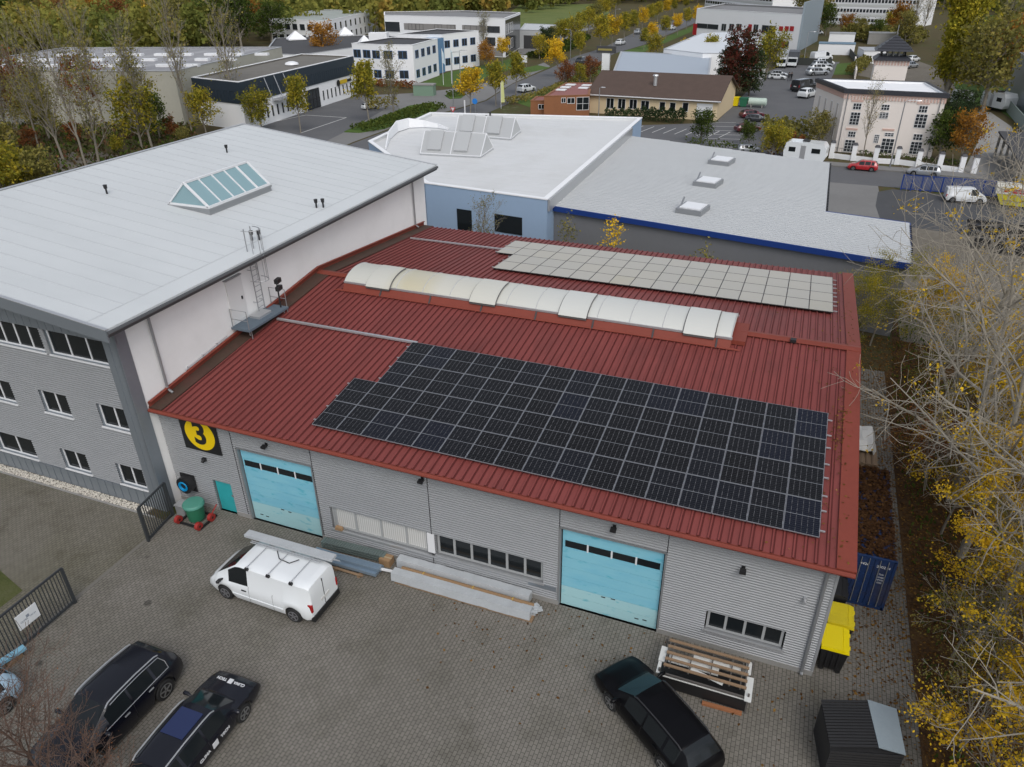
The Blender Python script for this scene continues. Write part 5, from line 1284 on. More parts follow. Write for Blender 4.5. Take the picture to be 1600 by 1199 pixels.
# --- grey hall with blue fascia
ZG = 5.2; gp = [(-22.05, 35.2), (4.0, 30.2), (4.45, 39.4), (-1.3, 40.4), (-1.25, 57.3), (-22.1, 63.8)]
t = thing('grey_hall', 'low grey hall with pale ribbed roof and deep blue fascia', 'building', (-9, 45, 0))
s = MB(); s.prism(offset_poly(gp, -.15), 0, ZG-.15, top=False); s.build('wall', mat('dark_grey_wall', (.17, .175, .185), .7, var=.08, vs=.3), t)
s = MB(); s.prism(gp, ZG-.15, ZG)
y0 = 35.5
while y0 < 63.5:
    dxm = (63.8-y0)/.1244 if y0 < 63.8 else 0; xe = min(26.3 if y0 < 44.2 else 20.75, dxm)
    if xe > .5: s.bar((-22.0, y0, ZG+.02), (-22.05+xe-.05, y0-.1916*(xe), ZG+.02), .07, .05)
    y0 += .42
s.build('roof', M['greyroof'], t)
s = MB(); s.bar((-22.05, 35.1, ZG-.2), (4.05, 30.1, ZG-.16), .1, .4); s.bar((4.0, 30.2, ZG-.1), (4.5, 39.4, ZG-.1), .06, .2); s.bar((4.45, 39.45, ZG-.1), (-1.3, 40.45, ZG-.1), .06, .25); s.build('fascia', M['bluetrim'], t)
s = MB(); p, q = Vector((-21.3, 33.5, ZG+.44)), Vector((-21.95, 63.8, ZG+.44)); s.bar(p, q, .16, .9); s.build('parapet', M['alu'], t)
s = MB()
for k in range(34): s.obox((-1.2, 41+k*.48, ZG-.02), (.14, .2, .12))
for k in range(16): s.obox((4.08+.05*k*.5, 31+k*.5, ZG-.02), (.14, .2, .12))
s.build('edge_clip', M['black'], t)
for k, (px, py) in enumerate(((1128, 249), (1107, 282), (1083, 323))):
    p = at(px, py, ZG+.4); o_ = bpy.data.objects.new('rooflight', None); COL.objects.link(o_); o_.parent = t; o_.location = p-Vector((9*-1, 45, 0))-Vector((0, 0, .4)) if False else Vector((p.x+9, p.y-45, ZG))
    s = MB(); s.obox((p.x, p.y, ZG+.2), (2.0, 2.1, .42), R(-11)); s.build('kerb', M['steel'], o_); s = MB(); s.obox((p.x+.03, p.y, ZG+.44), (1.6, 1.7, .12), R(-11)); s.build('dome', flat('white_dome', (.75, .76, .77), .3), o_)
    s = MB(); s.bar((p.x-.9, p.y-.3, ZG+.45), (p.x-.9, p.y+1.1, ZG+.75), .12, .1); s.build('opener', M['steel'], o_)
# --- ground surfaces beyond
def psheet(name, pts, z, m): return sheet(name, [xy(*p) for p in pts], z, m)
sheet('courtyard', [(-1.25, 40.4), (-1.25, 73.5), (4.5, 72.4), (4.7, 36), (4.0, 33)], .0, M['asphalt_pale'])
sheet('works_yard', [(4.5, 30), (60, 22), (60, 60), (4.6, 58)], .0, M['dirt'])
psheet('works_road', [(1372, 300), (1395, 296), (1620, 320), (1900, 345), (1900, 420), (1600, 380), (1400, 352), (1376, 345), (1368, 322)], .004, M['asphalt_dark'])
psheet('street', [(1200, 252), (1297, 260), (1600, 287), (2300, 350), (2300, 390), (1600, 310), (1297, 285), (1200, 276)], .008, M['asphalt'])
psheet('pavement', [(1200, 247), (1297, 254), (1600, 279), (2300, 330), (2300, 349), (1600, 286.5), (1297, 259.5), (1200, 251.5)], .1, M['asphalt_pale'])
psheet('car_park', [(960, 215), (1000, 196), (1118, 192), (1150, 160), (1200, 112), (1240, 97), (1312, 97), (1290, 140), (1262, 215), (1250, 252), (1190, 252)], .0, M['asphalt'])
s = MB()
for k in range(9):
    p = at(1005+k*17, 197+k*1.2); s.bar((p.x, p.y, .012), (p.x-1.0, p.y-4.5, .012), .12, .004)
for k in range(7):
    p = at(1150+2*k, 192+k*6.5); s.bar((p.x, p.y, .012), (p.x-5, p.y-1, .012), .12, .004)
struct('parking_lines', s, M['whiteline'])
rdL = [(470, 262), (552, 224), (650, 188), (700, 176), (760, 158), (800, 132), (860, 107), (900, 88), (940, 76), (1000, 47), (1050, 33), (1088, 25), (1150, 7)]
rdR = [(1180, 12), (1130, 26), (1084, 37), (1050, 52), (1007, 70), (960, 84), (920, 107), (847, 140), (800, 160), (750, 182), (680, 225), (560, 262)]
psheet('main_road', rdL+rdR, .008, M['asphalt'])
psheet('forecourt', [(300, 240), (432, 184), (558, 150), (640, 146), (700, 140), (770, 128), (850, 98), (860, 104), (800, 131), (758, 157), (700, 174), (650, 186), (552, 222), (470, 259)], .0, M['asphalt_pale'])
psheet('parking_court', [(350, 235), (432, 184), (558, 150), (575, 165), (600, 172), (540, 206), (470, 240)], .006, M['asphalt'])
psheet('planted_island', [(538, 207), (560, 196), (600, 182), (640, 166), (675, 161), (688, 168), (682, 174), (650, 184), (600, 202), (562, 208)], .12, M['lawn'])
psheet('planted_verge', [(695, 150), (715, 144), (728, 148), (720, 154), (703, 155)], .12, M['lawn'])
psheet('front_lawn', [(655, 131), (700, 113), (748, 104), (800, 92), (800, 108), (760, 120), (750, 132), (700, 136)], .01, M['lawn'])
psheet('verge', [(805, 160), (850, 140), (915, 112), (935, 100), (950, 112), (905, 128), (870, 150), (828, 168)], .01, M['lawn'])
psheet('verge', [(965, 83), (1010, 70), (1060, 50), (1085, 40), (1080, 50), (1020, 76), (985, 90)], .01, M['lawn'])
psheet('verge', [(812, 108), (840, 102), (860, 106), (836, 112), (815, 115)], .012, M['lawn'])
psheet('meadow', [(780, 32), (812, 8), (960, 6), (945, 32), (905, 44), (860, 50), (848, 62), (812, 60)], .004, M['meadow'])
psheet('side_lane', [(812, 66), (850, 62), (905, 42), (940, 33), (948, 38), (905, 52), (870, 70), (835, 82), (808, 88)], .008, M['asphalt_pale'])
psheet('garden_lawn', [(1308, 100), (1335, 98), (1337, 117), (1302, 117)], .01, M['lawn'])
psheet('park_lawn', [(1530, 24), (1600, 24), (1700, 30), (1700, 48), (1590, 44), (1520, 40)], .01, M['lawn'])
psheet('park_lawn', [(1490, 130), (1600, 140), (1700, 160), (1600, 200), (1560, 172), (1500, 160)], .01, M['lawn'])
psheet('pale_path', [(1518, 174), (1548, 176), (1580, 198), (1598, 235), (1640, 290), (1500, 277), (1512, 255), (1528, 222), (1535, 200), (1515, 182)], .02, M['concrete'])
psheet('caravan_yard', [(1335, 100), (1420, 90), (1500, 120), (1500, 150), (1340, 118)], .006, M['dirt'])
psheet('clearing', [(70, 262), (105, 238), (160, 238), (215, 250), (180, 275), (110, 290)], .004, M['dirt'])
s = MB()
for a, b_ in (((470, 208), (541, 184)), ((478, 180), (541, 184)), ((430, 190), (478, 180))): s.bar(at(*a, .016), at(*b_, .016), .18, .004)
struct('parking_lines', s, M['whiteline'])
# --- office with dark band (left background)
NV = flat('dark_navy_band', (.018, .03, .045), .5)
A, B = Vector((-84.6, 75.2, 0)), Vector((-87.7, 112, 0))
t = flat_building('long_office', 'long two-storey office with dark navy upper band and brown gravel roof', 'building', [A, B, (-99.9, 112.6), (-97.5, 92.9), (-95.6, 77.6)], 7.0, M['white_far'], M['roofgravel'], M['white_far'], par_h=.25)
W = Wall(A, B); s = MB(); W.boxf(s, -.05, W.L+.05, 3.9, 6.98, 0, .12); WS = Wall((-95.6, 77.6), A); WS.boxf(s, 0, WS.L+.1, 3.9, 6.98, 0, .12); s.build('band', NV, t)
for k in range(24): W.window(t, 1.2+k*1.5, 2.1+k*1.5, 4.2, 5.7, fm=NV, gm=DG, fw=.05, proud=.16)
for k in range(6): WS.window(t, 1+k*1.6, 2.0+k*1.6, 4.2, 5.7, fm=NV, gm=DG, fw=.05, proud=.16)
for k in list(range(0, 11))+list(range(15, 24)): W.window(t, 1.4+k*1.5, 2.0+k*1.5, .9, 2.6, fm=M['white_frame'], gm=DG, fw=.05, proud=.05)
W.window(t, 18.2, 22.8, .05, 3.3, n=4, fm=M['black'], gm=DG, fw=.1, proud=.08, rows=2, name='entrance')
s = MB(); W.boxf(s, 8, 16, 3.3, 3.5, .1, 1.6); s.build('canopy', M['alu'], t)
s = MB()
for k in (6, 8.8, 11.5): s.bar(W.p(k, 3.5, 1.6), W.p(k+.4, 6.9, .2), .1, .1)
s.build('canopy_strut', M['alu'], t)
LG = flat('yellow_logo', (.6, .42, .02), .4); s = MB(); s.tube([W.p(29.8, 3.1, .16), W.p(29.8, 3.1, .26)], .55, 14, m=0); W.boxf(s, 30.5, 33.2, 2.8, 3.5, .16, .2, 1); W.boxf(s, 33.3, 34.9, 2.9, 3.35, .16, .2, 2); s.build('logo', [M['black'], LG, M['black']], t)
s = MB(); p = at(456, 101, 6.9); s.tube([p, p+Vector((0, 0, .3)), p+Vector((0, 0, .5))], [1.2, 1.1, .5], 14); s.build('dome', flat('white_dome', (.75, .76, .77), .3), t, smooth=60)
# --- grey warehouse far left
t = flat_building('beige_warehouse', 'large beige and grey windowless warehouse with streaked flat roof behind the bare trees', 'building', [(-97.6, 76.2), (-105.4, 114), (-150, 101.3), (-140, 63.8)], 8.0, mat('beige_concrete_panels', (.40, .39, .33), .85, var=.1, vs=.2, dirt=(.25, .25, .22), da=.5, ds=.15), mat('streaked_roof', (.27, .27, .28), .8, var=.2, vs=.15, dirt=(.5, .5, .5), da=.7, ds=.3, stretch=(1, .15, 1)), M['alu'], par_h=.15)
W = Wall((-140, 63.8), (-97.6, 76.2)); s = MB()
for k in range(1, 9): W.boxf(s, k*W.L/9-.05, k*W.L/9+.05, 0, 7.9, 0, .04)
s.build('panel_joint', M['concrete'], t)
for row in range(3):
    s = MB()
    for k in range(9):
        p = Vector((-137+k*4.6, 72+row*9+k*1.4, 7.9)); s.obox((p.x, p.y, 8.05), (2.4, 1.1, .4), R(16))
    s.build('rooflight_row', flat('white_dome', (.75, .76, .77), .3), t)
# --- white twin offices
def winrow(par, W, us, zs, w, h, fm=None):
    for z in zs:
        for u in us: W.window(par, u-w/2, u+w/2, z, z+h, n=2, fm=fm or M['bluetrim'], gm=DG, fw=.08, proud=.05)
BF = flat('blue_window_frame', (.06, .16, .34), .5)
P = [(-98.3, 128.6), (-90.7, 127.5), (-83.7, 128.7), (-85.2, 143.3), (-97.5, 144.5)]
t = flat_building('white_office', 'white two-storey office with blue windows and black roof, nearer of the twins', 'building', P, 7.6, M['white_far'], M['roofdark'], M['white_far'], par_h=.25, group='white twin offices')
winrow(t, Wall(P[0], P[1]), (1.3, 3.9, 6.4), (1.1, 4.9), 2.0, 1.6, BF); winrow(t, Wall(P[1], P[2]), (1.6, 4.8), (1.1, 4.9), 2.0, 1.6, BF); winrow(t, Wall(P[2], P[3]), (2, 5.4, 8.8, 12.2), (1.1, 4.9), 1.9, 1.6, BF)
P = [(-98.5, 149), (-92.2, 149), (-87.3, 149.7), (-83.6, 162.6), (-96.5, 166)]
t = flat_building('white_office', 'white two-storey office with blue windows and black roof, farther of the twins', 'building', P, 7.9, M['white_far'], M['roofdark'], M['white_far'], par_h=.25, group='white twin offices')
winrow(t, Wall(P[1], P[2]), (1.2, 3.7), (1.2, 5.0), 2.0, 1.6, BF); winrow(t, Wall(P[2], P[3]), (1.8, 4.9, 8, 11.1), (1.2, 5.0), 1.9, 1.6, BF)
s = MB(); s.box(-90.5, -86.6, 144.6, 149.3, 0, 7.4); o = s.build('glass_link', flat('blue_glass', (.12, .25, .42), .2), loc=(-88, 146, 0)); tag(o, 'blue glass link between the two white offices', 'building')
# --- upper white villa office
P = [at(600, 24, 9.5), at(789, 29, 9.5), at(813, 20, 9.5), at(720, 17, 9.5), at(600, 19, 9.5)]; P = [p.to_2d()[:] for p in P]
t = flat_building('white_modern_office', 'white three-storey modern office with grey window bands beside the meadow', 'building', P, 9.5, M['white_far'], mat('grey_roof', (.2, .2, .2), .8), M['white_far'], par_h=.4)
W = Wall(P[0], P[1]); GB = flat('grey_stone_band', (.25, .24, .23), .7)
s = MB()
for a, b_ in ((631, 712), (722, 760)): 
    u0 = on(W, a, 36)[0]; u1 = on(W, b_, 36)[0]; W.boxf(s, u0, u1, 5.9, 7.6, 0, .06)
W.boxf(s, W.L*.03, W.L*.98, .2, 2.2, 0, .06); s.build('band', GB, t)
for px in (644, 656, 685, 705): u = on(W, px, 38)[0]; W.window(t, u-1.4, u+1.2, 5.95, 7.55, n=2, gm=DG, fm=M['black'], proud=.1)
for px in (735, 771): u = on(W, px, 38)[0]; W.window(t, u-2, u+2, 5.95, 7.55, n=2, gm=DG, fm=M['black'], proud=.1)
for px in (762, 770): u = on(W, px, 60)[0]; W.window(t, u-.8, u+.8, 2.7, 4.8, gm=DG, fm=M['black'], proud=.1)
u = on(W, 612, 36)[0]; W.window(t, u-2.5, u+3, 5.2, 7.9, gm=DG, fm=M['white_frame'], proud=.1)
W = Wall(P[1], P[2]); s = MB(); W.boxf(s, .5, W.L-.5, .3, 9, 0, .08); s.build('glass_front', DG, t)
for k in range(3): W.window(t, 1+k*4, 4+k*4, 5.5, 8, gm=GLASS, fm=M['white_frame'], proud=.14); W.window(t, 1+k*4, 4+k*4, 1.5, 4, gm=GLASS, fm=M['white_frame'], proud=.14)
# --- building under construction
P = [at(419, 29, 7), at(508, 33, 7), at(583, 18, 7), at(500, 15, 7)]; P = [p.to_2d()[:] for p in P]
t = flat_building('unfinished_building', 'white two-storey building shell with scaffolding at its right end', 'building', P, 7, M['white_far'], mat('greenish_grey_roof', (.3, .33, .3), .8, dirt=(.5, .5, .48), da=.7), M['white_far'], par_h=.2)
W = Wall(P[0], P[1])
for z in (.6, 3.9):
    for k in range(7): W.window(t, W.L*(.08+k*.13)-1.3, W.L*(.08+k*.13)+1.3, z, z+1.9, gm=DG, fm=M['white_frame'], proud=.08)
W = Wall(P[1], P[2])
for z in (.6, 3.9):
    for k in range(9): W.window(t, W.L*(.07+k*.1)-.9, W.L*(.07+k*.1)+.9, z, z+2.1, gm=DG, fm=M['white_frame'], proud=.08)
sc = thing('scaffolding', 'pale metal scaffolding on the unfinished white building', 'scaffold', (P[2][0], P[2][1], 0)); s = MB()
for k in range(6):
    s.bar(W.p(W.L*.8+k*2.2, 0, 1.2), W.p(W.L*.8+k*2.2, 8.2, 1.2), .12, .12)
for z in (2, 4, 6, 8): s.bar(W.p(W.L*.8, z, 1.2), W.p(W.L*.8+11, z, 1.2), .12, .12); W.boxf(s, W.L*.8, W.L*.8+11, z-.1, z, .3, 1.2)
s.build('frame', M['alu'], sc)
# --- low dark roofs with white pyramids
P = [xy(412, 84, 4.5), xy(470, 86, 4.5), xy(556, 74, 4.5), xy(640, 62, 4.5), xy(600, 55, 4.5), xy(430, 60, 4.5)]
t = flat_building('low_black_roofed_building', 'low building with black flat roof and white pyramid rooflights', 'building', P, 4.5, M['white_far'], M['roofdark'], M['alu'], par_h=.2)
for px, py, r_ in ((463, 62, 4.2), (540, 55, 3.5), (570, 70, 3)):
    p = at(px, py, 4.5); s = MB(); s.tube([p, p+Vector((0, 0, .3)), p+Vector((0, 0, 2.2))], [r_*.8, r_*.8, .1], 4); s.build('pyramid_rooflight', M['white_far'], t)
p = at(592, 56, 5.3); s = MB(); s.obox((p.x, p.y, 5.2), (5, 3, 1.8), .3); s.build('plant_box', M['white_far'], t)
# --- small grey garage hall by the meadow
P = [at(812, 47, 5), at(848, 48, 5), at(870, 39, 5), at(820, 37, 5)]; P = [p.to_2d()[:] for p in P]
t = flat_building('grey_garage', 'small pale grey metal garage with dark gateway beside the blue car', 'building', P, 5, M['greyroof'], M['greyroof'], M['alu'], par_h=.05)
W = Wall(P[0], P[1]); s = MB(); W.boxf(s, W.L*.18, W.L*.78, .05, 3.6, 0, .05); s.build('gateway', M['roofdark'], t)
# --- timber house, shed, yellow house
WD = mat('red_brown_timber', (.25, .10, .04), .7, var=.2, vs=1); RT = mat('dull_red_roof', (.26, .1, .085), .7, var=.12, vs=.4); CRM = mat('cream_render', (.62, .50, .32), .85, var=.05, vs=.3)
BT = mat('brown_roof_tiles', (.085, .055, .042), .8, var=.25, vs=.8, bmp=.6, bs=4)
P = [at(850, 151, 3.5), at(921, 149, 3.5), at(925, 130, 3.5), at(884, 130, 3.5)]; P = [p.to_2d()[:] for p in P]
t = flat_building('timber_building', 'red-brown timber building with flat dull red roof left of the cream house', 'building', P, 3.5, WD, RT, WD, par_h=.05)
W = Wall(P[0], P[1]); pxwin(t, W, [(877, 153, 884, 161), (886, 153, 898, 162)], n=2); pxwin(t, W, [(901, 152, 920, 172)], n=2, rows=2)
for px, py in ((877, 141), (884, 137), (892, 133), (912, 138), (917, 134)):
    p = at(px, py, 3.55); s = MB(); s.obox((p.x, p.y, 3.6), (1.6, 1.3, .15)); s.build('rooflight', flat('white_dome', (.75, .76, .77), .3), t)
P = [at(829, 158, 2.6), at(866, 158, 2.6), at(875, 151, 2.6), at(838, 151, 2.6)]; P = [p.to_2d()[:] for p in P]
t = flat_building('garden_shed', 'small red-brown timber shed with one white window', 'shed', P, 2.6, WD, RT, WD, par_h=.04)
pxwin(t, Wall(P[0], P[1]), [(841, 163, 851, 171)], n=2)
t, W = gable('cream_house', 'long cream single-storey house with brown pitched roof', 'house', (-39.2, 106.6), (-17.9, 105.4), 15.5, 2.95, 5.7, CRM, BT, over=.5)
pxwin(t, W, [(948, 153, 959, 170), (966, 154, 977, 171), (984, 155, 995, 171), (1002, 157, 1014, 172)], n=2, rows=1); pxwin(t, W, [(1031, 159, 1039, 173), (1047, 160, 1055, 175), (1067, 160, 1075, 175)])
u0 = on(W, 1089, 165)[0]; u1 = on(W, 1114, 165)[0]; s = MB(); W.boxf(s, u0, u1, .05, 2.5, 0, .05); s.build('garage_door', M['white_frame'], t)
p = at(1024, 128, 4.9); s = MB(); s.cyl(p-Vector((0, 0, .6)), p+Vector((0, 0, .9)), .3, n=8); s.cyl(p+Vector((0, 0, .9)), p+Vector((0, 0, 1.1)), .5, .4, n=8); s.build('chimney', M['alu'], t)
s = MB(); s.bar(W.p(-.5, 2.95, .5), W.p(W.L+.5, 2.95, .5), .14, .14); s.build('gutter', M['white_frame'], t)
# blue grey sheds
P = [at(958, 112, 4.2), at(1108, 119, 4.2), at(1112, 87, 4.2), at(970, 81, 4.2)]; P = [p.to_2d()[:] for p in P]
flat_building('metal_shed', 'shed with plain pale blue-grey metal roof behind the brown roof', 'building', P, 4.2, M['greyroof'], mat('blue_grey_metal_roof', (.37, .42, .48), .5, .1, var=.04), M['alu'], par_h=.04)
P = [at(1037, 77, 5), at(1098, 84, 5), at(1200, 84, 5), at(1190, 60, 5), at(1140, 50, 5), at(1096, 52, 5)]; P = [p.to_2d()[:] for p in P]
flat_building('white_roofed_hall', 'hall with bright white roof in front of the white and red building', 'building', P, 5, M['white_far'], mat('bright_white_roof', (.62, .65, .68), .5, var=.05), M['alu'], par_h=.04)
# white and red building
A, B = at(1084, 64).to_2d(), at(1244, 81).to_2d(); D = Vector((4, 34)); P = [A[:], B[:], (B+D)[:], (A+D)[:]]
t = flat_building('white_red_building', 'white building with small red window panels and blue-grey end wall', 'building', P, 9.2, M['white_far'], mat('grey_roof', (.2, .2, .2), .8), M['white_far'], par_h=.5)
W = Wall(A, B); RP = flat('red_panel', (.38, .01, .015), .5)
pxwin(t, W, [(1089, 36, 1122, 47), (1128, 37, 1134, 49), (1140, 37, 1146, 49), (1152, 37, 1158, 49), (1178, 38, 1184, 51), (1191, 39, 1211, 54), (1216, 64, 1232, 75)], n=2, gm=DG, fm=M['alu'], fw=.1)
s = MB()
for a, b_, c, d in ((1170, 38, 1174, 49), (1218, 41, 1223, 49), (1227, 41, 1232, 49), (1235, 41, 1240, 49), (1084, 37, 1088, 55), (1222, 64, 1226, 75)):
    u0, z1 = on(W, a, b_); u1, z0 = on(W, c, d); W.boxf(s, u0, u1, z0, z1, .06, .12)
s.build('red_panel', RP, t)
W2_ = Wall(B, B+D); s = MB(); W2_.boxf(s, 0, W2_.L, 0, 12.2, 0, .5); s.build('end_wall', flat('blue_grey_cladding', (.25, .3, .34), .5), t)
# high-rise slab
def slab(nm, lab, A, B, dep, nst, mw, st=3.3, z0=0, bays=16, grp=None):
    A, B = A.to_2d(), B.to_2d(); W = Wall(A, B); D = Vector((-W.n.x, -W.n.y))*dep; P = [A[:], B[:], (B+D)[:], (A+D)[:]]
    t = flat_building(nm, lab, 'building', P, nst*st+1, mw, M['roofdark'], M['white_far'], group=grp)
    for k in range(nst):
        z = .8+k*st
        W.window(t, .8, W.L-.8, z, z+1.7, n=bays, fm=M['white_frame'], gm=DG, fw=.3, proud=.12, name='window_band')
    s = MB()
    for k in range(nst): W.boxf(s, 0, W.L, .8+k*st-1.05, .8+k*st-.25, 0, .14)
    s.build('spandrel', flat('pale_spandrel', (.55, .56, .55), .7), t); return t
slab('high_rise_block', 'long grey-white high-rise slab with window bands at the top of the picture', at(1208, 34), at(1432, 43), 16, 8, M['white_far'], bays=44)
slab('high_rise_block', 'left wing of the grey-white high-rise, partly behind the white and red building', at(1100, 20), at(1203, 36), 14, 7, M['white_far'], bays=24)
# --- pink villa with tower
PK = mat('pale_pink_render', (.76, .70, .65), .85, var=.04, vs=.3); DK = flat('charcoal_parapet', (.03, .032, .04), .5); SAL = flat('salmon_brick', (.58, .40, .34), .8)
PH = 7.7; A, B = Vector((-.3, 88.2)), Vector((11.1, 87.6)); BL = Vector((-3.9, 97.5)); BR = Vector((9.6, 97.9)); P = [A[:], B[:], BR[:], BL[:]]
t = flat_building('pink_villa', 'pale pink villa with charcoal parapet, salmon dentils and tall barred windows', 'house', P, PH, PK, M['white_far'], DK, par_h=.25, par_w=.2)
o = offset_poly(P, .25); i_ = offset_poly(P, .0); s = MB(); n = 4
for k in range(n):
    j = (k+1) % n; s.hexa([(*o[k], PH-.45), (*o[j], PH-.45), (*i_[j], PH-.45), (*i_[k], PH-.45), (*o[k], PH+.02), (*o[j], PH+.02), (*i_[j], PH-.02), (*i_[k], PH-.02)])
s.build('parapet_band', DK, t)
W = Wall(A, B); WL_ = Wall(BL, A); s = MB()
for w in (W, WL_, Wall(B, BR)):
    k = 0.1
    while k < w.L-.1: w.boxf(s, k, k+.17, PH-1.1, PH-.45, 0, .12); k += .36
    w.boxf(s, 0, w.L, PH-.62, PH-.46, .0, .1)
s.build('dentils', SAL, t)
pxwin(t, W, [(1334, 161, 1345, 172), (1378, 163, 1389, 173), (1437, 165, 1448, 177), (1326, 205, 1336, 215), (1383, 207, 1396, 214), (1428, 209, 1440, 220)], n=3, rows=2, gm=DG, fw=.05)
pxwin(t, W, [(1330, 175, 1341, 196), (1375, 175, 1387, 186), (1432, 178, 1445, 201), (1321, 218, 1333, 238), (1379, 216, 1393, 240), (1424, 221, 1437, 242), (1367, 210, 1372, 224)], n=3, rows=4, gm=DG, fw=.05)
for u in (2, 4.2, 6.4, 8.4): WL_.window(t, u-.35, u+.35, 1.2, 5.8, gm=flat('pale_blind', (.5, .45, .42), .6), proud=.05)
s = MB(); 
for px, py in ((1340, 158), (1443, 162), (1388, 203), (1331, 202)): u, z = on(W, px, py); W.boxf(s, u-.7, u+.7, z-.1, z+.12, 0, .08)
s.build('lintel', SAL, t)
s = MB()
for u in (.4, W.L-.5): s.tube([W.p(u, 7.2, .12), W.p(u, 0, .12)], .05, 5)
s.build('downpipe', M['steel'], t)
tc = at(1390, 117, 7.7); tx, ty = tc.x, tc.y+2.6; hw = 2.15
s = MB(); s.box(tx-hw, tx+hw, ty-hw, ty+hw, 0, 9.5)
tw = thing('lantern_tower', 'pale tower with black pyramid roof and open belfry behind the pink villa', 'tower', (tx, ty, 0)); s.build('wall', PK, tw)
s = MB(); 
for w in (Wall((tx-hw, ty-hw), (tx+hw, ty-hw)), Wall((tx+hw, ty-hw), (tx+hw, ty+hw)), Wall((tx-hw, ty+hw), (tx-hw, ty-hw))):
    k = .1
    while k < w.L-.1: w.boxf(s, k, k+.2, 8.9, 9.45, 0, .1); k += .4
s.build('dentils', SAL, tw)
s = MB(); e = [(tx-hw-.35, ty-hw-.35), (tx+hw+.35, ty-hw-.35), (tx+hw+.35, ty+hw+.35), (tx-hw-.35, ty+hw+.35)]; e2 = [(tx+(x-tx)*.72, ty+(y-ty)*.72) for x, y in e]
s.hexa([(*p, 9.5) for p in e]+[(*p, 10.05) for p in e2]); s.build('skirt_roof', DK, tw)
s = MB()
for x in (-1.5, -.75, 0, .75, 1.5):
    for y in (-1.5, 1.5): s.box(tx+x-.08, tx+x+.08, ty+y-.08, ty+y+.08, 10.05, 10.75); s.box(tx+y-.08, tx+y+.08, ty+x-.08, ty+x+.08, 10.05, 10.75)
s.build('belfry_post', M['concrete'], tw)
s = MB(); e = [(tx-2.5, ty-2.5, 10.7), (tx+2.5, ty-2.5, 10.7), (tx+2.5, ty+2.5, 10.7), (tx-2.5, ty+2.5, 10.7)]
for k in range(4): s.face([e[k], e[(k+1) % 4], (tx, ty, 12.7)])
s.face(e[::-1])
for q in range(1, 6):
    f = q/6; z = 10.7+2.0*f; h = 2.5*(1-f)+.05
    for a, b_ in (((-h, -h), (h, -h)), ((h, -h), (h, h)), ((-h, h), (-h, -h))): s.bar((tx+a[0], ty+a[1], z), (tx+b_[0], ty+b_[1], z), .08, .1)
s.build('pyramid_roof', DK, tw); s = MB(); s.tube([(tx, ty, 12.6), (tx, ty, 13.9)], .05, 5); s.build('finial', M['steel'], tw)
# boundary pillars
fe = thing('villa_fence', 'white pillared fence with low walls along the street before the pink villa', 'fence', (7, 82.6, 0)); pil = [at(x, y) for x, y in ((1298, 247), (1332, 251), (1366, 255), (1400, 257), (1433, 261), (1466, 266), (1500, 270))]
WP = M['white_far']
for p in pil+[at(1520, 272)]:
    s = MB(); s.box(p.x-.27, p.x+.27, p.y-.27, p.y+.27, 0, 1.9); s.build('pillar', WP, fe); s = MB(); s.hexa([(p.x-.33, p.y-.33, 1.9), (p.x+.33, p.y-.33, 1.9), (p.x+.33, p.y+.33, 1.9), (p.x-.33, p.y+.33, 1.9), (p.x-.2, p.y-.2, 2.15), (p.x+.2, p.y-.2, 2.15), (p.x+.2, p.y+.2, 2.15), (p.x-.2, p.y+.2, 2.15)]); s.build('pillar_cap', DK, fe)
s = MB(); s2 = MB()
for a, b_ in zip(pil[:-1], pil[1:]):
    s.bar(a+Vector((.25, 0, .3)), b_+Vector((-.25, 0, .3)), .2, .6)
    for z in (.8, 1.3): s2.bar(a+Vector((.27, 0, z)), b_+Vector((-.27, 0, z)), .03, .03)
    for k in range(1, 12): q = a.lerp(b_, k/12); s2.bar(q+Vector((0, 0, .6)), q+Vector((0, 0, 1.35)), .02, .02)
s.build('low_wall', WP, fe); s2.build('railing', M['black'], fe)
# carport, wall right
c = [xy(1558, 205, 3), xy(1640, 207, 3), xy(1640, 262, 3), xy(1600, 246, 3)]
t = thing('carport', 'dark flat-roofed carport with pale posts at the right edge', 'carport', (20, 84, 0)); A_ = at(1560, 206, 3); s = MB(); cx_, cy_ = A_.x, A_.y
s.prism([(cx_, cy_), (cx_+9, cy_), (cx_+9, cy_-17), (cx_-.6, cy_-17)], 2.9, 3.1); s.build('roof', M['roofdark'], t)
s = MB()
for k in range(6): s.box(cx_+.1, cx_+.35, cy_-.5-k*3.1, cy_-.8-k*3.1, 0, 2.9)
s.build('post', M['concrete'], t); s = MB(); s.box(cx_+6, cx_+6.2, cy_-16, cy_, 0, 2.9); s.build('wall', M['concrete'], t)
s = MB(); p = at(1590, 180); s.box(p.x, p.x+14, p.y-4, p.y+14, 0, 8); tag(s.build('dark_building', M['zinc'], loc=(p.x, p.y, 0)), 'dark grey building cut off by the right edge', 'building')
# green-grey fence by caravan
s = MB(); s.bar(at(1575, 165, .9), at(1610, 205, .9), .1, 1.8); tag(s.build('board_fence', flat('grey_green_fence', (.22, .27, .25), .7), loc=at(1590, 185)), 'grey-green board fence beside the white caravan', 'fence')
# blue mesh fence
bf = thing('blue_fence', 'deep blue metal panel fence along the street', 'fence', at(1500, 290)); s = MB(); A_, B_ = at(1407, 297), at(1700, 320); n = 18
for k in range(n+1): q = A_.lerp(B_, k/n); s.bar(q, q+Vector((0, 0, 1.7)), .12, .12)
for z in (.15, 1.65): s.bar(A_+Vector((0, 0, z)), B_+Vector((0, 0, z)), .06, .08)
s.build('posts', M['bluetrim'], bf); s = MB(); m_ = 130
for k in range(m_): q = A_.lerp(B_, (k+.5)/m_); s.bar(q+Vector((0, 0, .15)), q+Vector((0, 0, 1.65)), .05, .02)
s.build('bars', M['bluetrim'], bf)
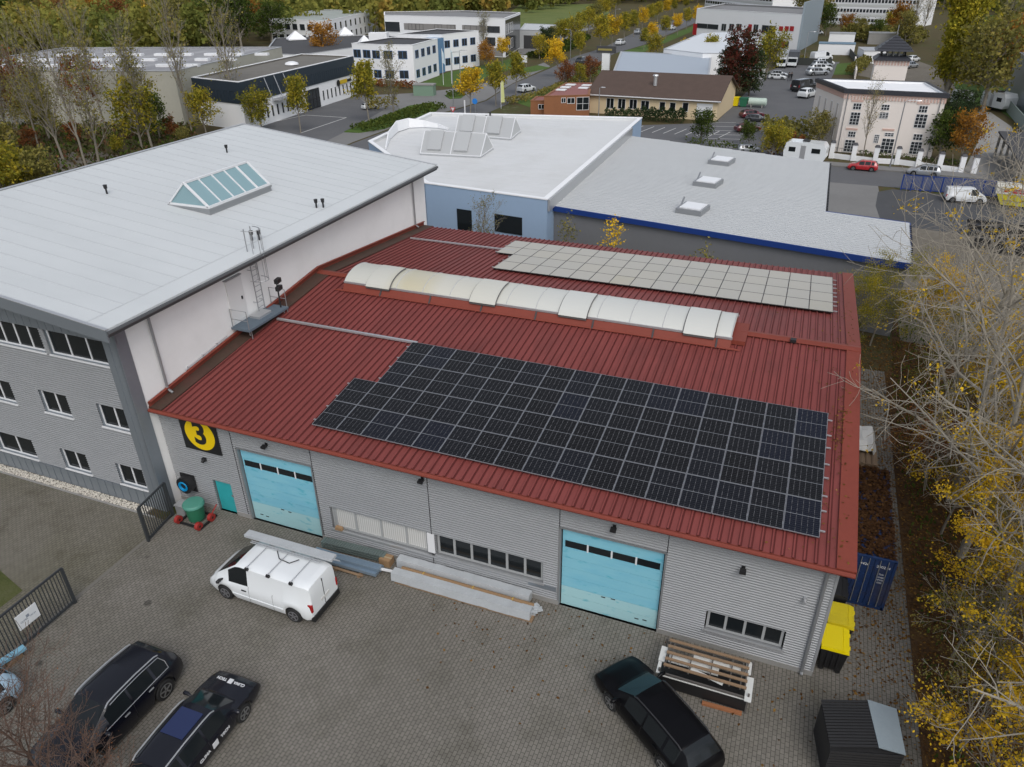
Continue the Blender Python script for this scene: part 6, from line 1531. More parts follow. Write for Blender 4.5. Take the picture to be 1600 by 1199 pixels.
# small far structures: white sheds & lot fence
def boxy(name, label, cat, px, py, dx, dy, h, m, rz=0, roofm=None):
    p = at(px, py); t = thing(name, label, cat, p, rz); s = MB(); s.box(-dx/2, dx/2, 0, dy, 0, h); s.build('body', m, t, local=True)
    s = MB(); s.box(-dx/2-.1, dx/2+.1, -.1, dy+.1, h, h+.15); s.build('roof', roofm or M['alu'], t, local=True); return t
boxy('site_hut', 'white and dark red hut beyond the parked cars', 'hut', 1313, 72, 7, 5, 3.2, M['white_far'])
boxy('site_hut', 'flat blue-roofed white hut near the lawn patch', 'hut', 1305, 86, 9, 5, 2.6, M['white_far'], roofm=flat('blue_grey_cladding2', (.12, .2, .27), .5))
boxy('caravan_shed', 'long white mobile home left of the tower', 'mobile home', 1364, 100, 5, 9, 2.8, M['white_far'], R(8))
boxy('site_hut', 'grey shed behind the tower roof', 'hut', 1378, 70, 8, 5, 3, M['concrete'])
gw = thing('garden_wall', 'white and salmon garden wall behind the villa roof', 'wall', at(1337, 117)); s = MB(); s.bar(at(1337, 117, .9), at(1336, 95, .9), .3, 1.8); s.build('wall', PK, gw)
for k, (a, b_) in enumerate((((1210, 95), (1300, 98)), ((1325, 78), (1340, 96)))):
    s = MB(); s.bar(at(*a, .8), at(*b_, .8), .1, 1.6); tag(s.build('lot_fence', flat('dark_screen', (.04, .045, .04), .8), loc=at(*a)), ('dark screen fence behind the parked vans', 'dark screen fence beside the grassy lane')[k], 'fence')
# ------------------------------------------------------------------ street furniture
def lamp(px, py, h, lab, arm=1.2, az=0):
    p = at(px, py); t = thing('street_lamp', lab, 'street lamp', p, az, 'street lamps'); s = MB(); s.tube([(0, 0, 0), (0, 0, h), (arm*.3, 0, h+.12), (arm, 0, h+.15)], [.09, .06, .05, .04], 6); s.build('pole', M['steel'], t, local=True)
    s = MB(); s.hexa([(arm-.1, -.12, h+.08), (arm+.55, -.1, h+.1), (arm+.55, .1, h+.1), (arm-.1, .12, h+.08), (arm-.1, -.1, h+.2), (arm+.5, -.06, h+.18), (arm+.5, .06, h+.18), (arm-.1, .1, h+.2)]); s.build('lamp_head', M['alu'], t, local=True)
lamp(1390, 263, 7.6, 'tall street lamp on the pavement before the pink villa', az=.2); lamp(935, 185, 4.6, 'small lamp in front of the cream house', .4); lamp(720, 138, 7, 'street lamp by the front lawn of the white offices'); lamp(709, 170, 9, 'tall lamp on the near corner of the side road'); lamp(960, 55, 8, 'distant lamp along the tree-lined road'); lamp(1255, 100, 7, 'lamp at the far end of the car park'); lamp(891, 93, 7, 'lamp on the left kerb of the main road', az=3)
s = MB(); p = at(727, 190); s.cyl(p, p+Vector((0, 0, 3.2)), .12, n=8); tag(s.build('white_post', M['white_frame'], loc=p), 'plain white post behind the white roof', 'post')
def sgn(px, py, h, shape, colr, lab):
    p = at(px, py); t = thing('road_sign', lab, 'sign', p); s = MB(); s.cyl((0, 0, 0), (0, 0, h), .04, n=6); s.build('pole', M['steel'], t, local=True); s = MB()
    if shape == 'o': s.tube([(0, -.06, h), (0, -.03, h)], .45, 18)
    else: s.face([(-.5, -.06, h+.3), (0, -.06, h-.55), (.5, -.06, h+.3)]); s.face([(-.5, -.03, h+.3), (.5, -.03, h+.3), (0, -.03, h-.55)])
    s.build('plate', flat('sign_face', colr, .5), t, local=True)
    if shape != 'o': s = MB(); s.face([(-.3, -.07, h+.2), (0, -.07, h-.3), (.3, -.07, h+.2)]); s.build('plate_centre', M['white_frame'], t, local=True)
sgn(743, 188, 2.9, 'o', (.02, .2, .6), 'round blue road sign above the white roof edge'); sgn(709, 198, 2.6, 'v', (.5, .05, .05), 'white give-way sign with red rim by the road junction')
p = at(946, 112); t = thing('totem_sign', 'tall dark billboard on a white stem beside the road', 'sign', p); s = MB(); s.box(-.9, .9, -.3, .3, 0, 4); s.build('stem', M['white_far'], t, local=True); s = MB(); s.box(-2.2, 2.2, -.4, .4, 4, 5.4); s.build('board', M['roofdark'], t, local=True); s = MB(); s.box(-1.9, 1.4, -.43, -.4, 4.5, 4.9); s.build('lettering_strip', flat('dull_gold', (.3, .25, .08), .5), t, local=True)
p = at(817, 104); t = thing('info_board', 'white square board beside the side lane', 'sign', p); s = MB(); s.box(-1.1, 1.1, -.05, .05, .9, 2.5); s.build('board', M['white_frame'], t, local=True); s = MB(); s.box(-.9, -.8, .05, .12, 0, 2.4); s.box(.8, .9, .05, .12, 0, 2.4); s.build('post', M['steel'], t, local=True)
p = at(664, 149); t = thing('utility_cabinet', 'pale green utility cabinet on the forecourt corner', 'cabinet', p, .2); s = MB(); s.box(-2, 2, -1, 1, 0, 1.9); s.build('body', flat('pale_green_paint', (.17, .26, .19), .6), t, local=True); s = MB(); s.box(-2.1, 2.1, -1.1, 1.1, 1.9, 2.1); s.build('roof', M['concrete'], t, local=True)
for k, (px, py) in enumerate(((693, 133), (706, 131))):
    p = at(px, py); t = thing('flagpole', f'flagpole with white banner, {"left" if k == 0 else "right"} of the pair on the office lawn', 'flagpole', p, group='flagpoles'); s = MB(); s.cyl((0, 0, 0), (0, 0, 7), .06, n=6); s.build('pole', M['white_frame'], t, local=True); s = MB(); s.hexa([(0, 0, 4.4), (.6, .02, 3.9), (.6, .05, 3.9), (0, .03, 4.4), (0, 0, 6.8), (.3, .1, 6.2), (.3, .13, 6.2), (0, .03, 6.8)]); s.build('banner', flat('pale_banner', (.5, .62, .68), .6), t, local=True)
p = at(783, 170); t = thing('banner_flag', 'pale yellow beach flag by the roadside', 'flag', p); s = MB(); s.tube([(0, 0, 0), (0, 0, 4.2), (.3, 0, 4.6)], .04, 5); s.build('pole', M['white_frame'], t, local=True); s = MB(); s.hexa([(0, 0, 1), (.7, 0, 1.1), (.7, .03, 1.1), (0, .03, 1), (0, 0, 4.3), (.5, 0, 4.5), (.5, .03, 4.5), (0, .03, 4.3)]); s.build('banner', flat('pale_yellow_banner', (.65, .68, .3), .6), t, local=True)
# bins and tank by the cream house
for (px, py, lab, m_) in ((1148, 166, 'yellow bin beside the cream house', M['yellow']), (1161, 167, 'dark green bin beside the cream house', TG)):
    p = at(px, py); t = thing('wheeled_bin', lab, 'bin', p); s = MB(); s.hexa([(-.5, -.5, .1), (.5, -.5, .1), (.5, .5, .1), (-.5, .5, .1), (-.7, -.6, 1.4), (.7, -.6, 1.4), (.7, .6, 1.4), (-.7, .6, 1.4)]); s.build('body', m_, t, local=True); s = MB(); s.box(-.75, .75, -.65, .65, 1.4, 1.5); s.build('lid', m_, t, local=True)
p = at(1182, 168); t = thing('gas_tank', 'pale green cylindrical gas tank by the parking bays', 'tank', p); s = MB(); s.tube([(-1.6, 0, .9), (-1.4, 0, .9), (1.4, 0, .9), (1.6, 0, .9)], [.4, .65, .65, .4], 14); s.build('tank', flat('pale_mint', (.45, .55, .48), .4), t, smooth=40, local=True); s = MB(); s.box(-1, -.8, -.5, .5, 0, .5); s.box(.8, 1, -.5, .5, 0, .5); s.build('foot', M['concrete'], t, local=True)
# skip with yellow load
p = at(1590, 322); t = thing('yellow_skip', 'yellow skip with pale lettered upper band at the right edge', 'skip', p, R(-8)); s = MB(); s.hexa([(-1.6, -1, .2), (1.6, -1, .2), (1.6, 1, .2), (-1.6, 1, .2), (-2.2, -1.1, 1.3), (2.2, -1.1, 1.3), (2.2, 1.1, 1.3), (-2.2, 1.1, 1.3)]); s.build('body', flat('lemon_paint', (.55, .5, .03), .5), t, local=True)
s = MB(); s.box(-2.3, 2.3, -1.15, 1.15, 1.3, 2.0); s.build('upper_band', flat('cream_panel', (.6, .58, .5), .5), t, local=True); s = MB(); s.box(-1.6, -1.2, -1.18, -1.15, 1.5, 1.8); s.box(-.9, .2, -1.18, -1.15, 1.45, 1.6); s.box(-1.0, .1, -1.18, -1.15, 1.65, 1.85); s.build('lettering_strip', RP, t, local=True)
p = at(1598, 290); t = thing('yellow_post_box', 'small yellow box on the street edge at the far right', 'box', p); s = MB(); s.box(-.4, .4, -.3, .3, .6, 1.5); s.build('body', M['yellow'], t, local=True); s = MB(); s.box(-.1, .1, -.1, .1, 0, .6); s.build('post', M['steel'], t, local=True)
# dark trailers in the works yard
for k, (px, py, rz) in enumerate(((1570, 372, -.1), (1585, 395, -.15))):
    p = at(px, py); t = thing('flatbed_trailer', ('black flatbed trailer nearer the street in the works yard', 'black flatbed trailer with upright frame in the works yard')[k], 'trailer', p, rz, 'trailers in the works yard')
    s = MB(); s.box(-3.2, 3.2, -1, 1, .75, .9); s.box(-3.2, 3.2, -.95, -.85, .9, 1.1); s.box(-3.2, 3.2, .85, .95, .9, 1.1)
    if k: s.bar((-1.8, -.9, .9), (-1.4, -.9, 2.3), .1, .1); s.bar((-1.8, .9, .9), (-1.4, .9, 2.3), .1, .1); s.box(-1.45, -1.35, -.9, .9, 2.2, 2.3)
    s.build('flatbed', M['black'], t, local=True); s = MB(); s.bar((3.2, 0, .8), (4.6, 0, .6), .12, .12); s.build('drawbar', M['black'], t, local=True)
    for a in (-1.0, 0, 1.0):
        for b_ in (-1, 1): s = MB(); s.cyl((a-.2, b_*.95, .4), (a-.2, b_*.75, .4), .4, n=12); s.build('wheel', M['rubber'], t, local=True)
# ------------------------------------------------------------------ distant vehicles
PW = flat('white_car_paint', (.62, .64, .65), .3, 0, .5); PS = flat('silver_car_paint', (.36, .38, .40), .3, .5, .5); PR = flat('red_car_paint', (.38, .015, .02), .25, 0, .8); PD = flat('maroon_car_paint', (.10, .012, .018), .25, 0, .8); PB = flat('bright_blue_car_paint', (.02, .16, .42), .3, 0, .8); PK_ = flat('dark_car_paint', (.03, .032, .036), .25, 0, .8)
LOTS = [('hatch', PR, 'red hatchback parked on the street before the villa', (1323, 266), (1370, 270), 1), ('hatch', PS, 'silver hatchback parked on the street, right of the red one', (1416, 274), (1468, 279), 1),
 ('wagon', PK_, 'black car driving along the main road', (909, 102), (922, 98), 0), ('hatch', PW, 'white car at the left kerb of the main road, nearest the timber shed', (817, 146), (838, 142), 0),
 ('hatch', PB, 'bright blue car beside the grey garage', (817, 74), (832, 73), 0), ('wagon', PD, 'maroon car, nearer of the two by the parking bays', (1152, 208), (1190, 206), 0), ('wagon', PK_, 'dark maroon car behind the nearer one', (1163, 190), (1198, 192), 0),
 ('wagon', PD, 'third maroon car, farthest from the grey roof', (1160, 186), (1195, 184), 0),
 ('wagon', PW, 'white estate car beside two standing people', (1200, 124), (1228, 125), 1), ('wagon', PS, 'silver estate car behind the white estate', (1204, 119), (1230, 120), 1),
 ('van', PW, 'white flat-fronted van at the far end of the car park', (1270, 97), (1303, 95), 0), ('hatch', PW, 'white car in the bay row, farthest from the villa', (1275, 104), (1305, 103), 0), ('hatch', PS, 'grey-blue car in the bay row, second farthest', (1271, 108), (1303, 107), 0), ('wagon', PW, 'white car in the bay row, third farthest', (1267, 113), (1301, 112), 0), ('wagon', PS, 'silver car in the bay row closest to the villa roof', (1263, 119), (1297, 118), 0),
 ('van', PK_, 'dark van half hidden by the left corner of the villa', (1246, 145), (1276, 140), 1), ('hatch', PW, 'white car half hidden by the lower left corner of the villa', (1257, 156), (1280, 150), 1),
 ('hatch', PW, 'white car on the main road among the trees', (968, 72), (980, 69), 0), ('hatch', PW, 'white car parked by the far verge of the main road', (1048, 48), (1058, 46), 0), ('wagon', PK_, 'dark car on the far main road', (1008, 66), (1016, 62), 0), ('wagon', PD, 'dark red car by the far trees', (1056, 42), (1066, 40), 0), ('hatch', PS, 'silver car on the road behind the tree row', (996, 55), (1006, 52), 0),
 ('hatch', PS, 'grey car beside the tower', (1419, 108), (1436, 106), 0), ('hatch', PW, 'white car behind the grey one beside the tower', (1424, 98), (1438, 96), 0), ('van', PW, 'white estate van with roof bars in the works yard', (1476, 316), (1540, 320), 1), ('hatch', PW, 'white car half hidden behind shrubs on the forecourt', (574, 172), (588, 170), 0), ('hatch', PS, 'silver car behind the low hedge beside the grey roof', (1158, 240), (1184, 240), 0),
 ('wagon', PW, 'white car beyond the hut on the right', (1255, 60), (1275, 60), 0), ('van', PW, 'small white lorry beyond the car park', (1272, 54), (1284, 54), 0)]
cache = {}
for kind, pt, lab, a, b_, det in LOTS:
    p, q = at(*a), at(*b_); d = q-p; d.z = 0; Lc = SPEC[kind]['L']; sc_ = max(.72, min(1.15, d.length/Lc))
    c_ = (p+q)/2; nrm = Vector((-d.y, d.x, 0)).normalized(); c_ = c_+nrm*.85*sc_
    key = (kind, pt.name, det)
    if key not in cache: cache[key] = make_car(kind, pt, 'parked_car' if kind != 'van' else 'parked_van', 'x', 'car' if kind != 'van' else 'van', detail=bool(det))
    flip = PI if lab.startswith(('red hatch', 'silver hatch')) else 0
    place(cache[key], c_, math.atan2(d.y, d.x)+flip, sc_, lab)
def caravan(px, py, lab, rz, sc_=1):
    p = at(px, py); t = thing('caravan', lab, 'caravan', p, rz, 'caravans'); t.scale = (sc_,)*3
    s = MB(); prof = [(-2.4, .5), (-2.5, 1.4), (-2.3, 2.4), (-2.0, 2.55), (2.1, 2.55), (2.5, 2.0), (2.5, .9), (2.3, .5)]
    i = len(s.v)
    for y in (-1.05, 1.05): s.v += [(x, y, z) for x, z in prof]
    n = len(prof); s.f += [tuple(range(n)), tuple(range(2*n-1, n-1, -1))]+[(k, n+k, n+(k+1) % n, (k+1) % n) for k in range(n)]; s.m += [0]*(n+2); s.build('body', WHITE, t, local=True)
    s = MB()
    for x0, x1 in ((-1.9, -1.1), (.8, 1.8)): s.box(x0, x1, -1.075, -1.05, 1.4, 1.95)
    s.box(-2.52, -2.42, -.6, .6, 1.4, 2.0); s.build('window', GLASS, t, local=True); s = MB(); s.box(-.5, .1, -1.07, -1.05, .6, 2.2); s.build('door', M['alu'], t, local=True)
    s = MB(); s.box(-.5, .3, -.4, .4, 2.55, 2.7); s.build('roof_hatch', M['black'], t, local=True)
    for y in (-1, 1): s = MB(); s.cyl((0, y*.95, .33), (0, y*.75, .33), .33, n=12); s.build('wheel', M['rubber'], t, local=True)
caravan(1256, 254, 'white motorhome parked at the left end of the villa fence', R(-8)); caravan(1556, 172, 'white caravan beside the grey-green fence', R(-60), 1.1); caravan(1500, 168, 'white caravan half hidden behind the conifer right of the villa', R(-80))
def truck(px, py, lab, col, rz):
    p = at(px, py); t = thing('box_truck', lab, 'truck', p, rz, 'box trucks'); s = MB(); s.box(-1.2, 1.2, 0, 5.5, .9, 3.3); s.build('box', col, t, local=True); s = MB(); s.box(-1.05, 1.05, -1.6, -.05, .5, 2.2); s.build('cab', WHITE, t, local=True); s = MB(); s.box(-.95, .95, -1.63, -1.6, 1.2, 2.0); s.build('windshield', GLASS, t, local=True)
    for x in (-1, 1):
        for y in (-.9, 4.2): s = MB(); s.cyl((x*1.1, y, .45), (x*.8, y, .45), .45, n=10); s.build('wheel', M['rubber'], t, local=True)
truck(1220, 106, 'white box truck under the yellow tree', M['alu'], 0); truck(1237, 105, 'black box truck with yellow bumper', flat('dark_truck_box', (.06, .065, .075), .5), 0)
# people in the car park
SK = flat('skin', (.45, .28, .2), .6); DCL = flat('black_clothing', (.012, .012, .014), .8); HAIR = flat('dark_hair', (.03, .02, .015), .8)
def person(px, py, rz, lab):
    p = at(px, py); t = thing('person', lab, 'person', p, rz, 'people in the car park')
    V = [(0, 0, .95), (0, 0, 1.2), (0, 0, 1.42), (0, 0, 1.52), (0, 0, 1.66), (-.1, 0, .88), (-.11, .03, .5), (-.12, -.02, .08), (-.12, .12, .05), (.1, 0, .88), (.13, -.04, .5), (.15, -.1, .08), (.15, .04, .05), (-.2, 0, 1.4), (-.26, .02, 1.12), (-.24, .12, .88), (.2, 0, 1.4), (.26, .02, 1.12), (.24, .12, .88)]
    Ed = [(0, 1), (1, 2), (2, 3), (3, 4), (0, 5), (5, 6), (6, 7), (7, 8), (0, 9), (9, 10), (10, 11), (11, 12), (2, 13), (13, 14), (14, 15), (2, 16), (16, 17), (17, 18)]
    rad = [.15, .14, .15, .06, .11, .11, .08, .05, .04, .11, .08, .05, .04, .07, .055, .04, .07, .055, .04]
    me = bpy.data.meshes.new('body'); me.from_pydata(V, Ed, []); o = bpy.data.objects.new('body', me); COL.objects.link(o)
    m = o.modifiers.new('s', 'SKIN'); m.use_smooth_shade = True
    for i, r_ in enumerate(rad): me.skin_vertices[0].data[i].radius = (r_, r_*.8)
    me.skin_vertices[0].data[0].use_root = True; o.modifiers.new('u', 'SUBSURF').levels = 1; bpy.context.view_layer.update()
    m2 = bpy.data.meshes.new_from_object(o.evaluated_get(bpy.context.evaluated_depsgraph_get())); bpy.data.objects.remove(o); m2.materials.clear(); m2.materials.append(DCL); m2.materials.append(SK)
    for f in m2.polygons:
        c = f.center
        if c.z > 1.5 or (abs(c.x) > .18 and c.z < .92 and c.z > .75): f.material_index = 1
    o = bpy.data.objects.new('body', m2); COL.objects.link(o); o.parent = t
    s = MB(); s.lathe([(.0, 1.82), (.08, 1.8), (.125, 1.73), (.125, 1.66)], (0, -.02, 0), 12); s.build('hair', HAIR, t, smooth=60, local=True)
person(1231.5, 127.5, .3, 'person in black clothing, left of the pair standing by the white estate'); person(1235.5, 127, -.4, 'person in black clothing, right of the pair standing by the white estate')
# ================================================================== trees
KS = dict(
 street=dict(H=7.5, trunk_h=2.6, L1=3.0, levels=2, ang=(35, 65), n1=16, nch=6, ratio=.45, r0=.13, leaves=(2300, .32, .30, .9)),
 round=dict(H=8, trunk_h=1.5, L1=4.2, levels=2, ang=(35, 75), n1=20, nch=7, ratio=.45, r0=.2, leaves=(2900, .42, .34, .9)),
 bush=dict(H=2.6, trunk_h=.3, L1=1.9, levels=2, ang=(30, 75), n1=14, nch=5, ratio=.45, r0=.06, leaves=(1500, .22, .2, .8)),
 poplar=dict(H=24, trunk_h=.8, L1=7.0, levels=2, ang=(18, 34), n1=52, nch=8, ratio=.42, r0=.42, leaves=(42000, .62, .4, 1.2), top=.97),
 sparse=dict(H=15, trunk_h=2.5, L1=5.2, levels=3, ang=(20, 42), n1=22, nch=4, ratio=.5, r0=.19, wob=.09, leaves=(1300, .35, .24, 1), minr=.018),
 bare=dict(H=17, trunk_h=4, L1=5.5, levels=3, ang=(18, 36), n1=22, nch=4, ratio=.5, r0=.17, wob=.1, leaves=(900, .4, .2, 1), minr=.014),
 sapling=dict(H=6.5, trunk_h=1.5, L1=1.8, levels=2, ang=(20, 45), n1=12, nch=4, ratio=.5, r0=.06, leaves=(330, .2, .17, 1), minr=.012),
 conifer=dict(H=11, trunk_h=1.0, L1=4.0, levels=2, ang=(60, 85), n1=46, nch=6, ratio=.4, r0=.22, trop=.03, leaves=(6500, .28, .3, .6)),
)
def P_(nm, kind, seeds, leaf, bark='bark'):
    return [make_tree(nm, 'x', 'tree', KS[kind], s, L[leaf], M[bark]) for s in seeds]
PR_ = dict(sap=P_('young_tree', 'sapling', (81,), 'yellow'), sapb=P_('bare_sapling', 'sapling', (82,), 'olive'),
 street=P_('street_tree', 'street', (11, 12, 13), 'yg'), streetY=P_('street_tree', 'street', (14, 15), 'yellow'),
 olive=P_('leafy_tree', 'round', (21, 22, 23), 'olive'), green=P_('leafy_tree', 'round', (24, 25), 'green'), orange=P_('leafy_tree', 'round', (26, 27), 'orange'), rust=P_('leafy_tree', 'round', (28,), 'rust'), yellow=P_('leafy_tree', 'round', (29, 30), 'yg'),
 bush=P_('shrub', 'bush', (31, 32), 'olive'), bushG=P_('shrub', 'bush', (33,), 'green'), bushY=P_('shrub', 'bush', (34,), 'yg'), bushR=P_('shrub', 'bush', (35,), 'rust'),
 poplar=P_('poplar_tree', 'poplar', (41,), 'golden'), sparse=P_('slender_tree', 'sparse', (51, 52, 53), 'olive'), bare=P_('bare_tree', 'bare', (61, 62, 63), 'olive', 'bark'), conifer=P_('conifer_tree', 'conifer', (71,), 'conifer', 'bark_dark'),
 redtree=P_('leafy_tree', 'conifer', (72,), 'red', 'bark_dark'))
for k_ in ('bush', 'bushG', 'bushY', 'bushR'):
    for o in PR_[k_]: o['category'] = 'shrub'
BASEH = dict(sap=6.5, sapb=6.5, street=7.5, streetY=7.5, olive=8.5, green=8.5, orange=8.5, rust=8.5, yellow=8.5, bush=3, bushG=3, bushY=3, bushR=3, poplar=24, sparse=15, bare=17, conifer=11, redtree=11)
_tr = random.Random(77); _cnt = {}
def tree(kind, px, py, h, lab, group='trees', z=0):
    l = PR_[kind]; i = _cnt.get(kind, 0); _cnt[kind] = i+1; pr = l[i % len(l)]
    p = at(px, py, z); s = h/BASEH[kind]; w = s*_tr.uniform(.9, 1.12)
    return place(pr, (p.x, p.y, 0), _tr.uniform(0, 6.28), (w, w, s), lab, group)
def treeY(kind, px, py, Y, h, lab, group='trees'):
    d = FWD*FPX+RGT*(px-800)-UPV*(py-599.5); t = (Y-CAM[1])/d.y; l = PR_[kind]; i = _cnt.get(kind, 0); _cnt[kind] = i+1; s = h/BASEH[kind]; w = s*1.15
    return place(l[i % len(l)], (CAM[0]+t*d.x, Y, 0), _tr.uniform(0, 6.28), (w, w, s), lab, group)
# roadside rows
row = [(735, 178, 6.5), (775, 166, 6.5), (806, 148, 6.5), (872, 122, 7), (906, 96, 6), (938, 84, 8.5), (956, 76, 8), (975, 66, 7.5), (990, 58, 7), (1003, 50, 7), (1015, 42, 7), (1027, 36, 7), (1040, 30, 7), (1052, 26, 7.5), (1070, 20, 7)]
for k, (px, py, h) in enumerate(row): tree('street' if k % 3 else 'streetY', px, py, h, f'yellow-green street tree along the main road, {ORD[k]} counting from the near end', 'street trees along the main road')
row = [(1006, 78, 5), (1020, 70, 5.5), (1040, 62, 6), (1058, 55, 6), (1072, 47, 6.5), (1085, 42, 6.5)]
for k, (px, py, h) in enumerate(row): tree('streetY' if k % 2 else 'street', px, py, h, f'small yellow tree on the right verge of the main road, {ORD[k]} from the near end', 'trees on the right verge')
row = [(843, 92, 5.5), (858, 84, 5), (880, 78, 7), (893, 72, 7), (862, 72, 5), (905, 62, 7), (920, 52, 7.5), (930, 44, 8), (943, 34, 8), (952, 24, 8), (962, 14, 8.5)]
for k, (px, py, h) in enumerate(row): tree(('yellow', 'olive', 'street')[k % 3], px, py, h, f'olive yellow tree between the side lane and the main road, {ORD[k]} from the near end', 'trees beside the side lane')
for kind, px, py, h, lab in (
 ('street', 577, 192, 8, 'thin half-bare tree on the forecourt beside the planted island'), ('sparse', 615, 178, 9.5, 'slender bare-topped tree behind the planted island'), ('street', 470, 208, 7, 'small yellow-green tree at the corner of the office parking court'),
 ('orange', 508, 100, 8.5, 'broad orange-brown tree in front of the low black roof'), ('street', 575, 155, 5, 'thin brown tree at the right end of the long office'), ('sparse', 757, 88, 10, 'slender bare tree before the white modern office'), ('orange', 760, 106, 5, 'small brownish tree on the office lawn corner'), ('streetY', 785, 100, 5.5, 'small yellow tree at the corner of the white modern office'),
 ('conifer', 852, 88, 7, 'small dark conifer beside the lane near the grey garage'), ('rust', 884, 138, 4.5, 'dark purple-brown shrub tree beside the main road'), ('yellow', 905, 135, 4, 'olive shrub tree beside the timber building'), ('rust', 922, 130, 4.5, 'dark reddish shrub tree against the brown roof'),
 ('yellow', 1022, 92, 5.5, 'bright yellow tree at the corner of the white-roofed hall'), ('streetY', 1064, 96, 4.5, 'small orange-yellow tree before the white-roofed hall'), ('yellow', 1110, 100, 6, 'yellow tree left of the dark red tree'),
 ('redtree', 1148, 150, 11.5, 'large dark conifer-like tree with deep red crown behind the cream house'), ('conifer', 1135, 146, 8, 'dark spreading conifer left of the deep red tree'), ('conifer', 1170, 150, 8, 'dark spreading conifer right of the deep red tree'), ('yellow', 1196, 124, 8.5, 'bright yellow tree beside the parked white estate'),
 ('green', 1095, 223, 4.2, 'small green tree on the parking lot edge'), ('green', 1170, 228, 3.0, 'small round dark tree beside the parking bays'), ('yellow', 1215, 246, 3.6, 'small yellow tree at the end of the parking hedge'), ('yellow', 1205, 250, 4, 'yellow shrub tree left of the motorhome'),
 ('olive', 1280, 234, 4.4, 'round green and yellow tree at the left corner of the villa'), ('bare', 1347, 250, 8.5, 'thin bare tree before the pink villa'), ('orange', 1498, 258, 5.5, 'orange-leaved tree at the right corner of the villa'), ('green', 1465, 252, 5.5, 'drooping green tree right of the villa front'), ('conifer', 1478, 225, 5.5, 'dark conifer behind the right corner of the villa'), ('conifer', 1492, 212, 6, 'second dark conifer beside the half hidden caravan'),
 ('poplar', 1474, 158, 25, 'tall dense golden-green poplar right of the tower'), ('olive', 1535, 176, 13, 'large dark half-bare tree beside the caravan'), ('orange', 1570, 150, 11, 'orange-brown tree behind the caravan'), ('yellow', 1558, 140, 9, 'yellow tree behind the caravan'), ('orange', 1596, 138, 11, 'rusty orange tree at the right edge above the lawn'),
 ('bare', 1555, 82, 14, 'white-stemmed bare birch on the upper right lawn'), ('bare', 1580, 72, 13, 'forked white bare tree near the upper right edge'),
 ('yellow', 1545, 92, 9, 'pale yellow birch left of the forked bare tree'), ('olive', 1520, 100, 9, 'olive tree beside the poplar'),
 ('orange', 1400, 62, 9, 'brownish tree before the high-rise windows'), ('olive', 1412, 72, 8.5, 'dark olive tree right of the tower roof'), ('yellow', 1390, 56, 7, 'yellow tree in front of the high-rise'), ('orange', 1320, 58, 6, 'orange tree before the high-rise left part'),
 ('bare', 1438, 66, 16, 'tall bare tree right of the high-rise'), ('bare', 1425, 62, 13, 'second bare tree right of the high-rise'), ('olive', 1256, 52, 12, 'large dark olive tree right of the white and red building'), ('olive', 1275, 50, 12, 'large olive tree behind the site huts'), ('green', 1290, 56, 9, 'green tree left of the high-rise base'), ('orange', 1262, 66, 6, 'small orange tree beside the end wall'), ('olive', 1345, 64, 6, 'low dark tree before the high-rise base'), ('green', 1365, 66, 6, 'green tree before the high-rise base'),
 ('rust', 1230, 76, 4, 'small reddish green tree at the end wall of the white and red building'),
 ):
    tree(kind, px, py, h, lab)
# bare round tree before the blue wall
treeY('sap', 963, 350, 28.8, 6.3, 'small yellow-leaved tree between the red roof and the grey hall'); treeY('sapb', 878, 365, 31.5, 5, 'thin bare sapling against the grey wall, left one'); treeY('sapb', 1098, 390, 28.5, 5, 'thin bare sapling against the grey wall, right one')
treeY('bare', 752, 340, 29.8, 6.6, 'round leafless tree with pale twigs before the blue wall'); treeY('sap', 730, 355, 29.4, 4.2, 'small yellow shrub tree before the blue wall')
# hedges
def hedge(name, pts, w, h, leaf, lab, cat='hedge', n=260, kind=None, size=.2):
    rs = np.random.default_rng(abs(hash(lab)) % 1000 if False else sum(map(ord, lab))); P = []
    for a, b_ in zip(pts[:-1], pts[1:]):
        m = max(2, int((b_-a).length*n)); f = rs.random(m); base = np.array(a)[None]+np.array(b_-a)[None]*f[:, None]; nr = Vector((-(b_-a).y, (b_-a).x, 0)).normalized()
        off = rs.uniform(-1, 1, m)*w/2; z = h*(rs.random(m)**.45)*(1-.5*(abs(off)/(w/2))**4)*(1+.15*np.sin(f*30))
        P.append(base+np.array(nr)[None]*off[:, None]+np.array([0, 0, 1])[None]*z[:, None])
    P = np.vstack(P); V, F, rn = leaves_np(rs, P, len(P), .05, size); o = mesh_np(name, V, F, leaf, rnd=rn, loc=None); c = pts[0]
    me = o.data; me.transform(Matrix.Translation(-c)); o.location = c; return tag(o, lab, cat)
hedge('hedge', [at(945, 187), at(1000, 187)], 2.2, 1.6, L['conifer'], 'dark green hedge left of the cream house front', n=300)
hedge('hedge', [at(1000, 188), at(1070, 192)], 2.6, 1.9, L['conifer'], 'dense dark green clipped hedge in front of the cream house', n=420)
hedge('hedge', [at(1068, 226), at(1120, 231), at(1150, 236), at(1180, 240)], 1.2, 1.0, L['green'], 'low broken dark hedge along the edge of the parking lot', n=60)
hedge('shrubbery', [at(562, 206), at(600, 196), at(640, 180), at(683, 168)], 4.5, 1.0, L['green'], 'long bed of low green shrubs on the planted island', 'shrubbery', n=110, size=.3)
hedge('shrubbery', [at(698, 151), at(724, 150)], 3.5, .9, L['green'], 'small bed of low green shrubs by the road corner', 'shrubbery', n=80, size=.3)
hedge('hedge', [at(580, 134), at(655, 140)], 2.2, 1.4, L['rust'], 'dark brownish hedge before the nearer white office', n=90, size=.3)
hedge('shrubbery', [at(575, 174), at(620, 168)], 2.5, 2.0, L['olive'], 'olive shrubs on the forecourt beside the white car', 'shrubbery', n=90, size=.3)
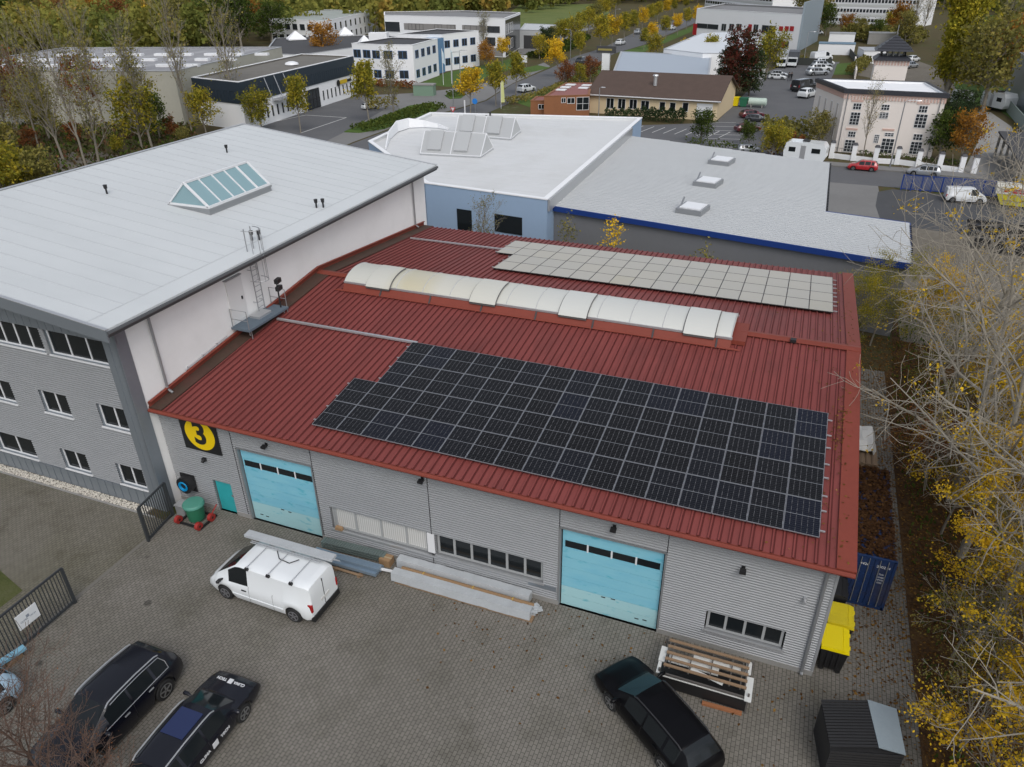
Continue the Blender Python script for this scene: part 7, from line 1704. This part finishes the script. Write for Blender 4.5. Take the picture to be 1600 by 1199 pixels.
hedge('shrubbery', [at(1192, 220), at(1262, 222)], 10, 2.8, L['olive'], 'tangled dark shrubs between the car park and the villa', 'shrubbery', n=220, size=.35)
hedge('shrubbery', [at(1195, 238), at(1255, 242)], 6, 2.2, L['rust'], 'brown shrubs behind the motorhome', 'shrubbery', n=160, size=.3)
hedge('shrubbery', [at(790, 165), at(850, 150), at(930, 118)], 2.5, 1.2, L['olive'], 'low green verge planting along the right side of the main road', 'shrubbery', n=60, size=.3)
hedge('shrubbery', [at(835, 92), at(880, 78), at(910, 60)], 6, 1.5, L['green'], 'green ground planting beside the side lane', 'shrubbery', n=110, size=.45)
hedge('hedge', [at(1340, 247), at(1500, 263)], .8, .9, L['green'], 'low dark hedge inside the villa fence', n=60)
hedge('hedge', [at(1205, 96), at(1260, 97)], 1.6, 1.4, L['olive'], 'rough olive hedge at the back of the car park', n=50, size=.4)
hedge('shrubbery', [at(1320, 62), at(1440, 68)], 14, 4, L['olive'], 'dark tangled thicket below the high-rise', 'shrubbery', n=160, size=.8)
hedge('hedge', [at(1330, 118), at(1352, 100)], 3, 2, L['olive'], 'scrubby plants beside the garden wall', n=90, size=.35)
# wasteland on the left
row = [('rust', 28, 200, 10), ('bare', 62, 235, 15), ('sparse', 100, 252, 13), ('olive', 80, 222, 8), ('bare', 137, 270, 17), ('sparse', 156, 262, 13), ('bare', 166, 205, 17), ('rust', 150, 192, 9), ('sparse', 238, 232, 13), ('yellow', 222, 232, 8), ('bare', 300, 205, 18), ('yellow', 322, 208, 6), ('bare', 372, 196, 17), ('yellow', 410, 205, 5.5), ('sparse', 20, 250, 12), ('olive', 6, 290, 7), ('bare', 210, 200, 15), ('bare', 2, 260, 15), ('green', 250, 215, 6)]
for k, (kd, px, py, h) in enumerate(row): tree(kd, px, py, h, f'{dict(rust="rusty brown", bare="tall thin bare-topped", sparse="slender sparse-leaved", olive="olive", yellow="yellow-green", green="green")[kd]} tree of the wasteland row before the warehouse, {ORD[k]} planted' if False else f'{dict(rust="rusty brown", bare="tall pale bare-topped", sparse="slender sparse-leaved", olive="bushy olive", yellow="bushy yellow-green", green="bushy green")[kd]} wasteland tree, {ORD[sorted(row, key=lambda r: r[1]).index((kd, px, py, h))]} from the left edge', 'trees on the wasteland')
for k, (px, py, h, kd) in enumerate(((30, 300, 4.5, 'bushY'), (75, 300, 4, 'bush'), (60, 275, 3, 'bush'), (185, 240, 2, 'bushY'), (205, 215, 2.5, 'bush'), (120, 225, 2.5, 'bushR'), (270, 215, 2.5, 'bushR'), (45, 235, 2.5, 'bushR'), (290, 225, 2, 'bush'), (10, 315, 5, 'bushY'))): tree(kd, px, py, h, f'wild shrub on the wasteland, {ORD[sorted([30,75,60,185,205,120,270,45,290,10]).index(px)]} from the left edge', 'shrubs on the wasteland')
# individual trees at the forest edge behind the buildings
rr = random.Random(9); ed = []
for k in range(20): ed.append((8+k*22+rr.uniform(-6, 6), 66+rr.uniform(-6, 14)))
kinds = ['orange', 'olive', 'green', 'rust', 'yellow', 'olive', 'green', 'bare', 'orange', 'olive', 'yellow', 'green', 'streetY']
nm = dict(orange='orange-brown', olive='olive', green='dark green', rust='rusty', yellow='yellow-green', bare='bare', streetY='golden')
for k, (px, py) in enumerate(ed): kd = rr.choice(kinds); tree(kd, px, py, rr.uniform(10, 15), f'{nm[kd]} tree in the front row behind the warehouse, {ORD[k]} from the left', 'trees behind the warehouse')
for k in range(20): px = 14+k*22+rr.uniform(-6, 6); kd = rr.choice(kinds); tree(kd, px, 38+rr.uniform(-4, 6), rr.uniform(11, 16), f'{nm[kd]} tree in the second row behind the warehouse, {ORD[k]} from the left', 'trees behind the warehouse')
for k in range(18): px = 425+k*23+rr.uniform(-5, 5); kd = rr.choice(kinds); tree(kd, px, 10+rr.uniform(-2, 3), rr.uniform(11, 15), f'{nm[kd]} tree along the top edge behind the white buildings, {ORD[k]} from the left', 'trees along the top edge')
for k in range(14): px = 852+k*22+rr.uniform(-5, 5); kd = rr.choice(kinds); tree(kd, px, 2+rr.uniform(-1.5, 2), rr.uniform(9, 13), f'{nm[kd]} tree beyond the meadow at the top edge, {ORD[k]} from the left', 'trees beyond the meadow')
for k in range(12): px = 1440+k*17+rr.uniform(-4, 4); kd = rr.choice(kinds); tree(kd, px, 14+rr.uniform(-3, 4), rr.uniform(12, 18), f'{nm[kd]} tree behind the park lawn at the upper right, {ORD[k]} from the left', 'trees behind the park lawn')
for k in range(8): px = 1500+k*15+rr.uniform(-4, 4); kd = rr.choice(kinds); tree(kd, px, 118+rr.uniform(-12, 8) if k > 1 else 80, rr.uniform(6, 9), f'{nm[kd]} tree between the poplar and the right edge, {ORD[k]} from the left', 'trees right of the poplar')
# distant wood as one mass
rs = np.random.default_rng(5); parts = []
def wood(name, lab, regions, leaf, seed, dens, hmin=9, hmax=15, q=330, lsz=1.1):
    rs = np.random.default_rng(seed); C = []
    for (x0, x1, y0, y1) in regions:
        n = int((x1-x0)*(y1-y0)*dens); C.append(np.stack([rs.uniform(x0, x1, n), rs.uniform(y0, y1, n)], 1))
    C = np.vstack(C); n = len(C); H = rs.uniform(hmin, hmax, n); ti = np.repeat(np.arange(n), q); m = len(ti)
    u = rs.normal(0, 1, (m, 3)); u /= np.linalg.norm(u, axis=1)[:, None]; rad = rs.uniform(.55, 1, (m, 1)); lob = 1+.25*np.sin(ti*3.1+u[:, 0]*5)*np.cos(u[:, 2]*4+ti)
    W_ = H*rs.uniform(.28, .42, n); c = np.column_stack([C[ti], H[ti]*.55])+u*rad*lob[:, None]*np.column_stack([W_[ti], W_[ti], H[ti]*.45])
    a = rs.normal(0, 1, (m, 3)); a /= np.linalg.norm(a, axis=1)[:, None]; b_ = np.cross(a, rs.normal(0, 1, (m, 3))); b_ /= np.linalg.norm(b_, axis=1)[:, None]; s = lsz*rs.uniform(.5, 1.2, (m, 1))
    V = np.stack([c-a*s*.6, c+b_*s*.5, c+a*s*.6, c-b_*s*.5], 1).reshape(-1, 3); tn = rs.random(n)[ti]*.7+rs.random(m)*.3
    return tag(mesh_np(name, V, np.arange(m*4).reshape(m, 4), leaf, rnd=tn), lab, 'wood', kind='stuff')
RG = [(-520, -150, 240, 620), (-150, 260, 480, 720), (60, 220, 300, 480)]
RGL = [(-330, -175, 130, 240)]
WM = leafmat('mixed_wood', [(0, (.03, .045, .015)), (.25, (.055, .07, .02)), (.45, (.09, .10, .025)), (.65, (.14, .13, .03)), (.8, (.2, .13, .03)), (.9, (.24, .18, .035)), (1, (.12, .07, .03))], clump=.02, gain=1.9)
wood('distant_wood', 'far mixed autumn wood stretching along the top of the picture', RG, WM, 1, .0065, q=150, lsz=1.9)
wood('near_wood', 'mixed autumn wood behind the warehouse on the left', RGL, WM, 2, .012, q=330, lsz=1.1)
# undergrowth on wasteland
def under(rs, n): 
    x = rs.uniform(-135, -45, n); y = rs.uniform(20, 84, n); k = (x < -48) & (y < 30+(-45-x)*.9) & ~((x > -44) & (y < 27)); return np.column_stack([x[k], y[k], np.abs(rs.normal(0, .35, k.sum()))])
V, F, rn = leaves_flat(9000, under, 0, .22, 21, .9); tag(mesh_np('undergrowth', V, F, L['under'], rnd=rn), 'rusty brown undergrowth and bramble on the wasteland', 'undergrowth', kind='stuff')
V, F, rn = leaves_flat(12000, under, 0, .22, 22, .9); tag(mesh_np('grass', V, F, L['green'], rnd=rn), 'tufts of green grass among the brambles on the wasteland', 'grass', kind='stuff')
# ------------------------------------------------------------------ big bare trees on the right
BT_ = dict(H=13, trunk_h=2.2, L1=7.5, levels=3, ang=(35, 68), n1=15, nch=[11, 4, 3], ratio=[.42, .5, .5], r0=.17, trop=.04, wob=.17, minr=.0085, top=.97, leaves=(260, .25, .085, 1))
def bigtree(x, y, seed, h, lab, leafn=700, n1=15, L1=7.5, r0=.17, leaf='yellow', **kw):
    K = dict(BT_); K.update(H=h, n1=n1, L1=L1, r0=r0, leaves=(leafn, .14, .09, 1), clus=40); K.update(kw)
    t = make_tree('bare_tree', lab, 'tree', K, seed, L[leaf], M['bark_pale'], 'big bare trees beside the hall'); t.location = (x, y, 0); return t
bigtree(6.6, -2.2, 101, 11.0, 'large pale bare tree reaching in from the lower right corner', L1=7.6, r0=.18)
bigtree(6.2, 4.6, 102, 11.0, 'large pale bare tree beside the shipping container', L1=7.4)
bigtree(5.6, 12.5, 103, 11.5, 'large pale bare tree beside the middle of the red roof', L1=7.6)
bigtree(5.4, 18.5, 104, 12.5, 'large pale bare tree beside the ridge of the red roof', L1=8, n1=19)
bigtree(7.2, 24.5, 105, 12.5, 'large pale bare tree before the works yard', L1=8)
bigtree(5.6, 8.5, 107, 10.5, 'smaller pale bare tree leaning over the container roof', L1=5.5)
bigtree(8.3, -6.5, 108, 9.5, 'pale bare tree nearest the lower right corner', L1=6.5)
bigtree(9, 1.5, 109, 12, 'pale bare tree right of the bin shelter', L1=6.8)
bigtree(11.5, 10, 106, 13, 'large pale bare tree cut by the right edge of the picture', L1=7)
US = dict(H=4.6, trunk_h=.8, L1=2.6, levels=3, ang=(30, 70), n1=14, nch=4, ratio=.5, r0=.06, trop=.05, minr=.008, top=.95, leaves=(1500, .22, .10, .8))
def understory(x, y, seed, h, lab, leaf, n, sz=.1, L1=2.6):
    K = dict(US); K.update(H=h, leaves=(int(n*(7 if 3 < y < 20 else 5)), .2, sz*.52, .8), L1=L1, clus=max(26, n//18)); t = make_tree('young_maple' if leaf == 'yellow' else 'leafy_shrub', lab, 'tree' if h > 3 else 'shrub', K, seed, L[leaf], M['bark'], 'leafy undergrowth beside the hall'); t.location = (x, y, 0); return t
und = [(5.4, 1.2, 5.0, 'yellow', 700), (6.8, .2, 5.8, 'yellow', 900), (5.2, 5.6, 4.6, 'yellow', 600), (6.6, 8.4, 6.2, 'yellow', 1100), (5.0, 9.8, 4.4, 'yellow', 500), (7.6, 12.5, 6.0, 'yellow', 900), (5.6, 15, 3.6, 'olive', 900), (6.8, 16.5, 5.4, 'yellow', 900), (8.2, 20, 5.6, 'yellow', 1500), (5.6, 22, 4.6, 'olive', 1400), (7.4, 5.2, 3.6, 'olive', 1200), (4.7, 2.6, 2.2, 'olive', 800), (4.6, -1.2, 2.0, 'olive', 700), (5.2, -3.2, 2.4, 'yellow', 700), (2.6, 28.5, 5.4, 'yg', 3000), (1.2, 27.0, 4.6, 'yg', 2200), (5.4, 30, 4.2, 'yellow', 1500), (4.6, 13, 2.4, 'rust', 700), (7.5, 26.5, 4.6, 'yellow', 1300), (9.2, 16, 5, 'yellow', 1200), (6.2, -5.0, 4.2, 'yellow', 1000), (9, 8, 4.4, 'olive', 1300)]
names = 'yellow-leaved young maple'
for k, (x, y, h, lf, n) in enumerate(und):
    side = sorted(und, key=lambda r: r[1]).index((x, y, h, lf, n)); lab = f"{dict(yellow='yellow-leaved young tree', yg='golden-green young tree', olive='green and yellow shrub', rust='reddish shrub')[lf]} beside the hall, {(ORD+['twenty-first', 'twenty-second'])[side]} from the front"
    understory(x, y, 300+k, h, lab, lf, n, sz=.15 if lf == 'yellow' else .1)
# grey-green ground planting under the trees
def und2(rs, n): return np.column_stack([rs.uniform(3.7, 11, n), rs.uniform(-8, 34, n), np.abs(rs.normal(0, .18, n))])
V, F, rn = leaves_flat(6000, und2, 0, .06, 31, .9); tag(mesh_np('ivy', V, F, L['green'], rnd=rn), 'dark green ivy and weeds under the bare trees', 'ground cover', kind='stuff')
# bottom-left bare bush
p = at(62, 1185, 2.2)
K = dict(H=6.0, trunk_h=.5, L1=3.3, levels=3, ang=(22, 52), n1=30, nch=6, ratio=.5, r0=.055, trop=.12, minr=.006, leaves=(330, .12, .035, 1)); RT_ = mat('reddish_twigs', (.12, .075, .055), .9, var=.3)
t = make_tree('bare_bush', 'leafless bush with reddish twig tips in the lower left corner', 'shrub', K, 401, L['rust'], RT_); t.location = (p.x, p.y, 0)
p = at(175, 1215, 1.5); K = dict(K); K.update(H=3.2, L1=2.0, n1=14); t = make_tree('bare_bush', 'smaller leafless bush in front of the off-road car', 'shrub', K, 402, L['rust'], RT_); t.location = (p.x, p.y, 0)
# ================================================================== drop unused prototypes
for l in PR_.values():
    for o in l:
        if o['label'] == 'x':
            for c in kids(o):
                for q in kids(c): bpy.data.objects.remove(q)
                bpy.data.objects.remove(c)
            bpy.data.objects.remove(o)
# ================================================================== light
w = bpy.data.worlds.new('World'); scn.world = w; w.use_nodes = True; nt = w.node_tree; bg = nt.nodes['Background']
sky = nt.nodes.new('ShaderNodeTexSky'); sky.sky_type = 'NISHITA'; sky.sun_disc = False; EL, AZ = 50, 145
sky.sun_elevation = R(EL); sky.sun_rotation = R(AZ); sky.air_density = 1.0; sky.dust_density = 3.0; sky.ozone_density = 1.0; sky.altitude = 100
hs = nt.nodes.new('ShaderNodeHueSaturation'); hs.inputs['Saturation'].default_value = .42; lk(nt, sky.outputs[0], hs.inputs['Color']); lk(nt, hs.outputs[0], bg.inputs[0]); bg.inputs[1].default_value = .13
sd = bpy.data.lights.new('sun', 'SUN'); sd.energy = .5; sd.angle = R(25); sd.color = (1, .975, .94); so = bpy.data.objects.new('sun', sd); COL.objects.link(so)
az = R(AZ); dirv = Vector((math.sin(az)*math.cos(R(EL)), math.cos(az)*math.cos(R(EL)), math.sin(R(EL)))); so.rotation_euler = dirv.to_track_quat('Z', 'Y').to_euler(); so.location = (0, 0, 60)
scn.view_settings.view_transform = 'Standard'; scn.view_settings.look = 'None'; scn.view_settings.exposure = .48; scn.view_settings.gamma = 1
